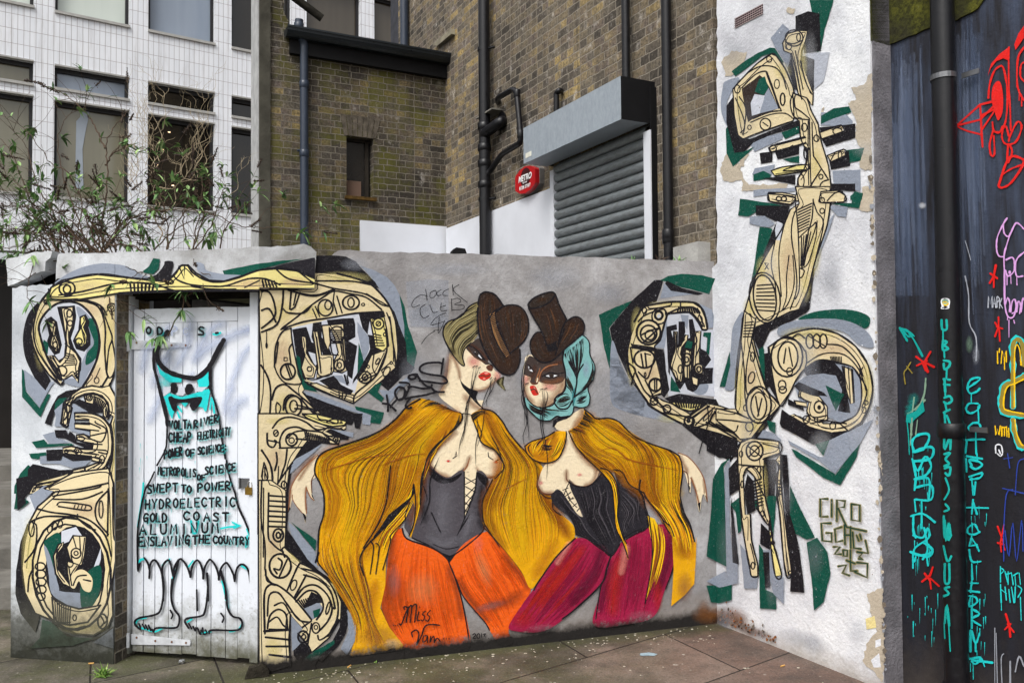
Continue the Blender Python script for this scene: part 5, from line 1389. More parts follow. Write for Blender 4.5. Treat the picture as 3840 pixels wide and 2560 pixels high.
pb.run('''
@V1 f q 220 480 300 400 420 410 400 500 300 600 250 600
f q 205 1340 260 1200 330 1310 400 1200 440 1210 370 1330 390 1400 310 1430 230 1410
f q 730 60 800 65 790 105 730 100
f q 1400 570 1370 590 1340 660 1240 690 1280 780 1210 810 1240 880 1280 940 1270 1080 1290 1140 1340 1160 1300 1260 1310 1320 1395 1340 1400 900
f q 1400 1390 1385 1480 1340 1470 1320 1568 1410 1568
f q 1020 870 1000 905 1005 860 1030 830
f q 380 1400 440 1450 740 1440 740 1480 560 1500 380 1480
@V2 f q 1330 0 1415 0 1405 200 1300 180 1320 60
f q 390 0 750 10 560 30 380 30
@V4 f q 965 1070 1050 1040 1062 1400 1050 1568 1000 1500 940 1450 960 1350 1020 1280 980 1160
f q 1030 250 1020 320 1050 420 1040 300
f w 1010 1330 1040 1320 1040 1360 1010 1370
f w 985 1440 1030 1400 1040 1480 1000 1480
f Y 955 1210 1005 1195 1015 1260 960 1270
b.7 r 90 1190 110 60
b.7 r 200 1200 120 70
b.6 N 300 1270 120 40 25
b.5 r 60 1150 40 60
b.5 r 250 1210 60 40 30
b.5 r 380 1290 70 26 28
b.4 gw 620 1330 160 60 20
b.55 k 150 1225 60 40
@V1 F s 250 640 230 690 215 800 225 900 270 990 260 830 310 700 360 610
f s 605 300 700 190 750 230 770 380 740 540 700 460 640 370
f S2 880 420 1070 410 1040 560 1020 640 950 700 930 560 860 460
f s 1000 880 1200 900 1250 950 1240 1000 1000 980
f s 460 1370 480 1320 640 1290 600 1400
f s 430 1110 700 1040 700 1090 480 1190
f s 1090 1340 1310 1330 1310 1500 1100 1460
f s 470 1490 800 1470 800 1500 470 1545
f g 300 560 420 470 500 420 600 375 640 380 710 490 690 500 620 420 540 440 400 550 330 600
f g 910 0 1100 0 1060 140 1030 230 1000 390 970 410 930 230 930 100
f g 1000 910 1100 850 1220 835 1240 880 1100 930 1000 975
f g 255 1010 270 990 320 1200 400 1190 480 1150 410 1220 310 1310 260 1200
f g 690 1040 830 990 840 1040 720 1090
f g 1200 1180 1340 1160 1310 1260 1200 1280
f g 470 1370 550 1340 610 1370 600 1400 470 1420
f g 1230 1540 1270 1500 1330 1520 1320 1568 1230 1568
f g 700 1250 830 1220 830 1280 760 1270
f k 800 130 900 90 990 110 1000 400 870 420 860 300 800 230
f k 770 420 830 450 870 440 950 470 945 720 900 600 850 560 850 720 790 700 740 540
f k 260 830 310 760 320 900 360 1080 440 1090 830 940 830 990 600 1060 470 1120 400 1190 320 1200 260 960
f k 990 1000 1270 970 1270 1080 1040 1150 1010 1100
f k 520 1200 620 1190 620 1270 530 1285
f k 640 1190 830 1130 830 1210 660 1250
f k 1060 1230 1220 1180 1230 1300 1080 1330
f k 540 1400 800 1370 800 1450 650 1420
f k 1080 1440 1270 1440 1270 1500 1080 1490
f t 310 700 380 620 500 500 610 425 650 440 720 540 780 680 790 730 830 760 850 790 790 920 780 950 600 1010 440 1070 390 1090 350 1060 320 900
b.5 y 700 560 80 80
b.5 y 370 830 40 160
f mb 380 700 520 590 560 620 600 690 670 850 470 930 430 960 410 880
f s 590 690 670 850 520 890 560 740
f i 480 740 560 750 520 890 460 910 450 810
f g 515 620 560 600 590 690 550 750 480 720
f t 700 340 740 265 830 240 895 245 880 320 850 400 845 470 900 620 940 730 935 830 910 800 890 770 850 780 820 730 790 560 760 420 710 400
f t 780 730 890 770 930 880 980 980 1000 1100 1060 1300 1080 1470 1070 1575 800 1575 820 1400 880 1300 890 1200 840 1080 830 950 790 920
b.5 y 960 1300 60 160
b.5 y 860 500 40 200
f t 990 1040 1080 1000 1160 980 1180 1030 1010 1090
f t 590 1160 650 1130 880 1070 880 1120 640 1190 600 1190
f t 1050 1220 1180 1170 1190 1220 1080 1270
f y 610 1340 700 1310 880 1290 890 1340 640 1380
f t 590 1510 700 1510 800 1530 800 1568 585 1568
l7 k 310 700 380 620 500 500 610 425 650 440 720 540 780 680 790 730
l7 k 320 900 350 1060 390 1090 440 1070 600 1010 780 950
l7 k 430 570 530 520 640 530 700 600 730 700
l7 k 380 690 480 590 560 560 590 600 660 800 690 870
l7 k 470 930 600 880 690 870
l6 k 570 570 640 760 670 850
o6 k 345 700 22 32
o6 k 595 465 20 24
o7 k 565 975 42 46
l6 k 545 960 585 990
o5 k 440 1000 14 18
l6 k 450 960 600 900 720 890 780 930
l6 k 330 770 400 950 390 1060
l6 k 360 760 410 850 400 1000 370 1040
o8 k 700 780 18 48
o5 k 655 660 20 36
o7 k 790 300 70 64
o6 k 825 295 15 30
o6 k 750 365 20 26
l6 k 720 330 780 345 850 320
l7 k 770 420 810 580 850 780
l6 k 800 400 830 560 860 700
l7 k 840 480 880 640 930 740
l7 k 790 720 760 800 780 900 820 930 910 940
l7 k 800 740 790 830 850 880 910 930
l7 k 900 780 920 860 980 970
l7 k 910 930 915 1200 920 1400 930 1568
l6 k 900 950 900 1200 905 1450
l7 k 930 960 940 1200 960 1250 1060 1410
l7 k 830 950 840 1080 890 1200 880 1300 820 1400
l7 k 980 980 1000 1100 1060 1300 1080 1470
o6 k 870 1000 22 32
o6 k 965 1085 20 26
o6 k 625 1165 26 26
l6 k 650 1140 880 1080
l6 k 600 1195 880 1125
l6 k 700 1190 780 1140
l6 k 990 1040 1160 985 1180 1030 1010 1088
o6 k 1130 1030 36 26
l6 k 1050 1220 1180 1172 1190 1220 1080 1268 1110 1200
l6 k 610 1340 700 1310 880 1290 890 1335 640 1378
o6 k 1150 1220 14 36
o7 k 880 1200 14 46
o6 k 845 1420 24 52
o6 k 1000 1385 16 18
l7 k 1060 1410 1000 1440 970 1568
l7 k 1000 1330 880 1520 860 1568
l6 k 800 1300 700 1340 860 1330
@V2 f g 365 95 580 125 760 160 500 150 490 200 430 235 350 225
f k 490 145 755 150 740 220 710 300 660 280 560 230 490 220
f s 440 235 560 230 640 290 600 320 520 310 440 290
f g 520 315 620 330 560 560 500 720 450 760 480 600
f k 650 280 660 350 640 420 560 560 500 700 560 500 600 400
f k 920 690 950 640 910 960 880 990 790 1040 600 1130 560 1220 520 1300 480 1200 480 1110 700 1020 830 960 900 800
F g 820 1040 950 980 1160 960 1300 980 1385 1030 1350 1110 1200 1060 1000 1030
F s 670 1100 800 1050 960 1035 1150 1040 1300 1090 1390 1170 1410 1260 1300 1240 1180 1140 1000 1110 850 1110 680 1170
F s 390 980 310 1100 290 1300 240 1568 330 1568 345 1350 370 1180
f g 285 1290 290 1400 250 1568 205 1568
f k 545 1310 590 1300 620 1400 640 1568 580 1568
f g 510 1280 550 1250 540 1450
f s 1060 150 1120 150 1210 160 1200 240 1130 230
f g 1080 130 1240 130 1260 40 1330 50 1300 170 1220 160
f s 1040 300 1110 200 1060 350 1000 500 960 640 940 640 1000 450
f t 800 0 1070 0 1075 130 1050 300 1000 450 950 600 900 800 830 960 760 980 600 1060 480 1110 470 1190 500 1300 580 1568 330 1568 345 1350 370 1180 385 1040 430 880 480 720 560 560 640 420 700 320 760 180 830 130
b.6 y 950 500 60 240
b.6 y 540 650 60 120
b.6 y 440 950 60 100
b.5 e 750 600 80 240
b.5 y 880 780 50 140
f t 585 55 700 65 800 90 760 140 600 115
f t 1000 40 1130 30 1190 70 1180 120 1000 125 990 90
f i 655 270 700 290 690 420 650 420 640 340
l8 k 760 180 700 320 640 420 560 560 480 720 430 880 385 1040
l8 k 1075 130 1050 300 1000 450 950 600 900 800 830 960 760 980 600 1060 480 1110 470 1190
l7 k 830 130 780 250 770 400 800 600 810 800 760 960
l7 k 940 100 930 250 890 400 850 640
l7 k 800 130 820 320 830 600 830 800 800 880
h7 k 9 820 170 820 370 930 120 900 330
l6 k 830 400 870 360 940 300 960 280 950 350 850 630
h6 k 5 840 400 930 350 840 620 870 620
l6 k 970 270 960 400 900 600 840 640
l7 k 840 640 870 660 850 710 830 710
l7 k 940 110 970 200 1020 290 960 560
o6 k 1010 190 18 20
l6 k 720 270 680 440 670 600 690 860
l6 k 750 540 740 620 730 720 730 860 700 960
l6 k 780 540 790 760 740 920 680 980
l6 k 640 430 610 600 640 760 650 880
o9 k 560 870 88 180 -8
o8 k 560 870 120 200 -8
h7 k 8 500 760 490 980 625 750 640 990
p6 k 560 600 590 600 560 650 590 650 560 600
o7 k 440 1015 14 18
h7 k 7 410 1050 420 1190 470 1060 460 1210
l7 k 385 1040 410 1080 400 1150 370 1190
l7 k 480 1050 490 1030 480 1110
l8 k 370 1180 345 1350 330 1568
l7 k 400 1150 440 1250 420 1400 400 1568
l7 k 460 1220 430 1340 480 1450 560 1568
l8 k 470 1190 500 1300 580 1568
l6 k 390 1180 380 1400 360 1568
o6 k 465 1330 14 32
o6 k 460 1500 16 40 -20
l7 k 585 55 700 65 800 90 760 140 600 115 585 60
o7 k 670 95 20 18
o7 k 710 95 20 18
l7 k 1000 40 1130 30 1190 70 1180 120 1000 125 990 90
o6 k 1010 105 18 20
l6 k 1050 110 1110 50 1170 40
@Q f t 295 195 370 145 450 115 530 105 630 130 715 190 775 280 797 390 780 480 740 555 680 595 600 605 500 580 440 545 400 520 420 515 470 545 500 500 560 560 640 560 715 520 742 450 738 350 700 290 620 265 540 255 470 300 430 350 400 410 350 475 320 380 300 280
b.6 y 500 130 160 40
b.6 y 770 380 40 150
b.5 e 600 200 120 50
f s 470 335 620 270 700 290 738 350 742 450 715 520 640 555 560 520 500 500 440 440 420 370
f k 465 305 540 260 610 265 650 310 670 380 690 510 630 500 650 400 620 330 560 320 480 330
f g 570 375 640 410 660 420 620 500 600 460
f k 420 380 440 360 560 410 580 430 500 420 440 400
f k 390 440 460 480 470 500 390 470
f k 350 560 360 490 400 520 480 570 600 605 690 590 760 550 700 610 600 640 510 660 440 620 360 580
f t 445 400 500 420 540 430 580 480 580 540 540 555 500 540 480 500 490 460 440 430
f t 420 450 480 460 480 480 430 470
f t 650 285 700 300 710 460 690 465 670 400
f k 270 220 300 230 330 400 350 470 310 400 280 340
f g 250 240 275 200 280 360 262 330
f g 405 680 430 690 615 800 640 855 560 820 430 720
f g 640 855 615 810 740 640 720 720
f s 390 640 540 720 560 720 590 640 760 560 800 540 740 650 615 800 540 740 400 660
f g 520 660 590 640 560 715
o10 k 385 240 76 96
o9 k 390 240 48 72
l8 k 380 200 370 270
l8 k 395 195 412 285
l9 k 295 195 370 145 450 115 530 105 630 130 715 190 775 280 797 390 780 480 740 555 680 595 600 605
l8 k 300 200 310 290 350 475 400 410 430 350 470 300 540 255 620 265 700 290 738 350 742 450 715 520 640 560
l8 k 470 150 440 130 410 150
o8 k 495 165 18 34
o8 k 528 165 18 34
o8 k 560 165 18 34
p6 k 490 140 570 190
l8 k 575 180 650 190 720 260 750 330
l7 k 480 270 560 225 660 230 730 300 765 400
l7 k 475 210 480 260 470 300
h6 k 8 590 240 650 240 600 270 650 275
l7 k 750 290 735 330 770 400 745 480
o6 k 755 495 10 14
o6 k 765 460 10 10
o7 k 362 375 18 22
o7 k 365 398 18 16
o6 k 398 310 14 18
l7 k 340 160 380 150 440 170 470 210
o8 k 540 480 24 28
d k 540 482 9 11
o6 k 605 570 14 18
l7 k 500 560 560 545 600 550 670 560
o6 k 478 540 16 18
l7 k 460 390 450 430 500 460
o6 k 525 540 8 10
l7 k 480 510 520 530 580 520
l7 k 640 560 680 595
l6 k 660 285 670 400 690 460
l6 k 680 290 690 460
l6 k 695 300 705 460
f k 0 600 40 620 140 650 150 720 60 725 0 690
f k 270 560 350 475 340 500 290 570 240 630 215 630
f g 290 545 330 555 330 610 300 590
f s 270 590 330 610 360 640 340 650 240 640
f t 180 20 235 60 215 160 240 250 290 400 350 475 270 560 215 630 160 635 130 600 60 555 45 540 45 488 60 490 140 490 145 350 165 170
b.6 y 160 400 30 140
b.6 y 220 570 60 40
b.5 e 210 330 40 90
o10 k 250 470 60 88
o9 k 250 475 38 66
l8 k 235 430 250 520
l8 k 265 440 245 525
l8 k 215 160 240 250 290 400 350 475 270 560 215 630 160 635
l8 k 165 170 145 350 140 490 200 535
l7 k 165 170 180 300 185 440 200 520
l7 k 215 160 190 300 195 420 240 390 280 420
o7 k 220 240 10 22
o7 k 215 340 14 28 15
o6 k 185 485 8 14
h7 k 6 185 70 175 150 225 65 215 150
l8 k 45 488 60 490 140 510 200 535
l8 k 45 540 120 545 200 555 230 545
l8 k 60 555 120 600 150 625
o7 k 205 575 18 22
l7 k 45 560 130 600 150 570
l8 k 40 500 10 560
@Q2 f g 110 150 70 175 30 250 20 420 0 620 95 670 85 250 80 190
f s 85 200 110 150 110 460 125 640 150 660 150 750 90 740 95 660
f k 150 150 155 300 110 330 105 200
f k 120 340 155 660 125 650 115 380
f g 115 370 165 330 165 500 150 510 140 410
f k 275 155 330 155 335 200 325 330 330 440 300 420 280 330
f g 205 380 235 390 300 460 320 520 325 450 335 330 300 330 240 350
f g 400 280 430 350 520 530 480 540 425 510 400 420
f g 480 555 530 530 580 600 595 700 560 840 515 880 505 750
f k 355 130 385 135 395 260 400 420 430 520 445 580 470 795 400 790 405 720 390 560
f s 190 300 215 330 200 420
f k 195 225 225 260 235 400 195 420 180 300
f k 260 460 300 500 305 590 255 560
f g 250 560 270 590 280 780 330 800 335 875 255 870
f s 160 560 205 620 215 715 245 720 240 775 180 775
f s 270 590 310 590 330 720 370 720 370 850 320 800
f k 270 600 300 600 305 770 280 770
f g 0 760 60 760 120 755 120 830 60 845 20 840
f s 0 740 90 690 150 750 60 770
f t 150 110 165 75 210 55 345 70 350 125 275 150 275 200 280 330 305 450 290 465 250 400 230 240 195 205 175 230 185 420 210 420 215 540 245 660 245 715 215 715 200 650 185 560 165 420 150 190
f t 330 160 355 130 355 250 370 400 390 560 408 700 385 715 370 640 352 420 335 330 345 190
f y 300 450 318 560 335 600 360 710 330 715 310 590 300 500
b.5 y 290 90 60 30
b.5 y 270 280 30 120
o10 k 230 115 40 46
o8 k 230 115 22 26
p8 k 195 90 262 142
p7 k 262 85 200 145
l8 k 150 190 150 100 170 70 210 55 345 70 352 125 270 155
l7 k 270 80 350 100
l8 k 150 180 200 185 275 190
l8 k 150 190 165 420 185 560 205 660 215 715 245 715 245 660 215 540 210 420
l8 k 195 205 230 240 275 330
l8 k 175 240 190 200 230 195 262 240
h8 k 9 218 255 240 390 262 240 272 380
l8 k 270 190 280 330 305 450 290 465 240 390
l8 k 330 160 350 190 335 240 345 330
h7 k 5 332 245 338 330 355 250 360 330
l8 k 355 130 360 300 390 560 408 700 385 720 370 640 350 420 340 330
o7 k 222 665 9 16
l6 k 210 560 235 660
o6 k 318 555 7 9
o6 k 268 415 9 13
o6 k 170 275 6 16
o6 k 165 130 8 14
o6 k 252 205 10 14
o6 k 400 700 8 10
l8 k 305 450 320 560 360 710 330 715 310 590
''')
pb.done('right', 'painted_machine_letters', MP_C, plast)
rd = random.Random(61)
def rag(col, x, y, sz, n=7):
    a0 = rd.random() * 6; pb.fill(col, [(x + sz * rd.uniform(.45, 1.1) * cos(a0 + 2 * pi * k / n), y + sz * rd.uniform(.6, 1.5) * sin(a0 + 2 * pi * k / n)) for k in range(n)])
pb.ws = 1.0; pb.auto = False; pb.layer('peel')
for i in range(70):      # broken arris of the plaster
    t = rd.random(); y = 560 + 1990 * t; x = 3254 + (y - 153) * .0287 - abs(rd.gauss(0, 5)) ; rag(rd.choice(['q', 'q', 'gw', 'qd', 'qd']), x, y, rd.uniform(3, 13))
for i in range(110):      # rust and flakes at the damp corner
    t = rd.random() ** 1.4; x = 2702 + 210 * t; y = 2330 + (x - 2697) * .4 - abs(rd.gauss(0, 1)) * (38 - 26 * t) - 3; rag(rd.choice(['r', 'qd', 'qd', 'rk', 'b']), x, y, rd.uniform(1.5, 5.5))
for i in range(34):
    x = rd.uniform(2710, 3280); y = rd.uniform(60, 2420); pb.blob(rd.choice(['S2', 'gw', 'w']), x, y, rd.uniform(20, 70), rd.uniform(30, 160), rd.uniform(.12, .3))
for i in range(120):
    x = rd.uniform(2710, 3290); y = rd.uniform(40, 2500); rag(rd.choice(['gw', 'S2', 'qd', 'w']), x, y, rd.uniform(1, 2.6), 5)
pb.done('peel', 'peeling_patches', MP_C, plast)
pb.layer('sig')
SIG = '''
p@W C 580 345 545 345 545 430 580 430
p@W C 600 350 600 430
p@W C 625 450 625 350 665 355 660 385 630 388 672 480
p@W C 695 370 735 375 735 452 695 445 695 370
p@W C 595 462 550 462 555 545 600 550 600 508 575 508
p@W C 648 480 615 490 620 552 652 545
p@W C 662 470 664 562
p@W C 662 518 690 518
p@W C 690 480 692 580
p@W C 672 480 765 500
p@W C 700 505 706 580 740 585
p@W C 720 520 730 545
p@W C 735 515 742 540
p@W C 762 545 775 605 722 598
p@W C 610 575 640 575 614 610 646 610
p@W C 655 590 676 592 674 620 656 618 655 590
p@W C 690 590 690 632
p@W C 672 640 712 655
p@W C 722 600 748 606 732 622 752 638 730 632
p@W C 632 668 670 662 652 700 684 712
p@W C 690 640 692 690 722 690
p@W C 722 650 772 655 770 722 712 696
'''
pb.run('@Q2 ' + SIG.strip().replace('@W', '12').replace(' C ', ' ol '))
pb.run('@Q2 ' + SIG.strip().replace('@W', '6').replace(' C ', ' gd '))
pb.done('sig', 'painted_signature', MP_C, plast, 'olive and dark green angular signature')
# ---------------------------------------------------------------- the two painted women
def W(data): pb.run(data)
pb.lv = .0012; pb.ws = .9; pb.layer('pale'); pb.fill('S2', conv('U3', '60 20 300 -10 518 0 520 300 518 505 330 508 100 500 80 250'), a=.4)
pb.fill('S2', conv('U3', '90 330 330 260 510 420 500 500 120 490'), a=.4)
for x, y, rx_2, ry_2 in [(1700, 1010, 160, 30), (2080, 1040, 120, 60), (2280, 1100, 90, 50), (2300, 1500, 120, 160), (1560, 1400, 70, 90), (2470, 1900, 60, 200), (1330, 990, 60, 30), (1960, 1350, 40, 160)]: pb.blob('S2', x, y, rx_2, ry_2, .35)
pb.done('pale', 'pale_wall_patches', MP_B, wallB); pb.layer('w1')
W('''
@X2 a40 b 830 540 700 650 590 780 495 950 470 1150
F n 840 540 720 650 600 780 500 950 470 1150 450 1290 480 1240 510 1120 560 1200 640 1290 680 1430 690 1300 680 1100 690 960 740 1080 800 1140 760 1030 760 880 830 800
a22 b 810 560 700 700 600 860
a14 b 690 960 680 1060 690 1250
a10 b 500 1000 480 1150 470 1230
l4 b 840 545 720 650 600 780 500 950 470 1150 455 1280
l4 b 690 960 740 1080 790 1130
l4 b 690 970 680 1100 695 1300
l3 b 510 1060 515 1120 560 1200 640 1300
l4 N 800 790 760 880 765 1030
f k 755 1040 770 1060 805 1140 765 1085
f k 640 1290 680 1320 690 1350 682 1430
f k 470 1210 485 1240 452 1300
@U3 F n 540 770 520 900 500 1050 430 1190 420 1240 520 1330 640 1400 760 1430 860 1370 880 1350 800 1240 830 1180 920 1160 1000 1090 1065 1025 1000 950 940 870 900 800 850 700 780 640 680 720
@U4 F n 1390 120 1450 130 1500 260 1540 380 1660 440 1720 540 1700 640 1620 680 1540 650 1500 620 1480 800 1420 1000 1390 1060 1390 620 1350 640 1250 680 1160 640 1085 560 1085 480 1180 380 1300 270 1365 160
f n 1200 0 1560 0 1540 60 1450 130 1360 115
@U3 a34 b 530 800 510 950 470 1120 440 1200
a26 b 1050 1040 960 1130 860 1180 780 1170
a40 b 700 1250 780 1330 850 1370
a22 b 560 800 620 940 640 1040
b.7 p 790 870 90 80
b.6 p 1040 1020 50 70
F k 630 985 655 1080 740 1155 830 1188 815 1250 840 1310 895 1370 860 1355 790 1290 730 1215 660 1125
F m 705 725 740 690 850 620 900 720 960 800 940 870 965 890 920 905 870 870 800 830 750 780
a16 N 760 690 860 760 930 850
F w 800 765 835 785 880 842 845 818
F mb 815 755 840 790 830 812 805 780
l5 k 740 700 800 730 860 790 910 860
l4 k 790 770 840 825 890 850
l4 h 730 720 770 790 830 840 910 880
F N 920 930 955 905 992 920 985 970 945 965
l4 k 945 890 975 905 995 925
F R 838 1020 905 978 970 1000 965 1040 930 1062 900 1075 855 1055
F R2 900 990 930 985 945 1000 915 1005
F R2 890 1045 915 1050 905 1065 890 1060
l5 N 850 1025 890 1018 920 1030 962 1015
d k 852 990 6 6
@U4 a26 b 1095 480 1090 570 1160 640 1260 675
a26 b 1350 640 1400 590 1435 510
a20 b 1500 600 1550 650 1640 672 1700 630
a22 b 1560 400 1660 450 1715 540
a30 b 1310 290 1200 390 1110 470
a16 b 1420 640 1420 800 1400 1000
L5 b 1360 640 1410 590 1440 500
L4 N 1085 560 1160 645 1250 682 1350 640 1390 600
L4 N 1500 610 1545 655 1620 682 1700 640 1722 540
b.8 p 1250 535 30 16
d R 1248 538 10 8
b.8 p 1670 545 26 18
d R 1672 545 10 8
p4 k 1290 512 1325 490 1318 455
p3 k 1308 500 1312 470
p4 k 1645 525 1605 500 1600 460
p3 k 1620 512 1600 490
p4 k 1670 535 1710 515
''')
pb.done('w1', 'painted_woman', MP_B, wallB, 'painted woman in bowler hat and orange trousers')
w1 = bpy.data.objects['painted_woman']
L0 = pb.lv; pb.layer('w1c')
W('''
@U4 F c 1030 600 1080 570 1160 645 1250 682 1390 630 1390 1040 1385 1060 1500 640 1600 690 1590 800 1550 900 1560 1080 1545 1165 1330 1340 1240 1372 1160 1330 1070 1275 930 1212 960 1080 1000 920 1010 780
f c 900 880 935 860 950 950 930 1080 905 1190 860 1120 870 1020
F k 1075 580 1160 650 1250 690 1370 640 1310 710 1190 735 1090 665
F k 1500 630 1600 690 1590 760 1520 700
a120 cg 1210 820 1200 960 1190 1130
a60 cg 1100 1220 1210 1270 1300 1240
a60 cg 1440 1000 1420 1120 1380 1220
a40 k 1020 720 1010 900 1040 1040
a40 k 1545 760 1530 950 1545 1110
f n 1398 650 1410 640 1495 640 1480 780 1440 900 1395 1050
l5 k 1390 630 1392 1040
l5 k 1500 640 1490 780 1440 920 1385 1060 1340 1170
p4 k 1400 680 1495 740
p4 k 1495 690 1400 740
p4 k 1400 760 1490 810
p4 k 1488 760 1400 850
p4 k 1400 830 1465 880
p4 k 1470 830 1398 920
p4 k 1398 900 1440 940
p4 k 1445 890 1396 990
p4 k 1395 960 1420 990
l6 k 930 1212 1070 1275 1160 1332 1240 1372 1330 1342 1545 1165 1560 1080
l4 k 1120 1270 1230 1310 1340 1290
l6 k 1560 700 1590 800 1552 900 1560 1080
L5 k 1320 1200 1380 1100 1440 1000
''')
pb.done('w1c', 'corset', MP_B, w1)
L1 = pb.lv; pb.lv = L0; pb.layer('w1t')
W('''
@U6 F O 290 90 350 50 380 110 520 160 600 210 650 265 685 360 720 480 760 640 775 800 660 850 400 820 270 690 220 550 250 350 265 200
F O 645 265 700 190 760 130 880 70 930 110 1000 190 1100 320 1162 430 1100 540 1020 690 1050 770 960 780 870 640 730 470 690 370
''')
pb.strands([conv('U6', g) for g in ['330 110 270 300 250 550 330 740 400 790', '390 130 350 340 360 560 440 800', '500 170 500 400 540 600 590 810', '600 230 650 380 690 560 740 780']], 110, ['O2', 'O3', 'O', 'O2'], (4, 14), (0, .6), (.4, 1), 91, alpha=.35)
pb.strands([conv('U6', g) for g in ['670 280 720 440 840 580 970 750', '760 160 820 340 920 500 1010 680', '860 90 950 260 1040 420 1080 540', '900 90 1000 220 1100 350 1140 430']], 80, ['O2', 'O3', 'O'], (4, 14), (0, .6), (.4, 1), 92, alpha=.35)
W('''
@U6 l4 O 300 95 345 60
f o2 150 130 190 120 210 250 220 420 180 430 150 250
a60 o2 270 300 240 480 230 560 280 690
a46 o2 290 110 270 260
a36 o2 640 300 690 440 720 600
a40 o2 700 380 780 500 880 620
a60 o2 900 540 1000 520 1080 470
a40 o2 1000 220 1090 340 1140 420
b.3 o2 320 460 90 150
b.2 gw 300 380 50 120
b.2 gw 900 540 120 30 -15
b.15 Y 480 430 120 120
b.25 R2 830 150 40 60
b.18 Y 860 300 50 140 -20
l6 k 640 255 690 380 730 520 760 680 775 790
l7 k 350 50 380 115 520 165 600 210 640 250
l5 k 690 370 730 470 800 560 870 640 900 690
l5 k 860 40 1000 190 1100 320 1140 390
f k 590 200 650 265 700 195 660 225
l4 N 220 560 270 690 330 760
l4 O 360 800 360 905
l4 O 450 800 450 900
l4 O 760 790 762 860
l3 O 720 690 722 760
''')
pb.done('w1t', 'trousers', MP_B, w1)
L1 = max(L1, pb.lv); pb.lv = L0; pb.layer('w1h')
W('''
@U3 F o 835 235 740 280 650 390 520 440 465 520 470 620 540 760 590 830 650 900 690 912 670 830 690 740 760 670 830 580 845 400
b.6 oh 560 560 90 120 -30
b.6 oh 760 400 60 100 20
b.7 od 560 760 60 60
b.6 od 830 480 30 130
F od 1030 1080 1110 1030 1105 1110 1130 1180 1070 1135
a14 oh 1085 1060 1075 1110 1110 1160
''')
hg = ['835 250 700 335 560 440 470 540', '840 330 720 400 600 470 500 620 500 660', '838 420 740 500 640 560 560 680 590 800', '835 520 760 600 690 660 640 760 660 880', '832 580 770 660 700 720 672 800 690 905']
pb.strands([conv('U3', g) for g in hg], 90, ['od', 'od', 'oh', 'o', 'k'], (1.5, 4), seed=2)
W('@U3 l6 k 835 235 740 282 650 392 520 442 464 520 470 620 540 760\nl5 k 540 760 590 832 650 900 690 912 672 830 690 740 760 670')
pb.strands([conv('U3', '835 300 815 330 790 350'), conv('U3', '838 440 815 460 790 470'), conv('U3', '836 580 815 590 800 600')], 22, ['k'], (2, 4), (0, .05), (.8, 1), 3, taper=1)
pb.done('w1h', 'hair', MP_B, w1)
pb.layer('w1b')
def hatfur(ch, guides, n, seed):
    pb.strands([conv(ch, g) for g in guides], n, ['B2', 'B', 'B', 'h', 'mb', 'mb'], (2.5, 7), (0, .5), (.6, 1), seed)
W('''
@U3 F B 835 260 850 170 880 142 930 128 1020 160 1100 270 1200 480 1280 740 1280 870 1230 980 1170 1018 1080 990 980 880 900 740 850 600 832 420
b.6 h 960 220 60 80
b.6 h 960 300 40 120 10
b.5 h 900 600 40 120 -20
b.5 h 1150 870 60 100
b.5 h 1050 880 50 60
''')
hatfur('U3', ['850 200 840 400 880 640 1000 880', '940 150 930 380 990 640 1130 960', '1040 200 1020 300 1110 760 1230 960'], 50, 5)
W('''
@U3 F B2 1020 350 1100 285 1190 265 1290 290 1360 390 1372 540 1320 660 1240 730 1180 780 1100 640 1040 500
b.6 h 1150 400 60 100
b.6 h 1290 470 50 120
b.6 h 1320 560 40 90
b.6 mb 1220 520 60 160
b.5 h 1160 650 40 60
''')
hatfur('U3', ['1040 360 1060 480 1120 640 1180 760', '1190 280 1200 420 1210 600 1200 740', '1300 310 1350 420 1340 600 1250 710'], 40, 6)
W('''
@U3 f hb 950 370 1010 335 1030 350 1050 500 1110 640 1178 780 1130 830 1050 700 985 560
h4 k 26 955 380 1125 820 1020 350 1175 785
l6 k 950 370 990 560 1050 700 1130 830
l6 k 1020 350 1045 500 1105 640 1178 785
l7 k 835 260 850 170 880 140 930 126 1020 160 1105 275
l7 k 832 300 832 420 850 600 900 740 980 880 1080 990 1170 1018
l6 k 1170 1018 1235 980 1282 870 1282 740
l6 k 1020 350 1100 285 1190 265 1290 288 1362 390 1374 540 1320 660 1240 730 1180 780
l6 k 930 430 960 400 1000 340 1110 275
''')
pb.done('w1b', 'hat', MP_B, w1)
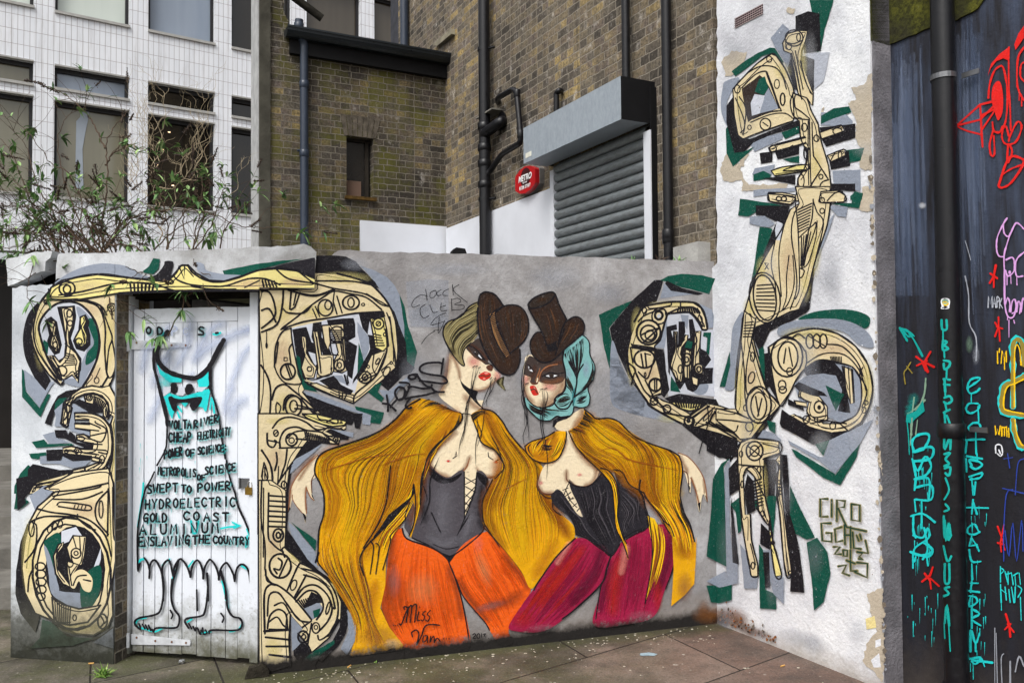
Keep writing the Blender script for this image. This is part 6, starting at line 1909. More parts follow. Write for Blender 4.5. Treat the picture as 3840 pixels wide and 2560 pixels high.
# the cape
pb.lv = L1; pb.layer('w1k')
W('''
@U4 f c1 1360 110 1372 170 1312 250 1200 340 1110 430 1060 520 1030 640 1010 780 1000 920 960 1080 920 1212 903 1190 940 1080 955 950 930 850 880 1000 800 1110 740 1190 700 1400 @U2 1140 820 1100 1000 1170 1150 1280 1290 1270 1330 860 1385 910 1200 890 1080 840 950 740 800 680 730 590 640 @U4 76 1420 98 1350 108 1150 150 1000 150 830 110 720 72 640 78 560 110 490 180 440 330 390 560 310 690 240 800 150 870 60 930 10 1000 -20 1150 15 1300 95
F c1 1450 130 1560 80 1640 100 1720 180 1780 280 1900 420 2060 560 2085 640 2030 760 2120 830 2165 860 2170 950 2352 1100 2360 1250 @U6 1440 110 1230 350 1160 430 1100 320 1000 190 870 35 @U4 1560 1050 1550 900 1590 800 1640 700 1740 600 1720 520 1650 430 1550 370 1500 260
a60 c3 950 60 800 220 620 340
a50 c3 1200 80 1040 240 900 400
a70 c3 1000 420 930 640 850 800
a70 c5 500 600 470 900 420 1200
a60 c5 1100 200 980 380 940 520
a60 c3 160 480 240 440 420 400
a80 c5 250 1250 300 1400 340 1560
a90 c5 @U2 760 700 860 900 960 1150
a60 c3 @U2 1060 820 1020 1060 1060 1250
a60 c4 @U4 1600 820 1570 950 1620 1120
a60 c3 1700 560 1680 720 1640 900
a90 c5 1850 700 1880 950 1900 1250
a60 c3 2080 850 2200 1000 2280 1150
a60 c3 1600 120 1680 260 1740 380
a70 c3 @U6 1300 150 1250 250 1200 340
b.5 b @U2 1080 1230 180 120
b.45 n @U2 1200 1290 90 60
''')
cg_ = ['1000 0 800 150 560 320 300 410 150 490 100 570 100 680 140 800 160 950 140 1150 110 1400', '1050 20 850 210 620 390 400 470 250 560 240 700 330 860 280 1050 200 1250 170 1500', '1150 60 940 240 740 420 560 560 480 750 470 950 400 1200 350 1529',
       '1220 80 1040 250 840 430 750 580 730 750 700 920 610 1100 520 1300 470 1529', '1290 100 1150 250 1010 400 980 560 920 740 820 900 720 1030 620 1200 560 1350']
GG = [conv('U4', g) for g in cg_]
pb.strands(GG, 330, ['c5', 'c5', 'c5', 'c1', 'c3', 'c1', 'c3'], (2, 7), (0, .6), (.5, 1), 11, alpha=.5)
W('''
@U4 a50 cm 930 90 790 230 620 355 410 430 200 500
a34 c4 880 130 740 265 580 355 390 440
a90 cm 1060 300 960 480 900 700 740 960
a80 cm 760 560 730 760 690 950 600 1150 520 1350
a60 c4 1100 440 1030 640 990 860 940 1050
a120 c5 450 620 420 900 330 1300
a80 c5 1150 180 1000 420 960 520
a60 cm 170 520 230 700 250 900 200 1100
a70 cm 1300 130 1230 260 1100 400
''')
pb.strands(GG, 60, ['c5', 'c1', 'c3'], (1.5, 4), (0, .6), (.5, 1), 19, alpha=.6)
pb.strands(GG, 42, ['c4', 'od', 'k', 'c4'], (1.0, 2.8), (0, .45), (.45, .95), 12, alpha=.75)
low = [conv('U2', g) for g in ['610 450 610 650 720 800 820 960 890 1150 870 1370', '700 430 760 700 870 900 960 1100 960 1360', '850 400 880 700 960 950 1020 1150 1060 1350', '1020 440 960 620 1010 850 1040 1060 1120 1200 1200 1310']]
pb.strands(low, 120, ['c5', 'c3', 'c1', 'c3', 'b'], (3, 10), (0, .5), (.6, 1), 13, alpha=.5)
pb.strands(low, 16, ['c4', 'od'], (2, 3.5), (0, .4), (.5, .9), 14)
neck = [conv('U4', g) for g in ['1360 115 1290 100 1230 110 1180 130', '1300 95 1230 70 1170 70 1110 90', '1180 30 1130 30 1080 50 1020 80', '1080 -10 1030 10 980 60 930 120']]
pb.strands(neck, 40, ['k', 'c4', 'od'], (1.6, 3.4), (0, .1), (.6, 1), 15, taper=1)
inn = [conv('U4', g) for g in ['1372 130 1360 200 1280 290 1180 390 1080 500', '1340 120 1300 240 1180 360 1090 470 1030 600', '1110 430 1050 540 1010 700 985 880 960 1060', '1060 520 1030 640 1005 800 990 960 925 1205']]
pb.strands(inn, 45, ['k', 'c4', 'c5', 'od', 'c1'], (2, 4.5), (0, .3), (.6, 1), 16)
mid = [conv('U4', g) for g in ['960 700 860 900 740 1020 650 1150 600 1230', '955 830 880 960 780 1080 680 1200 600 1400', '950 870 860 1030 740 1200 690 1400 @'[:-2], '935 900 850 1080 760 1200 720 1400']]
pb.strands(mid, 70, ['k', 'c4', 'c5', 'c5', 'c3'], (2, 5), (0, .3), (.6, 1), 17)
W('''
@U4 f k 940 720 920 850 720 1010 650 1120 590 1200 580 1240 640 1180 760 1060 900 900 950 820
l7 k 1000 -10 880 60 800 150 690 242 560 312 330 392 180 442 110 492 78 560 72 640 110 720 150 830 150 1000 108 1150 98 1350 78 1430
l6 k @U2 590 640 620 560 610 640 690 740
l6 k @U4 1372 120 1372 170 1312 250 1200 342 1110 432 1060 520 1030 640 1010 780 1000 920
l5 k 945 740 960 900 945 1080 903 1195
l5 k 910 900 870 1010 860 1060 740 1190 @U2 1180 480 1120 700
l6 k @U4 740 580 720 760 700 900 650 1050 590 1160 500 1300
L6 k 1060 520 1010 700 1000 850
l5 k 560 1240 590 1300 560 1529
l5 k 610 1260 640 1300 610 1529
l6 k @U2 1040 460 960 560 940 640 970 740
l5 k 1100 990 1160 1120 1180 1160
L5 k 1170 500 1090 700 1080 900 1000 1100
L4 k 1010 700 1060 850 1050 900
''')
rg = [conv('U4', g) for g in ['1460 130 1500 260 1560 370 1660 440 1730 560 1680 720 1600 900 1590 1080 1700 1270', '1560 90 1620 240 1700 400 1790 560 1760 760 1700 950 1760 1200 1880 1480', '1620 95 1700 260 1800 420 1900 600 1870 850 1860 1050 1900 1280 1960 1500', '1700 170 1790 320 1910 460 2000 620 2000 850 2020 1050 2040 1250 2020 1450', '1780 290 1900 430 2050 580 2050 720 2090 880 2200 1030 2220 1200 2140 1420']]
pb.strands(rg, 240, ['c5', 'c5', 'c5', 'c1', 'c3', 'c3', 'c1'], (2, 7), (0, .6), (.5, 1), 21, alpha=.5)
W('''
@U4 a50 c4 1650 720 1610 900 1630 1110 1740 1290
a80 cm 1700 520 1680 700 1650 900
a50 cm 1780 340 1920 500 2030 640 2080 860 2230 1080
a60 c4 2120 860 2200 1000 2300 1180
a120 c5 1880 700 1900 1000 1900 1350
a60 cm 1560 120 1640 260 1700 400
''')
pb.strands(rg, 50, ['c5', 'c1', 'c3'], (1.5, 4), (0, .6), (.5, 1), 29, alpha=.6)
pb.strands(rg, 34, ['c4', 'od', 'k'], (1.0, 2.8), (0, .45), (.45, .9), 22, alpha=.75)
pb.strands([conv('U4', g) for g in ['1450 130 1500 100 1560 90 1610 110', '1470 180 1530 130 1590 120 1650 160']], 22, ['k', 'od'], (1.6, 3.2), (0, .1), (.6, 1), 23, taper=1)
W('''
@U4 l6 k 1540 75 1640 98 1720 178 1785 285 1900 420 2060 560
l5 k 1450 130 1500 260 1545 375 1660 440 1725 540 1740 600 1660 690
l5 k 2085 640 2030 760 2100 850 2165 870 2175 960 2240 1010
l5 k 1640 700 1590 800 1550 900 1558 1060 1600 1140 1700 1290
L5 k 1620 300 1690 430 1725 530
L4 c4 1720 800 1880 720 1960 680
L4 c4 100 640 320 570 560 500 820 470
L4 c4 640 580 900 490 1060 470
l4 k 1380 115 1440 125
l4 k 1350 105 1372 130 1360 200
''')
pb.done('w1k', 'cape', MP_B, w1)
pb.layer('w1s')
for g in ['@U3 L3 k 790 930 770 1050 760 1150 740 1250 700 1380 690 1560', '@U3 L3 k 820 920 800 1040 770 1180 730 1330 720 1560', '@U3 L3 k 850 930 790 1080 750 1230 700 1330', '@U3 L3 k 1000 1040 960 1130 900 1270 870 1400', '@U3 L3 k 1020 1050 990 1160 930 1270 930 1360', '@U3 L3 k 980 1040 965 1100 960 1200 900 1330', '@U4 L3 k 1440 0 1400 100 1390 250 1350 390 1340 500', '@U4 L3 k 1410 0 1410 150 1380 330 1350 400', '@U4 L3 k 1500 120 1510 280 1490 400 1490 580', '@U4 L3 k 1570 60 1550 250 1500 420', '@U4 L3 k 1480 150 1540 280 1530 350', '@U3 p3 k 775 935 800 915', '@U3 p3 k 805 925 830 915', '@U3 p3 k 840 940 860 930', '@U3 p3 k 960 1060 985 1035', '@U3 p3 k 1010 1060 1025 1040']: W(g)
pb.done('w1s', 'painted_tears', MP_B, w1)
# second woman
L2 = pb.lv; pb.layer('w2')
W('''
@U5 F n 1690 520 1760 550 1850 630 1920 740 1950 850 1962 990 1930 920 1910 970 1890 1095 1862 980 1850 870 1810 760 1800 905 1770 800 1740 700 1710 650
a26 b 1700 560 1740 640 1770 700
a14 b 1810 760 1850 880 1880 1000
a14 b 1930 780 1940 900
l4 b 1680 515 1770 550 1850 630 1920 740 1950 850 1965 990
l4 b 1805 760 1850 870 1890 1040
l4 N 1730 690 1770 720 1785 820
f k 1775 800 1800 860 1785 905
f k 1872 1010 1902 995 1890 1098
f k 1940 920 1955 940 1970 1020
@U3 F n 1330 900 1380 800 1700 800 1780 940 1770 1100 1700 1240 1600 1330 1500 1360 1400 1310 1340 1180 1320 1050
@U5 F n 470 230 560 190 650 130 750 80 752 160 690 250 600 300 500 292
F n 590 305 640 330 680 450 780 580 890 670 900 720 870 790 780 842 680 830 610 790 740 1130 690 1120 520 880 440 912 350 900 305 820 330 720 390 620 520 560 560 450
@U3 a60 b 1750 1050 1700 1200 1600 1310 1500 1345
a30 b 1330 1100 1350 1220 1420 1310
b.7 p 1600 1140 100 60
b.7 p 1350 1060 50 80
@U5 a40 b 740 100 740 170 680 240
a26 b 580 400 550 500 460 600
a30 b 640 360 700 480 800 590 880 670
a26 b 880 700 850 790 770 835
a24 b 320 760 310 830 360 900 440 900
a26 b 585 700 590 780 640 820
a16 b 560 860 640 990 720 1100
L5 N 590 690 590 780 680 835 780 842 870 790 900 720
L5 N 330 720 302 820 350 905 440 915 520 870
b.8 p 715 730 34 20
b.8 p 335 810 30 26
@U3 F m 1330 960 1380 810 1500 870 1600 870 1740 800 1790 960 1740 1080 1640 1112 1500 1092 1470 1040 1445 1115 1390 1092 1400 1040 1330 1010
a24 N 1560 960 1640 900 1740 880
a10 N 1500 1060 1520 980 1600 910
a24 N 1380 1060 1430 1000 1440 930
a30 b 1540 1090 1640 1090 1720 1060
F w 1560 1024 1620 1010 1685 1020 1630 1036
F mb 1595 1008 1640 1006 1640 1036 1605 1036
F w 1370 920 1395 945 1422 978 1385 965
d mb 1390 945 12 14
l5 k 1520 1030 1600 990 1680 1000 1750 990
l4 k 1540 1025 1620 1045 1700 1020
l5 b 1480 1080 1510 980 1580 920 1680 900
l4 k 1360 900 1400 930 1440 985
L5 b 1440 1090 1480 1000 1500 930
F N 1395 1085 1440 1100 1478 1085 1470 1110 1430 1120 1400 1105
F R 1390 1135 1440 1130 1470 1180 1482 1222 1430 1232 1400 1190
F R2 1430 1140 1450 1160 1440 1175
l5 N 1400 1175 1440 1165 1470 1210
d k 1493 1195 4 4
''')
pb.done('w2', 'painted_woman', MP_B, wallB, 'painted woman in top hat with a turquoise plait and magenta trousers')
w2 = [o for o in wallB.children if o.name.startswith('painted_woman')][-1]
L3 = pb.lv; pb.layer('w2c')
W('''
@U5 F c2 440 920 520 880 600 980 690 1110 750 1135 690 1000 640 900 620 820 700 842 800 845 930 720 1000 780 1040 900 1060 1150 1110 1380 1020 1515 900 1440 780 1350 680 1315 660 1230 600 1130 480 1040 440 960
F c2 1055 690 1130 700 1200 830 1310 900 1350 1000 1395 1240 1130 1352 1090 1200 1100 1000 1080 800
b.5 c 800 1050 120 160
b.5 c 1180 1050 70 180
b.5 c 560 1050 60 60
''')
pb.strands([conv('U5', g) for g in ['640 830 700 950 760 1100 800 1200 900 1350 1000 1500', '760 850 800 1000 820 1150 880 1300 1000 1480', '860 820 900 980 870 1100 950 1250 1040 1450', '980 780 1010 920 1000 1060 1060 1250 1090 1380']], 46, ['k', 'k', 'c'], (2.2, 4.5), (0, .1), (.85, 1), 31)
pb.strands([conv('U5', g) for g in ['450 960 560 1050 640 1170 700 1300 900 1430', '510 900 620 1060 720 1150 800 1290 960 1440']], 16, ['k', 'k', 'c'], (2.2, 4.5), (0, .1), (.85, 1), 32)
pb.strands([conv('U5', g) for g in ['1100 820 1200 860 1300 950 1300 1100 1350 1240', '1120 900 1200 980 1260 1080 1200 1200 1240 1290', '1100 1000 1160 1120 1120 1220 1150 1330']], 26, ['k', 'k', 'c'], (2.2, 4.5), (0, .1), (.85, 1), 33)
W('''
@U5 f n 545 860 600 800 640 900 700 1040 745 1140 690 1100 600 980
l4 k 560 930 590 850 612 810
l4 k 550 880 600 860
l4 k 575 940 630 900
l4 k 610 985 650 950
l4 k 650 1040 685 1010
l4 k 600 950 640 1000 690 1050
l4 k 580 880 620 960 660 960
l4 k 690 1085 710 1060
l6 k 610 800 680 842 790 846 880 790 930 715
l6 k 680 1315 780 1350 900 1440 1020 1515
l5 k 1110 1380 1250 1285 1395 1242
''')
pb.done('w2c', 'corset', MP_B, w2)
L4 = pb.lv; pb.lv = L3; pb.layer('w2t')
W('''
@U6 F P 1440 115 1540 130 1600 170 1665 225 1640 300 1600 400 1450 550 1300 670 1200 705 1080 700 1020 670 1100 540 1200 400 1320 230
F P 1720 150 1760 120 1900 40 2040 30 2067 120 2060 280 2000 450 1940 600 1800 650 1560 665 1590 480 1640 300 1675 225
''')
pb.strands([conv('U6', g) for g in ['1450 130 1340 260 1220 420 1050 660', '1540 150 1440 320 1300 500 1150 690', '1640 240 1560 400 1400 560 1260 680']], 110, ['P3', 'P4', 'P', 'R'], (4, 14), (0, .6), (.4, 1), 93, alpha=.35)
pb.strands([conv('U6', g) for g in ['1730 160 1670 300 1620 480 1590 650', '1800 110 1780 300 1740 480 1720 640', '1900 60 1890 260 1860 460 1830 630', '2030 40 2040 200 1990 400 1930 580']], 110, ['P3', 'P4', 'P', 'P3'], (4, 14), (0, .6), (.4, 1), 94, alpha=.35)
W('''
@U6 l4 P 1450 130 1500 125
a60 P2 1600 200 1560 330 1440 500
a40 P2 1660 280 1620 420 1600 560
a50 P2 2040 100 2030 260 1970 430
a50 R 1480 180 1360 330 1220 520
a70 R 1720 260 1690 400 1680 560
a30 R2 1400 150 1330 260
a40 R2 1760 180 1730 320
b.5 R 1110 620 90 70
b.5 R 1960 470 40 120
b.2 gw 1860 610 110 50
b.2 gw 1250 680 120 30
l6 k 1440 112 1320 230 1200 400 1180 440
l7 k 1665 222 1640 300 1605 400 1450 550 1360 620
l5 k 1605 400 1590 480 1570 620
l6 k 1540 128 1600 165 1665 225 1720 150
l5 k 1760 120 1900 40
l6 k 1990 15 2050 60 2070 130 2062 280 2010 430
''')
pb.done('w2t', 'trousers', MP_B, w2)
L4 = max(L4, pb.lv); pb.lv = L3; pb.layer('w2h')
W('''
@U3 F T 1750 760 1850 680 1960 590 2020 660 2030 800 2082 920 2062 1060 2010 1150 2030 1250 2010 1340 1940 1362 1870 1350 1840 1430 1760 1480 1680 1450 1600 1500 1500 1492 1420 1430 1350 1350 1330 1250 1400 1312 1500 1362 1620 1342 1680 1240 1760 1180 1770 1050 1760 950 1740 850
F T2 1840 1200 1880 1150 1880 1260 1850 1350
b.5 T2 1890 800 60 90
b.5 T2 1780 740 60 60
b.5 T2 1600 1420 120 40
b.45 bl 1990 950 50 120
b.45 bl 1800 1010 40 80
''')
for gs, n, sd in ((['1760 800 1800 900 1860 1000 1880 1100', '1850 720 1860 850 1880 980 1885 1100', '1960 620 1960 780 1920 960 1890 1100'], 30, 41), (['2030 820 2060 930 2000 1100 1890 1200', '2080 930 2050 1060 1960 1170 1880 1240'], 16, 42), (['1770 1060 1780 1130 1820 1180 1850 1250', '1790 1000 1840 1100 1870 1200'], 12, 43), (['1660 1290 1700 1240 1770 1210 1830 1250', '1680 1350 1740 1380 1800 1360 1840 1290'], 16, 44), (['1890 1250 1960 1190 2010 1180', '1880 1330 1950 1340 2010 1300'], 12, 45), (['1350 1340 1420 1400 1500 1440 1580 1490', '1370 1300 1480 1380 1600 1390 1680 1450', '1600 1390 1700 1390 1800 1400 1840 1380'], 24, 46)):
    pb.strands([conv('U3', g) for g in gs], n, ['od', 'k', 'k', 'k'], (2.4, 4.6), (0, .25), (.6, 1), sd)
W('''
@U3 l5 k 1960 590 2022 660 2032 800 2084 920 2064 1060 2010 1150 2032 1250 2012 1340 1940 1364 1870 1350
l7 k 1750 760 1740 850 1762 950 1772 1050 1760 1180 1680 1240 1650 1300 1700 1370 1790 1370 1840 1290
l5 k 1330 1250 1350 1350 1420 1430 1500 1494 1600 1502 1680 1452 1760 1482 1840 1430 1860 1350
l5 k 1360 1270 1420 1330 1500 1362 1620 1342 1670 1280
l7 k 1890 850 1885 1000 1890 1100 1860 1250
l6 k 1810 870 1860 960 1888 1030
l6 k 1960 900 1910 980 1890 1060
l4 k 1850 1260 1850 1340
l7 k 2060 1070 1980 1160 1860 1250
f k 1640 1500 1700 1460 1840 1440 1760 1480 1680 1520 1650 1568 1630 1568
''')
pb.strands([conv('U3', '1760 790 1770 830 1780 860'), conv('U3', '1880 690 1885 730 1890 760'), conv('U3', '1960 620 1965 660 1965 700')], 24, ['k'], (2, 4), (0, .05), (.7, 1), 47, taper=1)
pb.done('w2h', 'hair', MP_B, w2)
pb.layer('w2b')
W('''
@U3 F B 1395 720 1400 640 1460 560 1520 560 1570 700 1690 690 1720 600 1780 440 1860 395 1930 410 1970 480 1960 570 1900 620 1780 720 1680 820 1600 870 1500 870 1420 800
b.6 h 1850 500 70 60 -30
b.6 h 1800 560 40 90 25
b.6 h 1440 720 40 80
b.5 h 1560 800 60 40
''')
hatfur('U3', ['1410 640 1420 740 1500 850 1600 860', '1480 580 1500 700 1560 790 1640 820', '1900 420 1850 540 1760 660 1690 800', '1960 500 1900 600 1800 690 1700 790'], 44, 7)
W('''
@U3 F B 1368 260 1420 200 1520 150 1620 128 1665 160 1700 260 1780 420 1730 520 1690 680 1640 710 1570 700 1520 560 1440 420
b.6 h 1480 420 40 100 -20
b.6 h 1660 470 50 110 -10
b.5 h 1600 620 50 60
b.5 mb 1560 500 60 120
F mb 1372 262 1420 202 1520 152 1620 130 1652 165 1600 230 1500 280 1400 302
b.5 h 1520 210 80 30 -20
''')
hatfur('U3', ['1385 310 1450 420 1530 560 1580 690', '1500 290 1560 420 1600 560 1630 690', '1640 200 1690 300 1720 440 1690 660'], 40, 8)
W('''
@U3 f hb 1560 700 1675 655 1682 722 1590 757
h4 k 11 1565 700 1675 658 1592 752 1680 720
l6 k 1560 700 1620 690 1675 655
l6 k 1590 757 1640 750 1684 720
l6 k 1368 260 1385 320 1440 420 1520 560 1590 757
l7 k 1368 260 1420 200 1520 150 1620 128 1662 155 1700 260 1782 420
l6 k 1655 165 1600 235 1500 285 1400 302 1372 270
l6 k 1782 420 1730 530 1690 690
l6 k 1520 560 1460 560 1400 640 1393 720 1420 800 1500 872 1600 872 1680 820 1780 720 1900 620 1962 570
l6 k 1962 570 1972 480 1930 408 1860 393 1780 440
l6 k 1660 800 1700 680 1760 520
''')
pb.done('w2b', 'hat', MP_B, w2)
pb.lv = L4; pb.layer('w2k')
W('''
@U5 F c1 580 308 470 308 380 360 250 400 178 450 200 520 280 590 400 612 500 572 552 480 582 380
a50 c3 200 470 300 560 420 590
a40 c4 470 330 420 430 440 540
a40 c5 300 430 350 480 420 500
f c1 600 300 690 250 750 165 762 90 830 140 880 180 1000 175 1100 210 1180 290 1280 370 1450 440 1600 490 1700 560 1732 700 1702 950 1740 1100 1800 1220 1850 1400 @U6 2205 100 2200 250 2190 400 2130 470 2045 540 2060 300 2050 100 1990 10 @U5 1480 1100 1400 1000 1340 900 1300 880 1200 820 1130 700 1050 680 960 700 880 660 780 560 680 450 640 330
F c1 880 655 1000 690 1070 800 1100 960 1085 1100 1110 1260 1170 1400 1190 1560 1140 1400 1070 1250 1050 1050 1030 850 960 740
f c5 @U6 1890 -30 1940 -10 1965 40 1975 200 1935 350 1880 525 1920 300 1925 150
a70 c3 @U5 800 180 720 260 800 420
a60 c3 900 230 1040 300 1180 420
a70 c5 900 350 1000 450 1150 520
a60 c3 1250 420 1300 600 1330 800
a60 c3 1350 560 1340 750 1350 880
a70 c5 1500 600 1550 800 1560 1000
a60 c3 1420 900 1500 1060 1640 1200
a50 c4 1050 640 900 600 760 480
a60 c3 1000 640 1100 660 1180 800
a60 c3 1700 1150 1760 1300 1790 1500
b.5 b @U6 2130 420 60 110
''')
kg = ['600 302 650 420 760 540 900 650 1050 680', '690 255 760 420 900 540 1040 600 1150 720 1220 830', '750 170 860 300 1000 420 1180 500 1260 680 1310 880', '760 100 900 200 1080 300 1250 450 1330 640 1330 860 1380 960', '880 180 1050 210 1180 320 1340 440 1430 640 1420 850 1500 1040 1640 1220', '1100 210 1250 360 1430 440 1560 600 1580 800 1600 1000 1700 1200 1780 1400', '1280 370 1450 440 1620 500 1710 620 1700 800 1690 960 1740 1120 1820 1300']
KG = [conv('U5', g) for g in kg]
pb.strands(KG, 290, ['c5', 'c5', 'c1', 'c3', 'c3', 'c1'], (2, 7), (0, .6), (.5, 1), 51, alpha=.5)
W('''
@U5 a40 cm 820 205 1050 250 1250 420 1500 515 1660 590
a90 cm 960 640 1120 660 1280 860
a80 c4 690 330 760 500 900 630
a80 cm 1330 600 1345 850 1400 980
a70 c4 1500 1080 1650 1280 1720 1480
a110 c5 900 300 1020 420 1150 500
a110 c5 1560 640 1600 860 1600 1020
a60 c4 1420 560 1440 800 1480 1000
''')
pb.strands(KG, 56, ['c5', 'c1', 'c3'], (1.5, 4), (0, .6), (.5, 1), 59, alpha=.6)
pb.strands(KG, 44, ['c4', 'od', 'k'], (1.0, 2.8), (0, .4), (.5, .95), 52, alpha=.75)
tail = [conv('U5', g) for g in ['1400 1000 1520 1120 1600 1260 1640 1400 1640 1500', '1600 950 1660 1100 1740 1250 1780 1400 1790 1530', '1700 960 1740 1120 1810 1250 1845 1400 1830 1530']]
pb.strands(tail, 60, ['c5', 'c3', 'c1', 'c3'], (3, 6), (0, .4), (.7, 1), 53)
pb.strands(tail, 16, ['k', 'od'], (2, 4), (0, .3), (.5, .9), 54)
pb.strands([conv('U5', g) for g in ['580 312 560 420 500 520 420 590', '500 312 420 420 400 520 330 590', '400 350 320 430 260 500 240 560', '260 400 200 460 220 520 300 590']], 50, ['k', 'c4', 'c5', 'c3'], (1.8, 4), (0, .3), (.6, 1), 55)
pb.strands([conv('U5', g) for g in ['600 302 640 310 680 330 720 360', '680 260 720 280 780 300 840 340', '745 180 790 200 850 230 900 270', '762 100 800 140 850 180 900 210']], 46, ['k', 'c4', 'od'], (1.6, 3.2), (0, .1), (.6, 1), 56, taper=1)
pb.strands([conv('U5', g) for g in ['340 430 400 440 470 440', '330 480 400 490 460 470']], 14, ['k'], (1.6, 3), (0, .2), (.7, 1), 57)
pb.strands([conv('U5', g) for g in ['900 665 1000 740 1050 850 1075 1000 1070 1150 1110 1300 1180 1520', '980 700 1060 800 1095 960 1080 1110 1120 1280 1180 1460']], 22, ['k', 'c4', 'c3', 'c5'], (2, 4), (0, .2), (.7, 1), 58)
pb.strands([conv('U6', g) for g in ['1900 -20 1930 120 1915 300 1885 510', '1950 10 1970 180 1930 350 1885 520', '1990 20 2010 150 1980 330 1930 480']], 26, ['c5', 'c3', 'c4', 'k'], (2, 5), (0, .3), (.6, 1), 59)
W('''
@U5 l6 k 762 90 830 140 880 180 1000 175 1100 210 1180 290 1280 370 1450 440 1600 490 1690 545
l6 k 1690 545 1715 620 1722 720 1700 900 1705 970 1740 1100 1800 1222 1840 1380
l5 k 470 308 380 360 250 400 178 450
l5 k 178 450 200 520 280 590 400 614 500 574 552 480 582 380 585 310
l5 k 610 310 680 450 780 565 880 660 960 740 1030 850 1052 1050 1072 1250 1142 1400 1190 1540
l5 k 920 665 1000 690 1072 800 1102 960 1088 1100 1112 1260 1172 1400
l5 k 1050 680 1130 700 1200 820 1300 880 1330 900
l7 k 1310 780 1300 880 1340 960 1390 1230
l5 k 1340 900 1400 1000 1500 1120 1560 1240 1600 1300
l5 k 1350 940 1450 1060 1540 1180 1600 1230 1640 1330
L4 c4 1080 540 1250 600 1450 640 1700 690
L4 c4 900 500 1050 470 1200 580 1480 640
l5 k @U6 1905 -30 1925 150 1920 300 1880 520
l5 k 1960 20 1978 200 1935 350 1885 520
''')
pb.done('w2k', 'cape', MP_B, w2)
pb.layer('w2s')
for g in ['@U3 L3 k 1380 760 1350 850 1310 970 1300 1150 1330 1350 1330 1560', '@U3 L3 k 1370 770 1330 950 1320 1150 1300 1280 1360 1480', '@U3 L3 k 1340 1110 1320 1250 1360 1400 1370 1560', '@U3 L3 k 1520 1170 1530 1300 1510 1560', '@U3 L3 k 1540 1180 1550 1320 1530 1560', '@U3 L3 k 1560 1180 1580 1240 1540 1400', '@U5 L3 k 170 0 200 200 160 350 180 460', '@U5 L3 k 150 0 180 120 210 260 220 400', '@U5 L3 k 340 0 330 200 350 350 380 480', '@U5 L3 k 370 0 350 220 380 420 400 580 390 780', '@U3 p3 k 1500 1170 1530 1160', '@U3 p3 k 1540 1170 1570 1150', '@U3 p3 k 1340 1110 1375 1100']: W(g)
pb.done('w2s', 'painted_tears', MP_B, w2)
# signatures and scribbles on the grey wall
pb.layer('sign')
W('''
@U6 l6 k 330 650 345 655 365 600 390 545
l6 k 365 560 360 548 372 542 385 560 375 640
l6 k 385 560 410 535 400 640
l6 k 410 545 440 532 428 640
l5 k 455 575 445 625 460 630
d k 460 545 4 4
l5 k 495 570 478 590 492 605 480 632 468 625
l5 k 528 565 508 590 524 608 512 634 498 626
d k 295 660 4 4
d k 308 662 4 4
d k 322 660 4 4
l6 k 415 730 410 705 440 690 455 720 440 780
l6 k 440 785 470 730 495 665 540 655 585 660
l5 k 505 725 485 730 480 765 500 755 510 725 508 768
l5 k 530 730 525 768 540 735 550 732 552 768
l5 k 552 768 570 740 588 760
d k 610 745 4 4
d k 628 745 4 4
d k 645 745 4 4
l4 k 793 720 806 712 812 722 795 742 815 740
l4 k 830 712 820 725 826 742 838 738 838 718 830 712
l4 k 850 712 852 742
l4 k 860 716 876 714 866 726 876 734 862 742
d k 892 740 3 3
''')
pb.done('sign', 'painted_signature', MP_B, wallB, 'thin black signature and date on the orange trousers')
pb.layer('scrib')
W('''
@U3 l9 k 440 1000 455 900 465 840
l9 k 450 890 400 880 280 890 215 930 225 980 330 1010 460 1030 505 1085 450 1105 330 1090 210 1075
l9 k 90 1030 130 1010 165 1025 160 1050 120 1060
l9 k 180 1010 220 1070 280 1130 330 1140 340 1120
l9 k 90 1140 150 1140 250 1160 330 1150
l9 k 330 1140 380 1190 470 1195
l9 k 0 1155 40 1160 60 1200 30 1260 0 1270
l9 k 60 1270 130 1250 260 1230 390 1195
l9 k 120 1250 80 1300 60 1350 90 1370 120 1360
@U1 l9 k 1150 1215 1160 1290 1160 1340
l9 k 1120 1280 1170 1290 1220 1335
l9 k 1180 1310 1200 1280 1230 1250
l9 k 1225 1170 1250 1150 1290 1170 1280 1240 1240 1250 1215 1200 1225 1170
l9 k 1250 1115 1330 1130 1290 1240
l9 k 1330 1060 1390 1050 1360 1090 1320 1080
@U3 l3 k 275 100 285 180 290 215
l3 k 290 170 220 160 150 210 125 270 150 290 210 265
l3 k 380 110 330 130 320 180 350 190 390 150 380 110
l3 k 440 105 400 130 400 165 440 160
l3 k 520 95 470 120 460 160 510 165
l3 k 560 50 570 160
l3 k 630 50 570 110 720 240
l3 k 270 260 220 300 220 370 260 405 310 380
l3 k 320 265 350 340 400 340
l3 k 440 245 440 330 500 325
l3 k 430 290 490 270
l3 k 550 200 555 330
l3 k 550 210 620 195 650 230 580 260 680 270 670 310 560 320
l3 k 490 350 400 390 330 480 480 440
l3 k 420 390 410 570 480 430
l3 k 360 540 420 530
l3 k 230 680 290 600 370 545
''')
pb.done('scrib', 'marker_scribbles', MP_B, wallB)
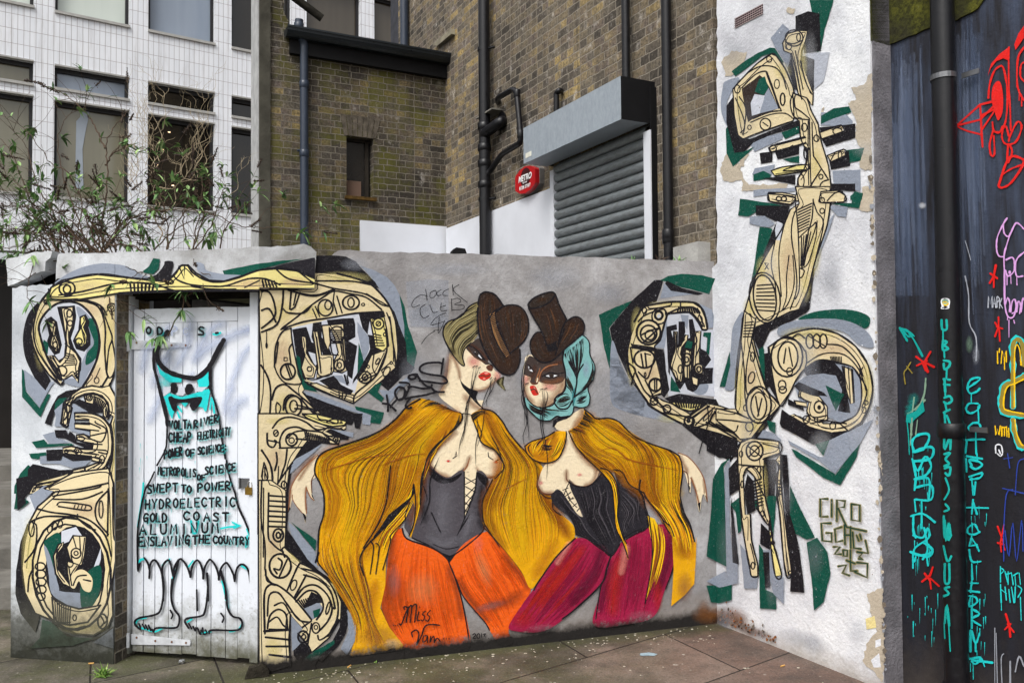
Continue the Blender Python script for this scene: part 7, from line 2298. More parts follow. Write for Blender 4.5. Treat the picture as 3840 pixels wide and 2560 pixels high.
# ---------------------------------------------------------------- the drawing and writing on the door
pd_ = Paint(regD, 9, .0008); pd_.layer('blue')
pd_.run('''
@T3 a55 bl 1230 580 1210 750 1180 950 1120 1100 1000 1300
a45 bl 900 690 800 850 700 1050
a50 bl 1700 640 1560 700 1400 900 1300 1150
a60 bl 2050 730 1800 830 1500 980 1300 1170
a45 bl 2260 640 2180 700 2050 740
a45 bl 2260 860 2180 920 2000 1100 1900 1350 1800 1568
a40 bl 1060 970 930 1020 850 1150
a60 bl 620 950 560 1100 520 1300
a60 bl 900 1150 760 1350 700 1500
a40 bl 1250 1380 1240 1420 1220 1450
@T4 a50 bl 800 100 720 300 640 470
a50 bl 1830 30 1760 200 1740 350
a70 bl 2000 200 1900 260 1840 420
''')
pd_.done('blue', 'blue_overspray', MP_D, door)
pd_.layer('turq')
pd_.run('''
@T3 f u 735 1220 800 1320 870 1370 1100 1430 1100 1500 920 1500 780 1380
f u 1330 1460 1510 1320 1500 1568 1350 1568
b.7 u 860 1500 120 120
@T4 f u 830 150 920 90 1100 150 1300 90 1500 30 1520 60 1440 350 1410 300 1350 290 1330 120 1300 290 1240 180 1150 300 1100 240 1040 230 960 460 920 400 850 170
f i 1000 60 1060 0 1180 0 1160 90 1120 130 1030 120
f i 830 140 830 0 960 0 930 80
f i 1300 10 1480 0 1400 70 1300 70
a30 u 1300 150 1290 200 1280 320
l8 u 1440 50 1380 280
l10 u 1500 60 1450 340
l7 u 1540 160 1520 330
l7 u 1560 180 1580 380
l7 u 1050 290 1100 360
l7 u 1040 370 1070 450
l6 u 960 330 960 450
''')
for ch, d in (('T5', 'p7 u 1680 510 1780 490 1900 480'), ('T5', 'f u 1830 400 1985 470 1870 520 1850 490 1900 465 1840 430'), ('T5', 'l8 u 1240 400 1260 560 1290 580 1320 560 1350 410'), ('T5', 'l9 u 470 1010 500 970 560 955'), ('T5', 'l10 u 1700 1290 1730 1400 1760 1560'), ('T5', 'l7 u 960 1280 1000 1120'), ('T5', 'l6 u 2060 520 2110 650'),
              ('T2', 'l7 u 925 1160 945 1130 1000 1120'), ('T2', 'l6 u 930 1180 1000 1200 1060 1215 1120 1190 1190 1190'), ('T2', 'l6 u 1280 1150 1310 1130'), ('T2', 'l7 u 1570 1215 1630 1200 1655 1160'), ('T2', 'l6 u 1380 1225 1440 1215'), ('T2', 'l7 u 1530 900 1560 1060'), ('T2', 'l6 u 980 200 970 300 940 500'), ('T2', 'l6 u 1690 560 1680 640'), ('T2', 'l6 u 1160 720 1110 760'), ('T2', 'l6 u 1320 730 1290 770'), ('T2', 'l6 u 1640 760 1690 790')):
    pd_.run('@%s %s' % (ch, d))
rd = random.Random(8)
for i in range(26):
    x, y = rd.uniform(520, 880), rd.uniform(1600, 2040); pd_.stroke('u', 2, [(x, y), (x + rd.uniform(-1, 1), y + rd.uniform(12, 34))], False, 1)
pd_.done('turq', 'turquoise_spray', MP_D, door)
pd_.layer('line')
pd_.run('''
@T3 l18 k 890 760 820 850 750 1000 740 1130 790 1240 900 1340 1050 1400 1250 1440 1350 1420 1450 1340 1540 1220 1620 1060 1720 880
l11 k 700 1020 690 1150 700 1300 740 1450 770 1568
l12 k 1530 1240 1520 1400 1530 1568
@T4 l14 k 770 0 820 200 880 450 890 560
l7 k 890 560 885 750 870 900 820 1010 740 1150
l7 k 700 1250 640 1380 580 1480 550 1568
l12 k 1510 0 1540 60
l8 k 1540 80 1600 250 1650 450 1690 750 1745 1050
l7 k 1765 1080 1775 1200 1830 1400 1890 1568
@T5 l7 k 550 0 520 130 480 350 455 550 450 800 455 1000 460 1130
l8 k 460 1130 490 1020
l8 k 550 940 600 1010 630 1120 625 1240
l8 k 625 1090 660 1000 705 975 750 1020 800 1130 815 1200
l8 k 815 1180 825 1060 880 985 920 985 950 1080 975 1205
l8 k 975 1205 1000 1070 1060 970 1110 970 1170 1050 1210 1140 1230 1220
l8 k 1230 1220 1260 1060 1320 980 1370 1010 1410 1130 1420 1245
l8 k 1420 1245 1440 1090 1500 980 1540 980 1600 1060 1640 1180 1648 1260
l8 k 1648 1260 1680 1100 1750 1015 1800 1060 1860 1180 1880 1285
l8 k 1880 1285 1910 1110 1970 1040 2040 1060 2090 1160 2120 1370
l8 k 1890 0 1930 180 2030 400 2120 660 2120 1000 2118 1360
l8 k 1060 970 1020 1130 970 1300 950 1500 955 1568
l8 k 815 1190 830 1350 830 1568
l8 k 1475 1170 1490 1400 1490 1568
l8 k 1680 1130 1740 1360 1750 1540
l6 k 1325 1450 1328 1568
@T2 l8 k 1110 830 1120 930 1100 1060 1060 1100 960 1120 925 1140 925 1170 960 1200
l8 k 1175 860 1170 980 1190 1060 1225 1110 1220 1170 1190 1190 1070 1190 1050 1215 1040 1200
l7 k 950 1160 960 1190
l7 k 975 1165 990 1195
l7 k 995 1170 1010 1200
l7 k 1015 1172 1030 1205
l7 k 1165 1070 1180 1100 1172 1125
l8 k 1418 830 1420 950 1400 1080 1370 1110 1280 1125 1265 1150 1290 1190
l8 k 1510 820 1545 940 1555 1050 1590 1110 1640 1125 1655 1165 1620 1205 1450 1205 1430 1225
l7 k 1345 930 1348 1070
l7 k 1290 1160 1310 1195
l7 k 1320 1180 1335 1210 1340 1190
l7 k 1350 1190 1370 1235 1375 1205
l7 k 1385 1190 1390 1230 1415 1225 1405 1205
l7 k 1510 1090 1530 1120 1520 1150
''')
pd_.run('@T3 d k 985 1545 50 40\n@T4 F k 940 40 950 0 1040 0 1040 70 990 105 950 80\nF k 1150 60 1160 0 1270 0 1270 60 1200 118 1160 90\n@T3 d k 1215 1560 52 40\n@T4 F k 905 160 950 135 1000 165 1120 180 1280 155 1390 145 1400 190 1360 260 1300 340 1255 345 1220 280 1215 235 1040 240 1035 310 1010 360 970 340 930 250')
wd_ = lambda *a, **k: pd_.word(*a, halo='u', **k)
def wt(ch, txt, x0, y0, x1, y1, h, w=7.5, col='k', **k):
    sc, ox, oy = CH[ch]; pd_.word(txt, col, w, x0 * sc + ox, y0 * sc + oy, x1 * sc + ox, y1 * sc + oy, h * sc, halo='u' if col == 'k' else None, **k)
pd_.done('line', 'ghost_line_drawing', MP_D, door)
pd_.layer('txt')
wt('T3', 'O', 585, 790, 680, 790, 95, seed=1); wt('T3', 'D', 755, 800, 860, 800, 105, seed=2); wt('T3', 'P', 960, 810, 1080, 810, 130, 5, 'bl', seed=3); wt('T3', 'S', 1345, 815, 1470, 810, 120, seed=5); wt('T3', 'C', 1130, 800, 1220, 800, 95, 4, 'bl', seed=6)
pd_.run('@T3 l8 u 1570 795 1620 800 1670 775\nl8 k 1605 780 1635 775')
wt('T4', 'VOLTA', 925, 625, 1260, 600, 120, seed=11); wt('T4', 'RIVER', 1285, 600, 1655, 510, 105, seed=12)
wt('T4', 'CHEAP', 915, 800, 1260, 800, 130, seed=13); wt('T4', 'ELECTRICITY', 1335, 780, 1830, 700, 110, 6, seed=14)
wt('T4', 'POWER', 850, 1045, 1125, 1010, 120, seed=15); wt('T4', 'OF', 1160, 1015, 1310, 1015, 100, seed=16); wt('T4', 'SCIENCE:', 1340, 1000, 1790, 935, 105, seed=17)
wt('T4', 'METROPOLIS', 755, 1290, 1325, 1325, 115, 6.5, seed=18); wt('T4', 'OF', 1335, 1360, 1465, 1365, 75, seed=19); wt('T4', 'SCIENCE', 1455, 1290, 1905, 1225, 110, seed=20)
wt('T4', 'SWEPT', 600, 1560, 1060, 1530, 120, seed=21); wt('T4', 'TO', 1100, 1545, 1270, 1550, 100, seed=22); wt('T4', 'POWER', 1345, 1540, 1850, 1500, 115, seed=23)
wt('T5', 'HYDROELECTRIC', 565, 220, 1925, 180, 130, 7, seed=24, gap=.36)
wt('T5', 'GOLD', 550, 415, 910, 410, 120, seed=25); wt('T5', 'COAST', 1140, 390, 1850, 400, 120, seed=26, gap=.42)
wt('T5', 'ALUMINUM', 490, 600, 1700, 560, 140, seed=27, gap=.4)
wt('T5', 'ENSLAVING', 470, 775, 1240, 740, 130, seed=28); wt('T5', 'THE', 1265, 735, 1540, 725, 115, seed=29); wt('T5', 'COUNTRY', 1565, 725, 2120, 750, 105, seed=30)
pd_.done('txt', 'marker_writing', MP_D, door)

# ---------------------------------------------------------------- graffiti on the black wall
pe = Paint(regE, 13, .001); pe.thin = .85; pe.jit = .3; pe.layer('moss')
pe.run('@V5 f moss 195 -40 1100 -40 1065 0 1020 65 985 90 900 130 860 155 780 150 660 210 460 295 400 320 330 337 300 330 205 300'.replace('moss', 'mb'))
pe.meshes.pop('moss')
mm = M('green_moss_render', .95, .1); co = mm.coord('W'); f = mm.noise(co, 5, 6, .7); g_ = mm.noise(co, 40, 4, .7)
c = mm.ramp(f, [(.3, lin('34322a')), (.5, lin('3f4020')), (.62, lin('5c5c24')), (.75, lin('6c6c60'))]); c = mm.mix(mm.ramp(g_, [(.35, .6), (.55, 0)]), c, lin('1d1c14')); mm.color(c); mm.bump(g_, .006)
pts = [PE.uz(x * .5103 + 3150, y * .5103) for x, y in [(1075, -5), (1065, 0), (1020, 65), (985, 90), (900, 130), (860, 155), (780, 150), (660, 210), (460, 295), (400, 320), (334, 337)]]
b = MB(); b.prism(PE, [(pts[0][0], 5.2)] + jag(pts, .004, .03, 31) + [(-.002, pts[-1][1]), (-.002, 5.2)], .0005, .010); b.build('mossy_band', mm.m, blk)
zz = PD.z(3318, 171)
b = MB(); b.prism(PD, [(-.010, PD.z(3255, 152) + .0)] + [(UD1 - .006, zz), (UD1 - .006, 5.2), (-.010, 5.2)], .0005, .007); b.build('mossy_return', mm.m, plast)
pe.layer('streak')
rd = random.Random(71)
for i in range(230):
    if rd.random() < .62: x = rd.gauss(3395, 32); y0 = rd.uniform(170, 700); y1 = min(1105, y0 + rd.uniform(120, 700)); x = max(3332 + y0 * .03, min(3478, x))
    else: x = rd.gauss(3640, 22); y0 = rd.uniform(60, 600); y1 = min(1350, y0 + rd.uniform(150, 700))
    pe.stroke(rd.choice(['es', 'es', 'el']), rd.uniform(4, 20), [(x, y0), (x + rd.uniform(-2, 8), (y0 + y1) / 2), (x + (y1 - y0) * .028 + rd.uniform(-3, 3), y1)], True, 0, rd.uniform(.12, .32), True)
pe.done('streak', 'chalky_streaks', MP_E, blk)
pe.layer('red')
pe.run('''
@V5 f x 1085 560 1110 470 1170 400 1248 342 1245 450 1200 430 1150 450 1110 500
F x 1115 740 1120 650 1150 600 1180 610 1198 700 1195 820 1165 885 1145 850
l8 x 1090 720 1100 620 1130 530 1170 490 1200 500 1225 620 1230 760 1215 900 1180 965 1140 970
l7 x 1240 350 1240 600 1250 800 1255 960
p9 x 1150 740 1030 770 855 925
p9 x 855 925 1030 880 1150 760
p8 x 855 930 940 965 1040 990
p9 x 1030 770 1042 1000 1048 1080
p9 x 1045 950 1120 840 1150 780
p9 x 1040 850 1140 800
l8 x 1120 900 1130 960 1170 975 1195 930
l8 x 1125 960 1100 1060 1110 1140 1135 1130 1130 1000
l8 x 1200 930 1190 1010 1220 1060 1290 1045 1330 960 1330 910 1300 900 1250 1000 1240 1040
l8 x 1195 950 1220 930 1240 1000
l8 x 1245 1060 1265 1120 1230 1200 1235 1060
l10 x 1165 1365 1190 1380 1260 1340 1350 1200 1320 1160 1260 1150 1220 1200 1165 1365
l7 x 1185 1290 1260 1240 1345 1210
f x 1280 330 1310 250 1352 190 1352 280 1290 370
l8 x 1352 350 1310 420 1300 560 1310 660 1352 740
l8 x 1352 460 1330 480 1325 560 1352 600
l5 x 1318 660 1316 740
l5 x 1335 700 1335 780
@V6 p10 x 560 1150 600 1180 690 1225
p10 x 665 1115 620 1190 645 1260
p10 x 565 1215 640 1180
p9 x 600 1180 630 1250
p9 x 1100 610 1130 560 1145 480
p8 x 1105 540 1155 575
p8 x 1130 560 1130 640
p8 x 1140 900 1170 950 1175 1035
p8 x 1140 1000 1165 930 1165 860
p8 x 1150 930 1195 945
@V7 p9 x 455 1005 500 970 515 925
p9 x 470 960 500 1000 505 1045
p9 x 500 985 550 1030
p8 x 875 700 900 770 915 830
p8 x 910 690 890 790 895 840
p7 x 875 790 910 800
p8 x 920 1185 940 1250 945 1310
p8 x 915 1270 945 1240
p8 x 930 1240 965 1285
''')
pe.done('red', 'red_bird_graffiti', MP_E, blk)
pe.layer('turq')
pe.run('''
@V6 l9 ud 440 940 500 970 545 1030 605 1145
l9 ud 440 945 465 985 495 1035
l8 ud 440 940 490 955 545 1000
l8 ud 460 960 500 1000 520 1000
l8 gp 630 1310 620 1420 580 1510 500 1568
a40 ud 540 1460 520 1520 500 1568
l8 gp 545 1450 530 1568
@V7 l9 gp 470 0 430 50 400 110 395 190
f ud 460 0 470 60 410 110 400 130 365 120 370 80 420 60
l6 ud 370 100 380 200 385 300
l5 gp 400 100 390 250
l5 gp 430 110 420 190
@Y4 l11 u 140 430 135 395 160 370 200 365 205 390 180 430 140 440
l11 u 140 440 200 420 225 430 210 470 140 480
l11 u 135 470 160 520 190 460 215 500 190 540 150 550
l11 u 140 480 150 540
l11 u 150 560 145 600
l11 u 145 555 200 550 210 580
l10 u 150 590 215 580 215 640 150 640
l10 u 210 580 205 640
l9 u 145 640 150 690
l9 u 175 650 175 760
l9 u 130 710 180 700 230 735
l10 u 140 710 140 770 150 800
l9 u 185 760 200 850 180 890
l10 u 140 790 180 800 200 760 205 800 150 840 140 870
l10 u 130 860 200 880 220 850 180 820
l8 u 150 880 145 900
@V7 l9 u 390 840 440 860 510 840 490 800
l7 u 405 850 405 930
l7 u 480 850 488 915
''')
rd = random.Random(18)
sc, ox, oy = CH['V7']
for i in range(20):
    x, y = rd.uniform(375, 545), rd.uniform(1030, 1330); pe.stroke('u', rd.uniform(2, 4), [(x * sc + ox, y * sc + oy), (x * sc + ox + rd.uniform(-1, 1), y * sc + oy + rd.choice([6, 10, 20, 60]))], False, 1)
letters = [('e', 980, 1355, 0, 'Y2')]
EG = '''
@Y2 l9 u 240 450 310 400 300 385 250 400 230 450 245 490 290 480 310 460
l6 u 255 490 255 550
l9 u 300 560 240 560 220 600 250 625 300 600 310 570
l6 u 300 580 305 680
l9 u 265 690 235 720 265 745 315 720 300 690 265 690
l6 u 285 740 285 800
l10 u 220 805 280 800 345 800
l8 u 225 810 215 890
l8 u 285 800 288 895
@Y3 l9 u 130 10 190 20
l7 u 128 20 130 70
l10 u 150 45 140 25 175 30 190 45 165 60 145 50
l7 u 170 0 172 30
l10 u 140 90 190 75 180 95 145 100
l7 u 150 95 155 160
l9 u 165 110 160 160
l9 u 130 210 215 212
l8 u 155 180 150 235
l8 u 155 185 170 235
l9 u 175 300 160 275 135 290 135 310 160 315 180 305
l7 u 150 320 140 360
l8 u 150 330 170 360 178 380
l7 u 145 360 170 355
l8 u 140 375 150 420 185 420
l8 u 150 430 152 490
l9 u 150 500 145 540
l8 u 145 505 175 505
l8 u 140 535 180 540
l9 u 140 555 165 560 170 580 140 595 145 560
l9 u 150 600 150 680
l9 u 150 605 180 625 150 645 185 670
l9 u 145 690 145 770
l9 u 150 690 165 740 180 700
l8 u 165 740 165 770
l10 u 140 800 185 795 165 820 150 810
l9 u 150 805 230 815
l6 u 190 800 200 830
l4 u 145 820 145 850
l4 u 155 820 156 880
'''
pe.run(EG)
pe.run('''
@Y3 l5 u 262 440 262 500
l5 u 262 445 275 455 262 470
p5 u 280 460 290 500
p5 u 292 460 292 510
p5 u 285 470 305 465
p5 u 305 465 312 510
p5 u 312 475 330 465
p5 u 318 470 322 515
p5 u 335 465 340 510
p6 u 262 510 265 580
p5 u 280 520 285 570
p5 u 295 530 300 580
p5 u 305 520 315 580
p5 u 320 520 318 580
l5 u 330 515 345 530 330 560
p4 u 340 560 343 650
p4 u 265 580 266 610
p5 u 265 530 285 545
''')
for i in range(60):
    if rd.random() < .6: x, y = rd.uniform(3640, 3700), rd.uniform(1700, 2480)
    else: x, y = rd.uniform(3420, 3495), rd.uniform(1650, 2110)
    pe.stroke('u', rd.uniform(2, 4), [(x, y), (x + rd.uniform(-1, 2), y + rd.uniform(15, 60))], False, 1)
pe.done('turq', 'turquoise_lettering', MP_E, blk)
pe.layer('misc')
pe.run('''
@Y1 l7 v 495 212 470 250 430 340 425 420 440 465 472 470
l7 v 470 250 475 310 500 335 515 320 550 250 575 250 609 285
l7 v 515 320 490 400 475 470 478 600 480 780 500 870 540 870 560 780
l7 v 490 490 530 475 545 510 540 570 500 600 485 560
d v 513 575 9 12
l7 v 609 440 565 480 550 530 560 600 600 600
l4 v 495 600 495 660
l4 v 520 600 522 650
l4 v 560 600 562 660
l6 v 485 790 500 745 515 790 510 840
l6 v 520 840 530 770 550 760 555 830 530 850
l6 v 560 840 570 770 585 790 580 850
l6 v 590 840 600 750 609 760
l4 v 500 870 497 895
@Y2 l4 v 508 0 508 115
p5 v 540 0 545 20
@Y1 p5 S2 368 810 370 735 382 790 395 735 395 810
p5 S2 400 810 410 740 420 810
p4 S2 402 785 420 785
l5 S2 428 810 428 740 445 755 430 775
p5 S2 445 815 445 750
p5 S2 460 750 446 785 465 815
@Y2 p6 c5 430 210 432 290
p5 c5 445 190 442 215
p6 c5 455 290 462 205 475 250 490 205 490 280
p4 c5 478 250 478 330
p6 c5 415 710 420 770 430 730 440 770 450 710
p6 c5 460 715 460 775
p6 c5 465 720 490 718
p6 c5 478 720 478 775
p6 c5 492 715 495 780
p6 c5 506 725 508 785
p5 c5 494 745 507 750
l26 u 535 580 535 300 530 180 560 120 600 160 609 300
l26 u 609 370 540 410 480 430 455 500 450 580 480 620 609 645
l26 u 535 670 545 760 580 850 609 860
l19 G 535 585 535 300 532 180 560 130 598 165 609 300
l19 G 609 375 540 418 485 435 463 500 458 580 485 615 609 638
l19 G 535 670 548 760 582 840 609 850
l6 c5 545 580 545 300 548 200 562 165 580 200 590 300
l6 c5 609 395 550 425 500 445 478 500 472 575 495 605 609 628
l6 c5 548 670 560 760 590 830 609 840
l6 w 420 890 420 840 455 840 465 890
l5 w 440 870 450 895
@Y3 l4 Z 275 20 310 15
l5 Z 290 0 298 55
l5 Z 275 420 275 300 285 160 310 140
l5 Z 320 160 330 40 354 20
l5 Z 280 300 295 400 310 270 325 420 345 260 350 380
l5 Z 270 135 354 155
l5 gw 268 895 265 800 275 780
l7 gw 300 895 300 810
l7 gw 320 850 335 790 354 830
l4 gw 240 680 240 895
l4 gw 245 700 250 895
l5 w 250 0 262 10 270 0
@V6 l5 G 520 1190 490 1240 470 1270 480 1350
l5 G 490 1220 530 1270
b.7 w 605 40 34 28
b.6 gp 950 1060 30 70
b.5 S2 1000 1140 30 80
l5 S2 920 560 945 700 950 900 1000 1010 1000 1180
l3 S2 920 300 950 400 960 440
''')
pe.done('misc', 'mixed_graffiti', MP_E, blk)
pp_ = Paint(regP, 17, .0006); pp_.layer('pipe')
pp_.run('''
@Y2 l9 ud 55 0 60 60 90 60 88 0
l6 ud 65 60 65 140
l9 ud 65 140 90 145 75 170 100 190 65 200 65 140
l6 ud 72 200 75 250
l9 ud 70 270 110 280 105 310 75 330 70 290
l7 ud 90 330 88 390
l9 ud 70 395 112 400
l9 ud 75 400 80 480
l8 ud 70 430 110 435
l6 ud 80 480 80 510
l9 ud 75 520 110 510 125 540 95 560 72 550
l7 ud 80 560 90 610
l9 ud 70 620 110 600
l9 ud 75 620 80 700
l9 ud 90 640 110 690
@Y4 l9 ud 270 375 272 430 295 375 295 430
l9 ud 270 450 295 445 275 470 290 490 270 500
l9 ud 272 510 295 505 290 540 275 530
l7 ud 275 550 290 600 270 640
l8 ud 275 660 290 680 270 690
l9 ud 268 710 272 800 290 740 285 810 298 790
@Y3 l9 ud 45 260 50 340 60 270 68 320
l8 ud 40 360 55 420 70 400
l9 ud 45 430 45 500 62 500 62 430
l9 ud 62 520 45 525 60 545 42 555
l9 ud 45 660 52 590 62 670
l6 ud 45 640 62 640
l5 ud 42 660 45 720
l5 ud 60 670 66 770
''')
pp_.done('pipe', 'turquoise_lettering', MP_E, ebp)
pp_.layer('stk')
pp_.run('@Y1 F w 50 770 60 750 95 748 112 765 108 800 102 818 52 818 55 800\nd gp 80 772 24 18\nF c5 58 780 80 770 105 785 80 800\np3 k 58 812 98 810')
pp_.done('stk', 'sticker', MP_E, ebp)
# ================================================================ plants
KP = lambda x, y, d, pl=PA: pl.hit(x * .5739, 300 + y * .5739, d)
def leafmat(name, a, b_, c_):
    m = M(name, .55, .35); at = m.n('VertexColor'); at.layer_name = 'Col'
    m.color(m.ramp(m.sep(at.outputs['Color'])[0], [(0, lin(a)), (.5, lin(b_)), (1, lin(c_))])); return m.m
ML_B = leafmat('buddleia_leaf', '3a5a31', '638a4e', '9ab575'); ML_T = plain('brown_twig', '4b3d31', .85, .2, 0, .35, 30); ML_W = plain('pale_twisted_twig', 'a8997f', .85, .2, 0, .3, 30)
ML_S = leafmat('dry_seed_head', '231a14', '3a2b20', '57422f'); ML_G = leafmat('grass_blade', '45662a', '638a35', '93ab55')
def leaf(mb, p, dr, up, L, Wd, r):
    dr = dr.normalized(); s_ = dr.cross(up); s_ = s_.normalized() if s_.length > 1e-4 else dr.orthogonal().normalized(); n_ = s_.cross(dr)
    col = (r.random(), 0, 0, 1); q = p; prev = None; N_ = 4; droop = r.uniform(.1, .6)
    for i in range(N_ + 1):
        t = i / N_; c = p + dr * L * t - V((0, 0, 1)) * L * droop * t * t; w = Wd * (sin(pi * (.08 + .92 * t) ** .8) if t < 1 else 0.02)
        e = (c + s_ * w + n_ * w * .35, c, c - s_ * w + n_ * w * .35)
        if prev:
            mb.face([prev[0], prev[1], e[1], e[0]], [(0, 0)] * 4, col, True); mb.face([prev[1], prev[2], e[2], e[1]], [(0, 0)] * 4, col, True)
        prev = e
def curve3(pts, n=6):
    pts = [V(p) for p in pts]; out = []; m = len(pts)
    for i in range(m - 1):
        a, b_, c, d = pts[max(0, i - 1)], pts[i], pts[i + 1], pts[min(m - 1, i + 2)]
        for k in range(n):
            t = k / n; out.append(.5 * ((2 * b_) + (c - a) * t + (2 * a - 5 * b_ + 4 * c - d) * t * t + (3 * b_ - a - 3 * c + d) * t ** 3))
    out.append(pts[-1]); return out
def seedhead(mb, p, dr, L, r):
    for i in range(int(70 * L / .1)):
        t = r.random(); w = .018 * (1 - t * .75); a = r.uniform(0, 2 * pi); o = dr.orthogonal().normalized(); o2 = dr.cross(o)
        c = p + dr * L * t + (o * cos(a) + o2 * sin(a)) * w * r.random(); e = V((r.uniform(-1, 1), r.uniform(-1, 1), r.uniform(-1, 1))).normalized() * .006; f = e.orthogonal().normalized() * .003
        mb.face([c - e, c + f, c + e, c - f], [(0, 0)] * 4, (r.random(), 0, 0, 1))
def shrub(name, label, cat, stems, seed, twig, leaves=1.0, tips=1.0, side=6, r0=.009, seeds=(), wig=.02, loc=None):
    r = random.Random(seed); T_, F_l = MB(), MB(); heads = []; first = V(stems[0][0])
    e = empty(name, V((first.x, first.y, max(0, first.z - .2))), label, cat)
    def cluster(p, dr, k):
        for i in range(k):
            a = r.uniform(0, 2 * pi); o = dr.orthogonal().normalized(); o2 = dr.cross(o); v = dr * r.uniform(.2, .9) + (o * cos(a) + o2 * sin(a)) * r.uniform(.5, 1)
            leaf(F_l, p + dr * r.uniform(-.02, .01), v, V((0, 0, 1)), r.uniform(.04, .085), r.uniform(.007, .012), r)
    for st in stems:
        st = [V(q) for q in st]; pts = curve3(st); pts = [q + V((r.uniform(-1, 1), r.uniform(-1, 1), r.uniform(-1, 1))) * wig * .3 for q in pts]
        n = len(pts); T_.tube(pts, [r0 * (1 - .7 * i / n) for i in range(n)], 7)
        for i in range(2, n):
            dr = (pts[i] - pts[i - 1]).normalized()
            if r.random() < .75 * leaves * (i / n):
                o = dr.orthogonal().normalized(); a = r.uniform(0, pi); v = o * cos(a) + dr.cross(o) * sin(a)
                for sgn in (1, -1): leaf(F_l, pts[i], dr * .5 + v * sgn, V((0, 0, 1)), r.uniform(.035, .07), r.uniform(.006, .010), r)
            if r.random() < side / n:
                L = r.uniform(.12, .38); a = r.uniform(0, 2 * pi); o = dr.orthogonal().normalized(); v = (dr * .8 + (o * cos(a) + dr.cross(o) * sin(a)) * .9 + V((0, 0, .25))).normalized(); q = pts[i]; tw = [q]
                for k in range(5):
                    v = (v + V((r.uniform(-.35, .35), r.uniform(-.35, .35), r.uniform(-.25, .25)))).normalized(); q = q + v * L / 5; tw.append(q)
                    if leaves and r.random() < .55 * leaves:
                        o = v.orthogonal().normalized()
                        for sgn in (1, -1): leaf(F_l, q, v * .6 + o * sgn, V((0, 0, 1)), r.uniform(.035, .07), r.uniform(.005, .009), r)
                T_.tube(tw, [r0 * .38 * (1 - .6 * k / 5) for k in range(6)], 5)
                if r.random() < tips: cluster(q, v, r.randint(4, 7))
                elif seeds and r.random() < .6: heads.append((q, v, r.uniform(.05, .11)))
        if r.random() < tips: cluster(pts[-1], (pts[-1] - pts[-3]).normalized(), r.randint(4, 8))
    heads += [(V(p), V(dr).normalized(), L) for p, dr, L in seeds]
    T_.build('stems', twig, e)
    if F_l.v: F_l.build('foliage', ML_B, e)
    for p, dr, L in heads[-40:]:
        S_ = MB(); S_.tube([p, p + dr * L], [.006, .002], 6, True, (.3, 0, 0, 1)); seedhead(S_, p, dr, L, r); S_.build('seed_head', ML_S, e)
    return e
def S(d0, d1, *p):
    n = len(p) // 2; return [KP(p[2 * i], p[2 * i + 1], d0 + (d1 - d0) * i / max(1, n - 1)) for i in range(n)]
rr = random.Random(77)
left = [S(-.3, -.5, 650, 1130, 560, 900, 510, 730, 430, 600, 330, 540, 230, 400, 120, 290, 0, 230), S(-.3, -.4, 640, 1130, 400, 960, 180, 880, 60, 740, -20, 680), S(-.25, -.6, 420, 1150, 360, 900, 250, 700, 200, 520, 160, 420, 60, 300),
        S(-.25, -.5, 500, 1140, 330, 880, 210, 760, 90, 660, -30, 600), S(-.2, -.4, 560, 1130, 430, 1010, 250, 960, 100, 1000, -30, 990), S(-.3, -.4, 610, 1130, 500, 950, 300, 830, 140, 830, -20, 900),
        S(-.3, -.7, 600, 1140, 470, 800, 400, 560, 380, 380, 430, 250, 520, 190), S(-.3, -.5, 400, 1150, 300, 960, 120, 830, -20, 820), S(-.2, -.3, 520, 1140, 380, 1040, 200, 1060, 60, 1100, -30, 1080), S(-.3, -.5, 480, 1140, 520, 900, 600, 800, 720, 770, 830, 800),
        S(-.3, -.6, 300, 1150, 240, 900, 110, 560, 40, 420, -30, 350), S(-.2, -.3, 650, 1120, 500, 1040, 350, 1000, 200, 1000, 40, 940), S(-.2, .12, 620, 1130, 500, 1110, 420, 1180, 240, 1180, 180, 1340, 190, 1450), S(-.2, .12, 300, 1120, 260, 1200, 230, 1260, 120, 1330)]
for i in range(26):
    x0 = rr.uniform(330, 760); x1 = x0 + rr.choice([-1, -1, -1, 1]) * rr.uniform(150, 480); yt = rr.uniform(780, 1040); y1 = yt + rr.uniform(-60, 180)
    left.append(S(-.2 - rr.random() * .3, -.2 - rr.random() * .4, x0, 1130, x0 + (x1 - x0) * .3, (yt + 1130) / 2 - 30, x0 + (x1 - x0) * .65, yt, x1, min(1090, y1)))
shrub('buddleia_bush', 'leafy buddleia sprawling over the broken left end of the lintel', 'shrub', left, 3, ML_T, .10, .42, 7, .0042,
      seeds=[(KP(20, 490, -.5), (1, .1, -.2), .13), (KP(210, 680, -.45), (1, .1, -.3), .12), (KP(330, 690, -.45), (1, 0, -.2), .08), (KP(160, 0, -.6), (1, 0, -.2), .12), (KP(250, 20, -.6), (1, .1, -.5), .14), (KP(400, 490, -.6), (1, 0, -.6), .06)])
mid = [S(-.35, -.9, 690, 1130, 660, 980, 690, 800, 705, 600, 690, 450, 730, 330, 800, 250, 850, 190), S(-.6, -.9, 690, 450, 660, 400, 620, 300, 540, 190, 440, 110, 350, 50), S(-.3, -.4, 700, 1130, 600, 1000, 640, 880, 800, 830, 900, 800),
       S(-.3, .06, 700, 1080, 850, 1080, 980, 1150, 1190, 1210, 1380, 1280), S(-.1, .08, 640, 1110, 690, 1240, 710, 1390, 720, 1480, 725, 1540), S(-.6, -.8, 690, 560, 740, 480, 850, 440), S(-.15, .07, 1250, 1110, 1180, 1200, 960, 1260, 820, 1220),
       S(-.3, -.5, 760, 1110, 740, 1040, 640, 980, 560, 960, 460, 1010), S(-.3, -.6, 700, 1100, 780, 960, 860, 900, 960, 870, 1050, 760)]
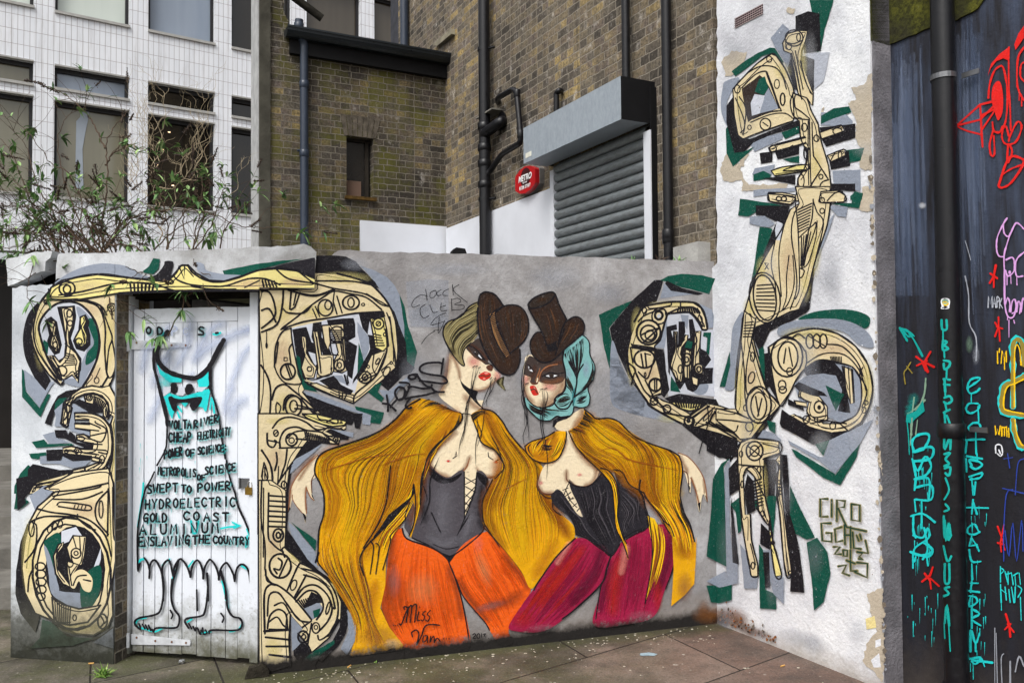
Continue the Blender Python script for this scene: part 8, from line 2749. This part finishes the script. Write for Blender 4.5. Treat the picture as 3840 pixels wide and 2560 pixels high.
shrub('buddleia_bush', 'tall bare stemmed buddleia rising in front of the second office window', 'shrub', mid, 9, ML_T, .1, .3, 6, .006, seeds=[(KP(620, 550, -.7), (.2, 0, -1), .07), (KP(830, 15, -.9), (0, 0, 1), .10)])
rt = [S(-.35, -.5, 1000, 1110, 1100, 1020, 1230, 930, 1310, 915, 1400, 890), S(-.35, -.3, 760, 1110, 740, 1040, 900, 880, 1060, 850, 1260, 850, 1400, 880, 1560, 950, 1700, 965, 1850, 975, 1980, 1000), S(-.3, -.6, 1270, 1110, 1280, 980, 1310, 850, 1320, 700, 1310, 590),
      S(-.35, -.5, 1090, 1110, 1100, 960, 1060, 800, 1000, 680, 980, 640), S(-.3, -.5, 1240, 1110, 1200, 950, 1210, 820, 1270, 760), S(-.3, -.4, 1270, 1100, 1380, 960, 1430, 780, 1480, 680), S(-.3, -.4, 1260, 1110, 1330, 880, 1250, 780, 1170, 790), S(-.3, -.5, 1100, 1100, 1180, 900, 1340, 760, 1390, 640),
      S(-.3, -.4, 860, 1110, 830, 960, 860, 870, 960, 820), S(-.3, -.35, 1440, 1100, 1480, 960, 1560, 850, 1540, 820)]
shrub('buddleia_bush', 'leafy buddleia with dark seed heads before the third office window', 'shrub', rt, 15, ML_T, .2, .5, 8, .0045,
      seeds=[(KP(1270, 700, -.5), (.15, 0, -1), .13), (KP(1020, 730, -.5), (.5, 0, -1), .12), (KP(1030, 860, -.5), (1, 0, 0), .06), (KP(960, 650, -.5), (.2, 0, -1), .07), (KP(1140, 490, -.5), (1, 0, 0), .05), (KP(1640, 960, -.3), (.6, 0, .5), .08), (KP(1000, 935, -.5), (1, 0, -.1), .08)])
# twisted willow
r = random.Random(5); tw = MB(); e = empty('twisted_willow', KP(1040, 1050, -.7), 'pale corkscrew twigged willow between the second and third office windows', 'shrub')
def wig(p, v, L, rad, depth):
    pts = [p]; n = max(5, int(L / .028)); ph = r.uniform(0, 6.28); o = v.orthogonal().normalized(); o2 = v.cross(o)
    for i in range(n):
        ph += r.uniform(.5, 1.3); amp = .62; p = p + (v + (o * cos(ph) + o2 * sin(ph)) * amp + V((0, 0, .05))).normalized() * L / n; pts.append(p)
        if depth and r.random() < .24: wig(p, (v + V((r.uniform(-.8, .8), r.uniform(-.3, .3), r.uniform(-.3, .5)))).normalized(), L * r.uniform(.25, .55), rad * .6, depth - 1)
    tw.tube(pts, [rad * (1 - .65 * i / n) for i in range(n + 1)], 5, False)
for x0, y0, x1, y1, rad in [(1040, 1060, 1000, 560, .007), (1000, 700, 970, 330, .004), (1000, 600, 1080, 100, .004), (1060, 900, 1280, 330, .005), (1280, 640, 1300, 260, .004), (1290, 640, 1360, 120, .003), (1000, 640, 900, 420, .003), (950, 560, 890, 150, .003), (1040, 700, 1260, 640, .006), (1080, 1000, 900, 600, .004), (1200, 640, 1180, 480, .0035), (1480, 820, 1600, 580, .0035), (900, 600, 850, 330, .003), (1010, 330, 1010, 60, .003), (960, 300, 930, 30, .0025), (1330, 560, 1370, 330, .003), (900, 700, 830, 420, .003), (880, 560, 940, 200, .003), (960, 760, 850, 560, .0035), (1000, 460, 870, 300, .003), (1180, 620, 1060, 480, .003), (860, 760, 900, 500, .003), (1120, 640, 1240, 430, .003)]:
    a, q = KP(x0, y0, -.7), KP(x1, y1, -.75); wig(a, (q - a).normalized(), (q - a).length * 1.3, rad * .62, 2)
tw.build('twisted_twigs', ML_W, e)
# sprig hanging over the top of the door
T3P = lambda x, y, d: PDR.hit(400 + .2551 * x, 1050 + .2551 * y, d)
r = random.Random(12); T_, F_l = MB(), MB(); e = empty('hanging_sprig', T3P(1130, 250, .02), 'leafy sprig hanging through the gap above the white plank door', 'sprig')
T_.tube(curve3([PA.hit(400 + .2551 * 840, 1050, .05), T3P(920, 70, .13), T3P(1090, 200, .1), T3P(1220, 390, .03)]), .008, 7)
T_.tube(curve3([T3P(1090, 200, .1), T3P(1135, 260, .09), T3P(1120, 400, .08), T3P(1090, 490, .07), T3P(1000, 600, .06), T3P(960, 700, .06), T3P(900, 820, .06)]), [.004] * 37, 6)
T_.tube(curve3([T3P(1140, 250, .1), T3P(1240, 200, .1), T3P(1330, 130, .1), T3P(1350, 80, .1)]), .003, 6)
for x, y, k in ((1110, 440, 9), (790, 820, 9), (680, 860, 6), (1130, 150, 5), (1230, 130, 5), (1270, 30, 5)):
    for i in range(k): leaf(F_l, T3P(x, y, .08), V((r.uniform(-1, 1), r.uniform(-.8, .2), r.uniform(-.9, .35))), V((0, 0, 1)), r.uniform(.05, .1), r.uniform(.006, .011), r)
T_.build('stems', ML_T, e); F_l.build('foliage', ML_B, e)
def tuft(name, label, cat, p, n, h, seed, mat=ML_G, wide=.006, spread=.7):
    r = random.Random(seed); b = MB()
    for i in range(n):
        a = r.uniform(0, 2 * pi); v = V((cos(a) * spread * r.random(), sin(a) * spread * r.random(), 1)).normalized(); leaf(b, p + V((r.uniform(-.02, .02), r.uniform(-.02, .02), 0)), v, V((cos(a), sin(a), .3)), h * r.uniform(.5, 1), wide * r.uniform(.4, 1), r)
    o = b.build(name, mat); return tag(o, label, cat)
tuft('grass_tuft', 'bright green grass tuft in the pavement crack left of the plank door', 'grass tuft', gnd(385, 2535), 60, .10, 1, wide=.004, spread=1.6)
tuft('wall_weed', 'small leafy weed at the foot of the mural wall beside the door jamb', 'weed', gnd(985, 2512), 10, .07, 2, ML_B, .012, 1.2)
tuft('wall_weed', 'tiny green weed against the base of the mural wall under the yellow cape', 'weed', gnd(1400, 2484), 8, .035, 3, spread=1.2)
tuft('moss_clump', 'dark mossy clump on the broken left lintel end', 'moss', PA.P(PA.u(100, 945), PA.z(100, 948), -.08), 120, .06, 4, ML_S, .008, 2.5)
for i, (x, y, n, h, lab) in enumerate([(2480, 972, 14, .10, 'dry weed on the wall top by the shutter side rail'), (2375, 972, 10, .06, 'little green weed on the wall top under the steel shutter'), (2555, 975, 12, .08, 'green weed on the wall top beside the drainpipe foot')]):
    tuft('wall_top_weed', lab, 'weed', PB.P(PB.u(x, y), PB.z(x, y) - .012, -.03), n, h, 20 + i, ML_S if i == 0 else ML_B, .008, 1.3)
# ================================================================ small things
b = MB(); q = PB.uz(1718, 948, -.12); b.prism(PB, [(q[0] - .05, q[1] - .03), (q[0] + .05, q[1] - .03), (q[0] + .032, q[1] + .02), (q[0] - .02, q[1] + .026), (q[0] - .036, q[1] + .01)], -.16, -.08)
tag(b.build('cap_box', MAT_BLACKM), 'small black capped box behind the wall top below the white boarding', 'box')
r = random.Random(3); b = MB()
def lump(mb, p, rad, seed, fl=.7, col=None):
    r = random.Random(seed); bm = bmesh.new(); bmesh.ops.create_icosphere(bm, subdivisions=2, radius=rad)
    for v in bm.verts: v.co *= r.uniform(.72, 1.2); v.co.z *= fl
    zmin = min(v.co.z for v in bm.verts)
    for f in bm.faces: mb.face([p + v.co - V((0, 0, zmin)) for v in f.verts], [(0, 0)] * 3, col)
    bm.free()
lump(b, gnd(680, 2487), .017, 8); tag(b.build('foil_ball', plain('crumpled_foil', 'c9cbce', .25, .6, .8, .2, 60)), 'crumpled silver foil ball on the paving before the white door', 'litter')
for i, (x, y, a, lab) in enumerate([(342, 2489, .2, 'tan cigarette end lying at the foot of the gate pier'), (2935, 2498, .5, 'cigarette end on the reddish slab near the white plastered wall'), (1310, 2500, 1.2, 'cigarette end at the base of the mural wall below the yellow cape')]):
    p = gnd(x, y); v = V((cos(a), sin(a), 0)) * .014; b = MB(); b.tube([p - v + V((0, 0, .005)), p + v + V((0, 0, .005))], .0042, 8); tag(b.build('cigarette_end', plain('cigarette_paper', 'c79a58', .8, .2, 0, .15, 40)), lab, 'litter', 'cigarette ends on the pavement')
b = MB(); r = random.Random(44)
for i in range(230):
    if r.random() < .84:
        x = r.uniform(1000, 2700); yb = 2530 - (x - 972) * .113; y = yb + abs(r.gauss(0, 34)) + 4
    else: x, y = r.uniform(60, 3250), r.uniform(2380, 2558)
    if y > 2559 or y < 2345 or (x > 2690 and y < 2335 + (x - 2690) * .4 + 6) or (x < 980 and y < 2500) or (972 <= x <= 2690 and y < 2534 - (x - 972) * .113): continue
    p = gnd(x, y); s_ = r.uniform(.002, .0075) * (1.8 if r.random() < .12 else 1); n = r.randint(5, 8); a0 = r.uniform(0, 6); el = r.uniform(.4, 1)
    ring = [p + V((s_ * cos(a0 + 2 * pi * k / n) * r.uniform(.6, 1.2), s_ * el * sin(a0 + 2 * pi * k / n) * r.uniform(.6, 1.2), .0022)) for k in range(n)]
    b.face(ring, [(0, 0)] * n, (r.uniform(.5, 1), 0, 0, 1)); low = [v - V((0, 0, .0018)) for v in ring]
    for k in range(n): b.face([low[k], low[(k + 1) % n], ring[(k + 1) % n], ring[k]], [(0, 0)] * 4, (.6, 0, 0, 1))
o = b.build('paint_flecks', leafmat('fallen_paint', '6b6253', 'a9a08c', 'd0ccc0')); tag(o, kind='stuff')
b = MB(); p = gnd(2430, 2453)
for k in range(5):
    a = k * 1.3; c = p + V((cos(a) * .022, sin(a) * .012, .0015 + k * .0006)); ring = [c + V((.028 * cos(t) * (1 + .25 * sin(3 * t + k)), .018 * sin(t) * (1 + .2 * cos(4 * t + k)), 0)) for t in [2 * pi * i / 16 for i in range(16)]]; b.face(ring, [(0, 0)] * 16)
tag(b.build('chewing_gum_splat', plain('pale_blue_splat', '93aab4', .6, .3, 0, .2, 60)), 'pale blue trodden splat on the slab near the wall corner', 'litter')
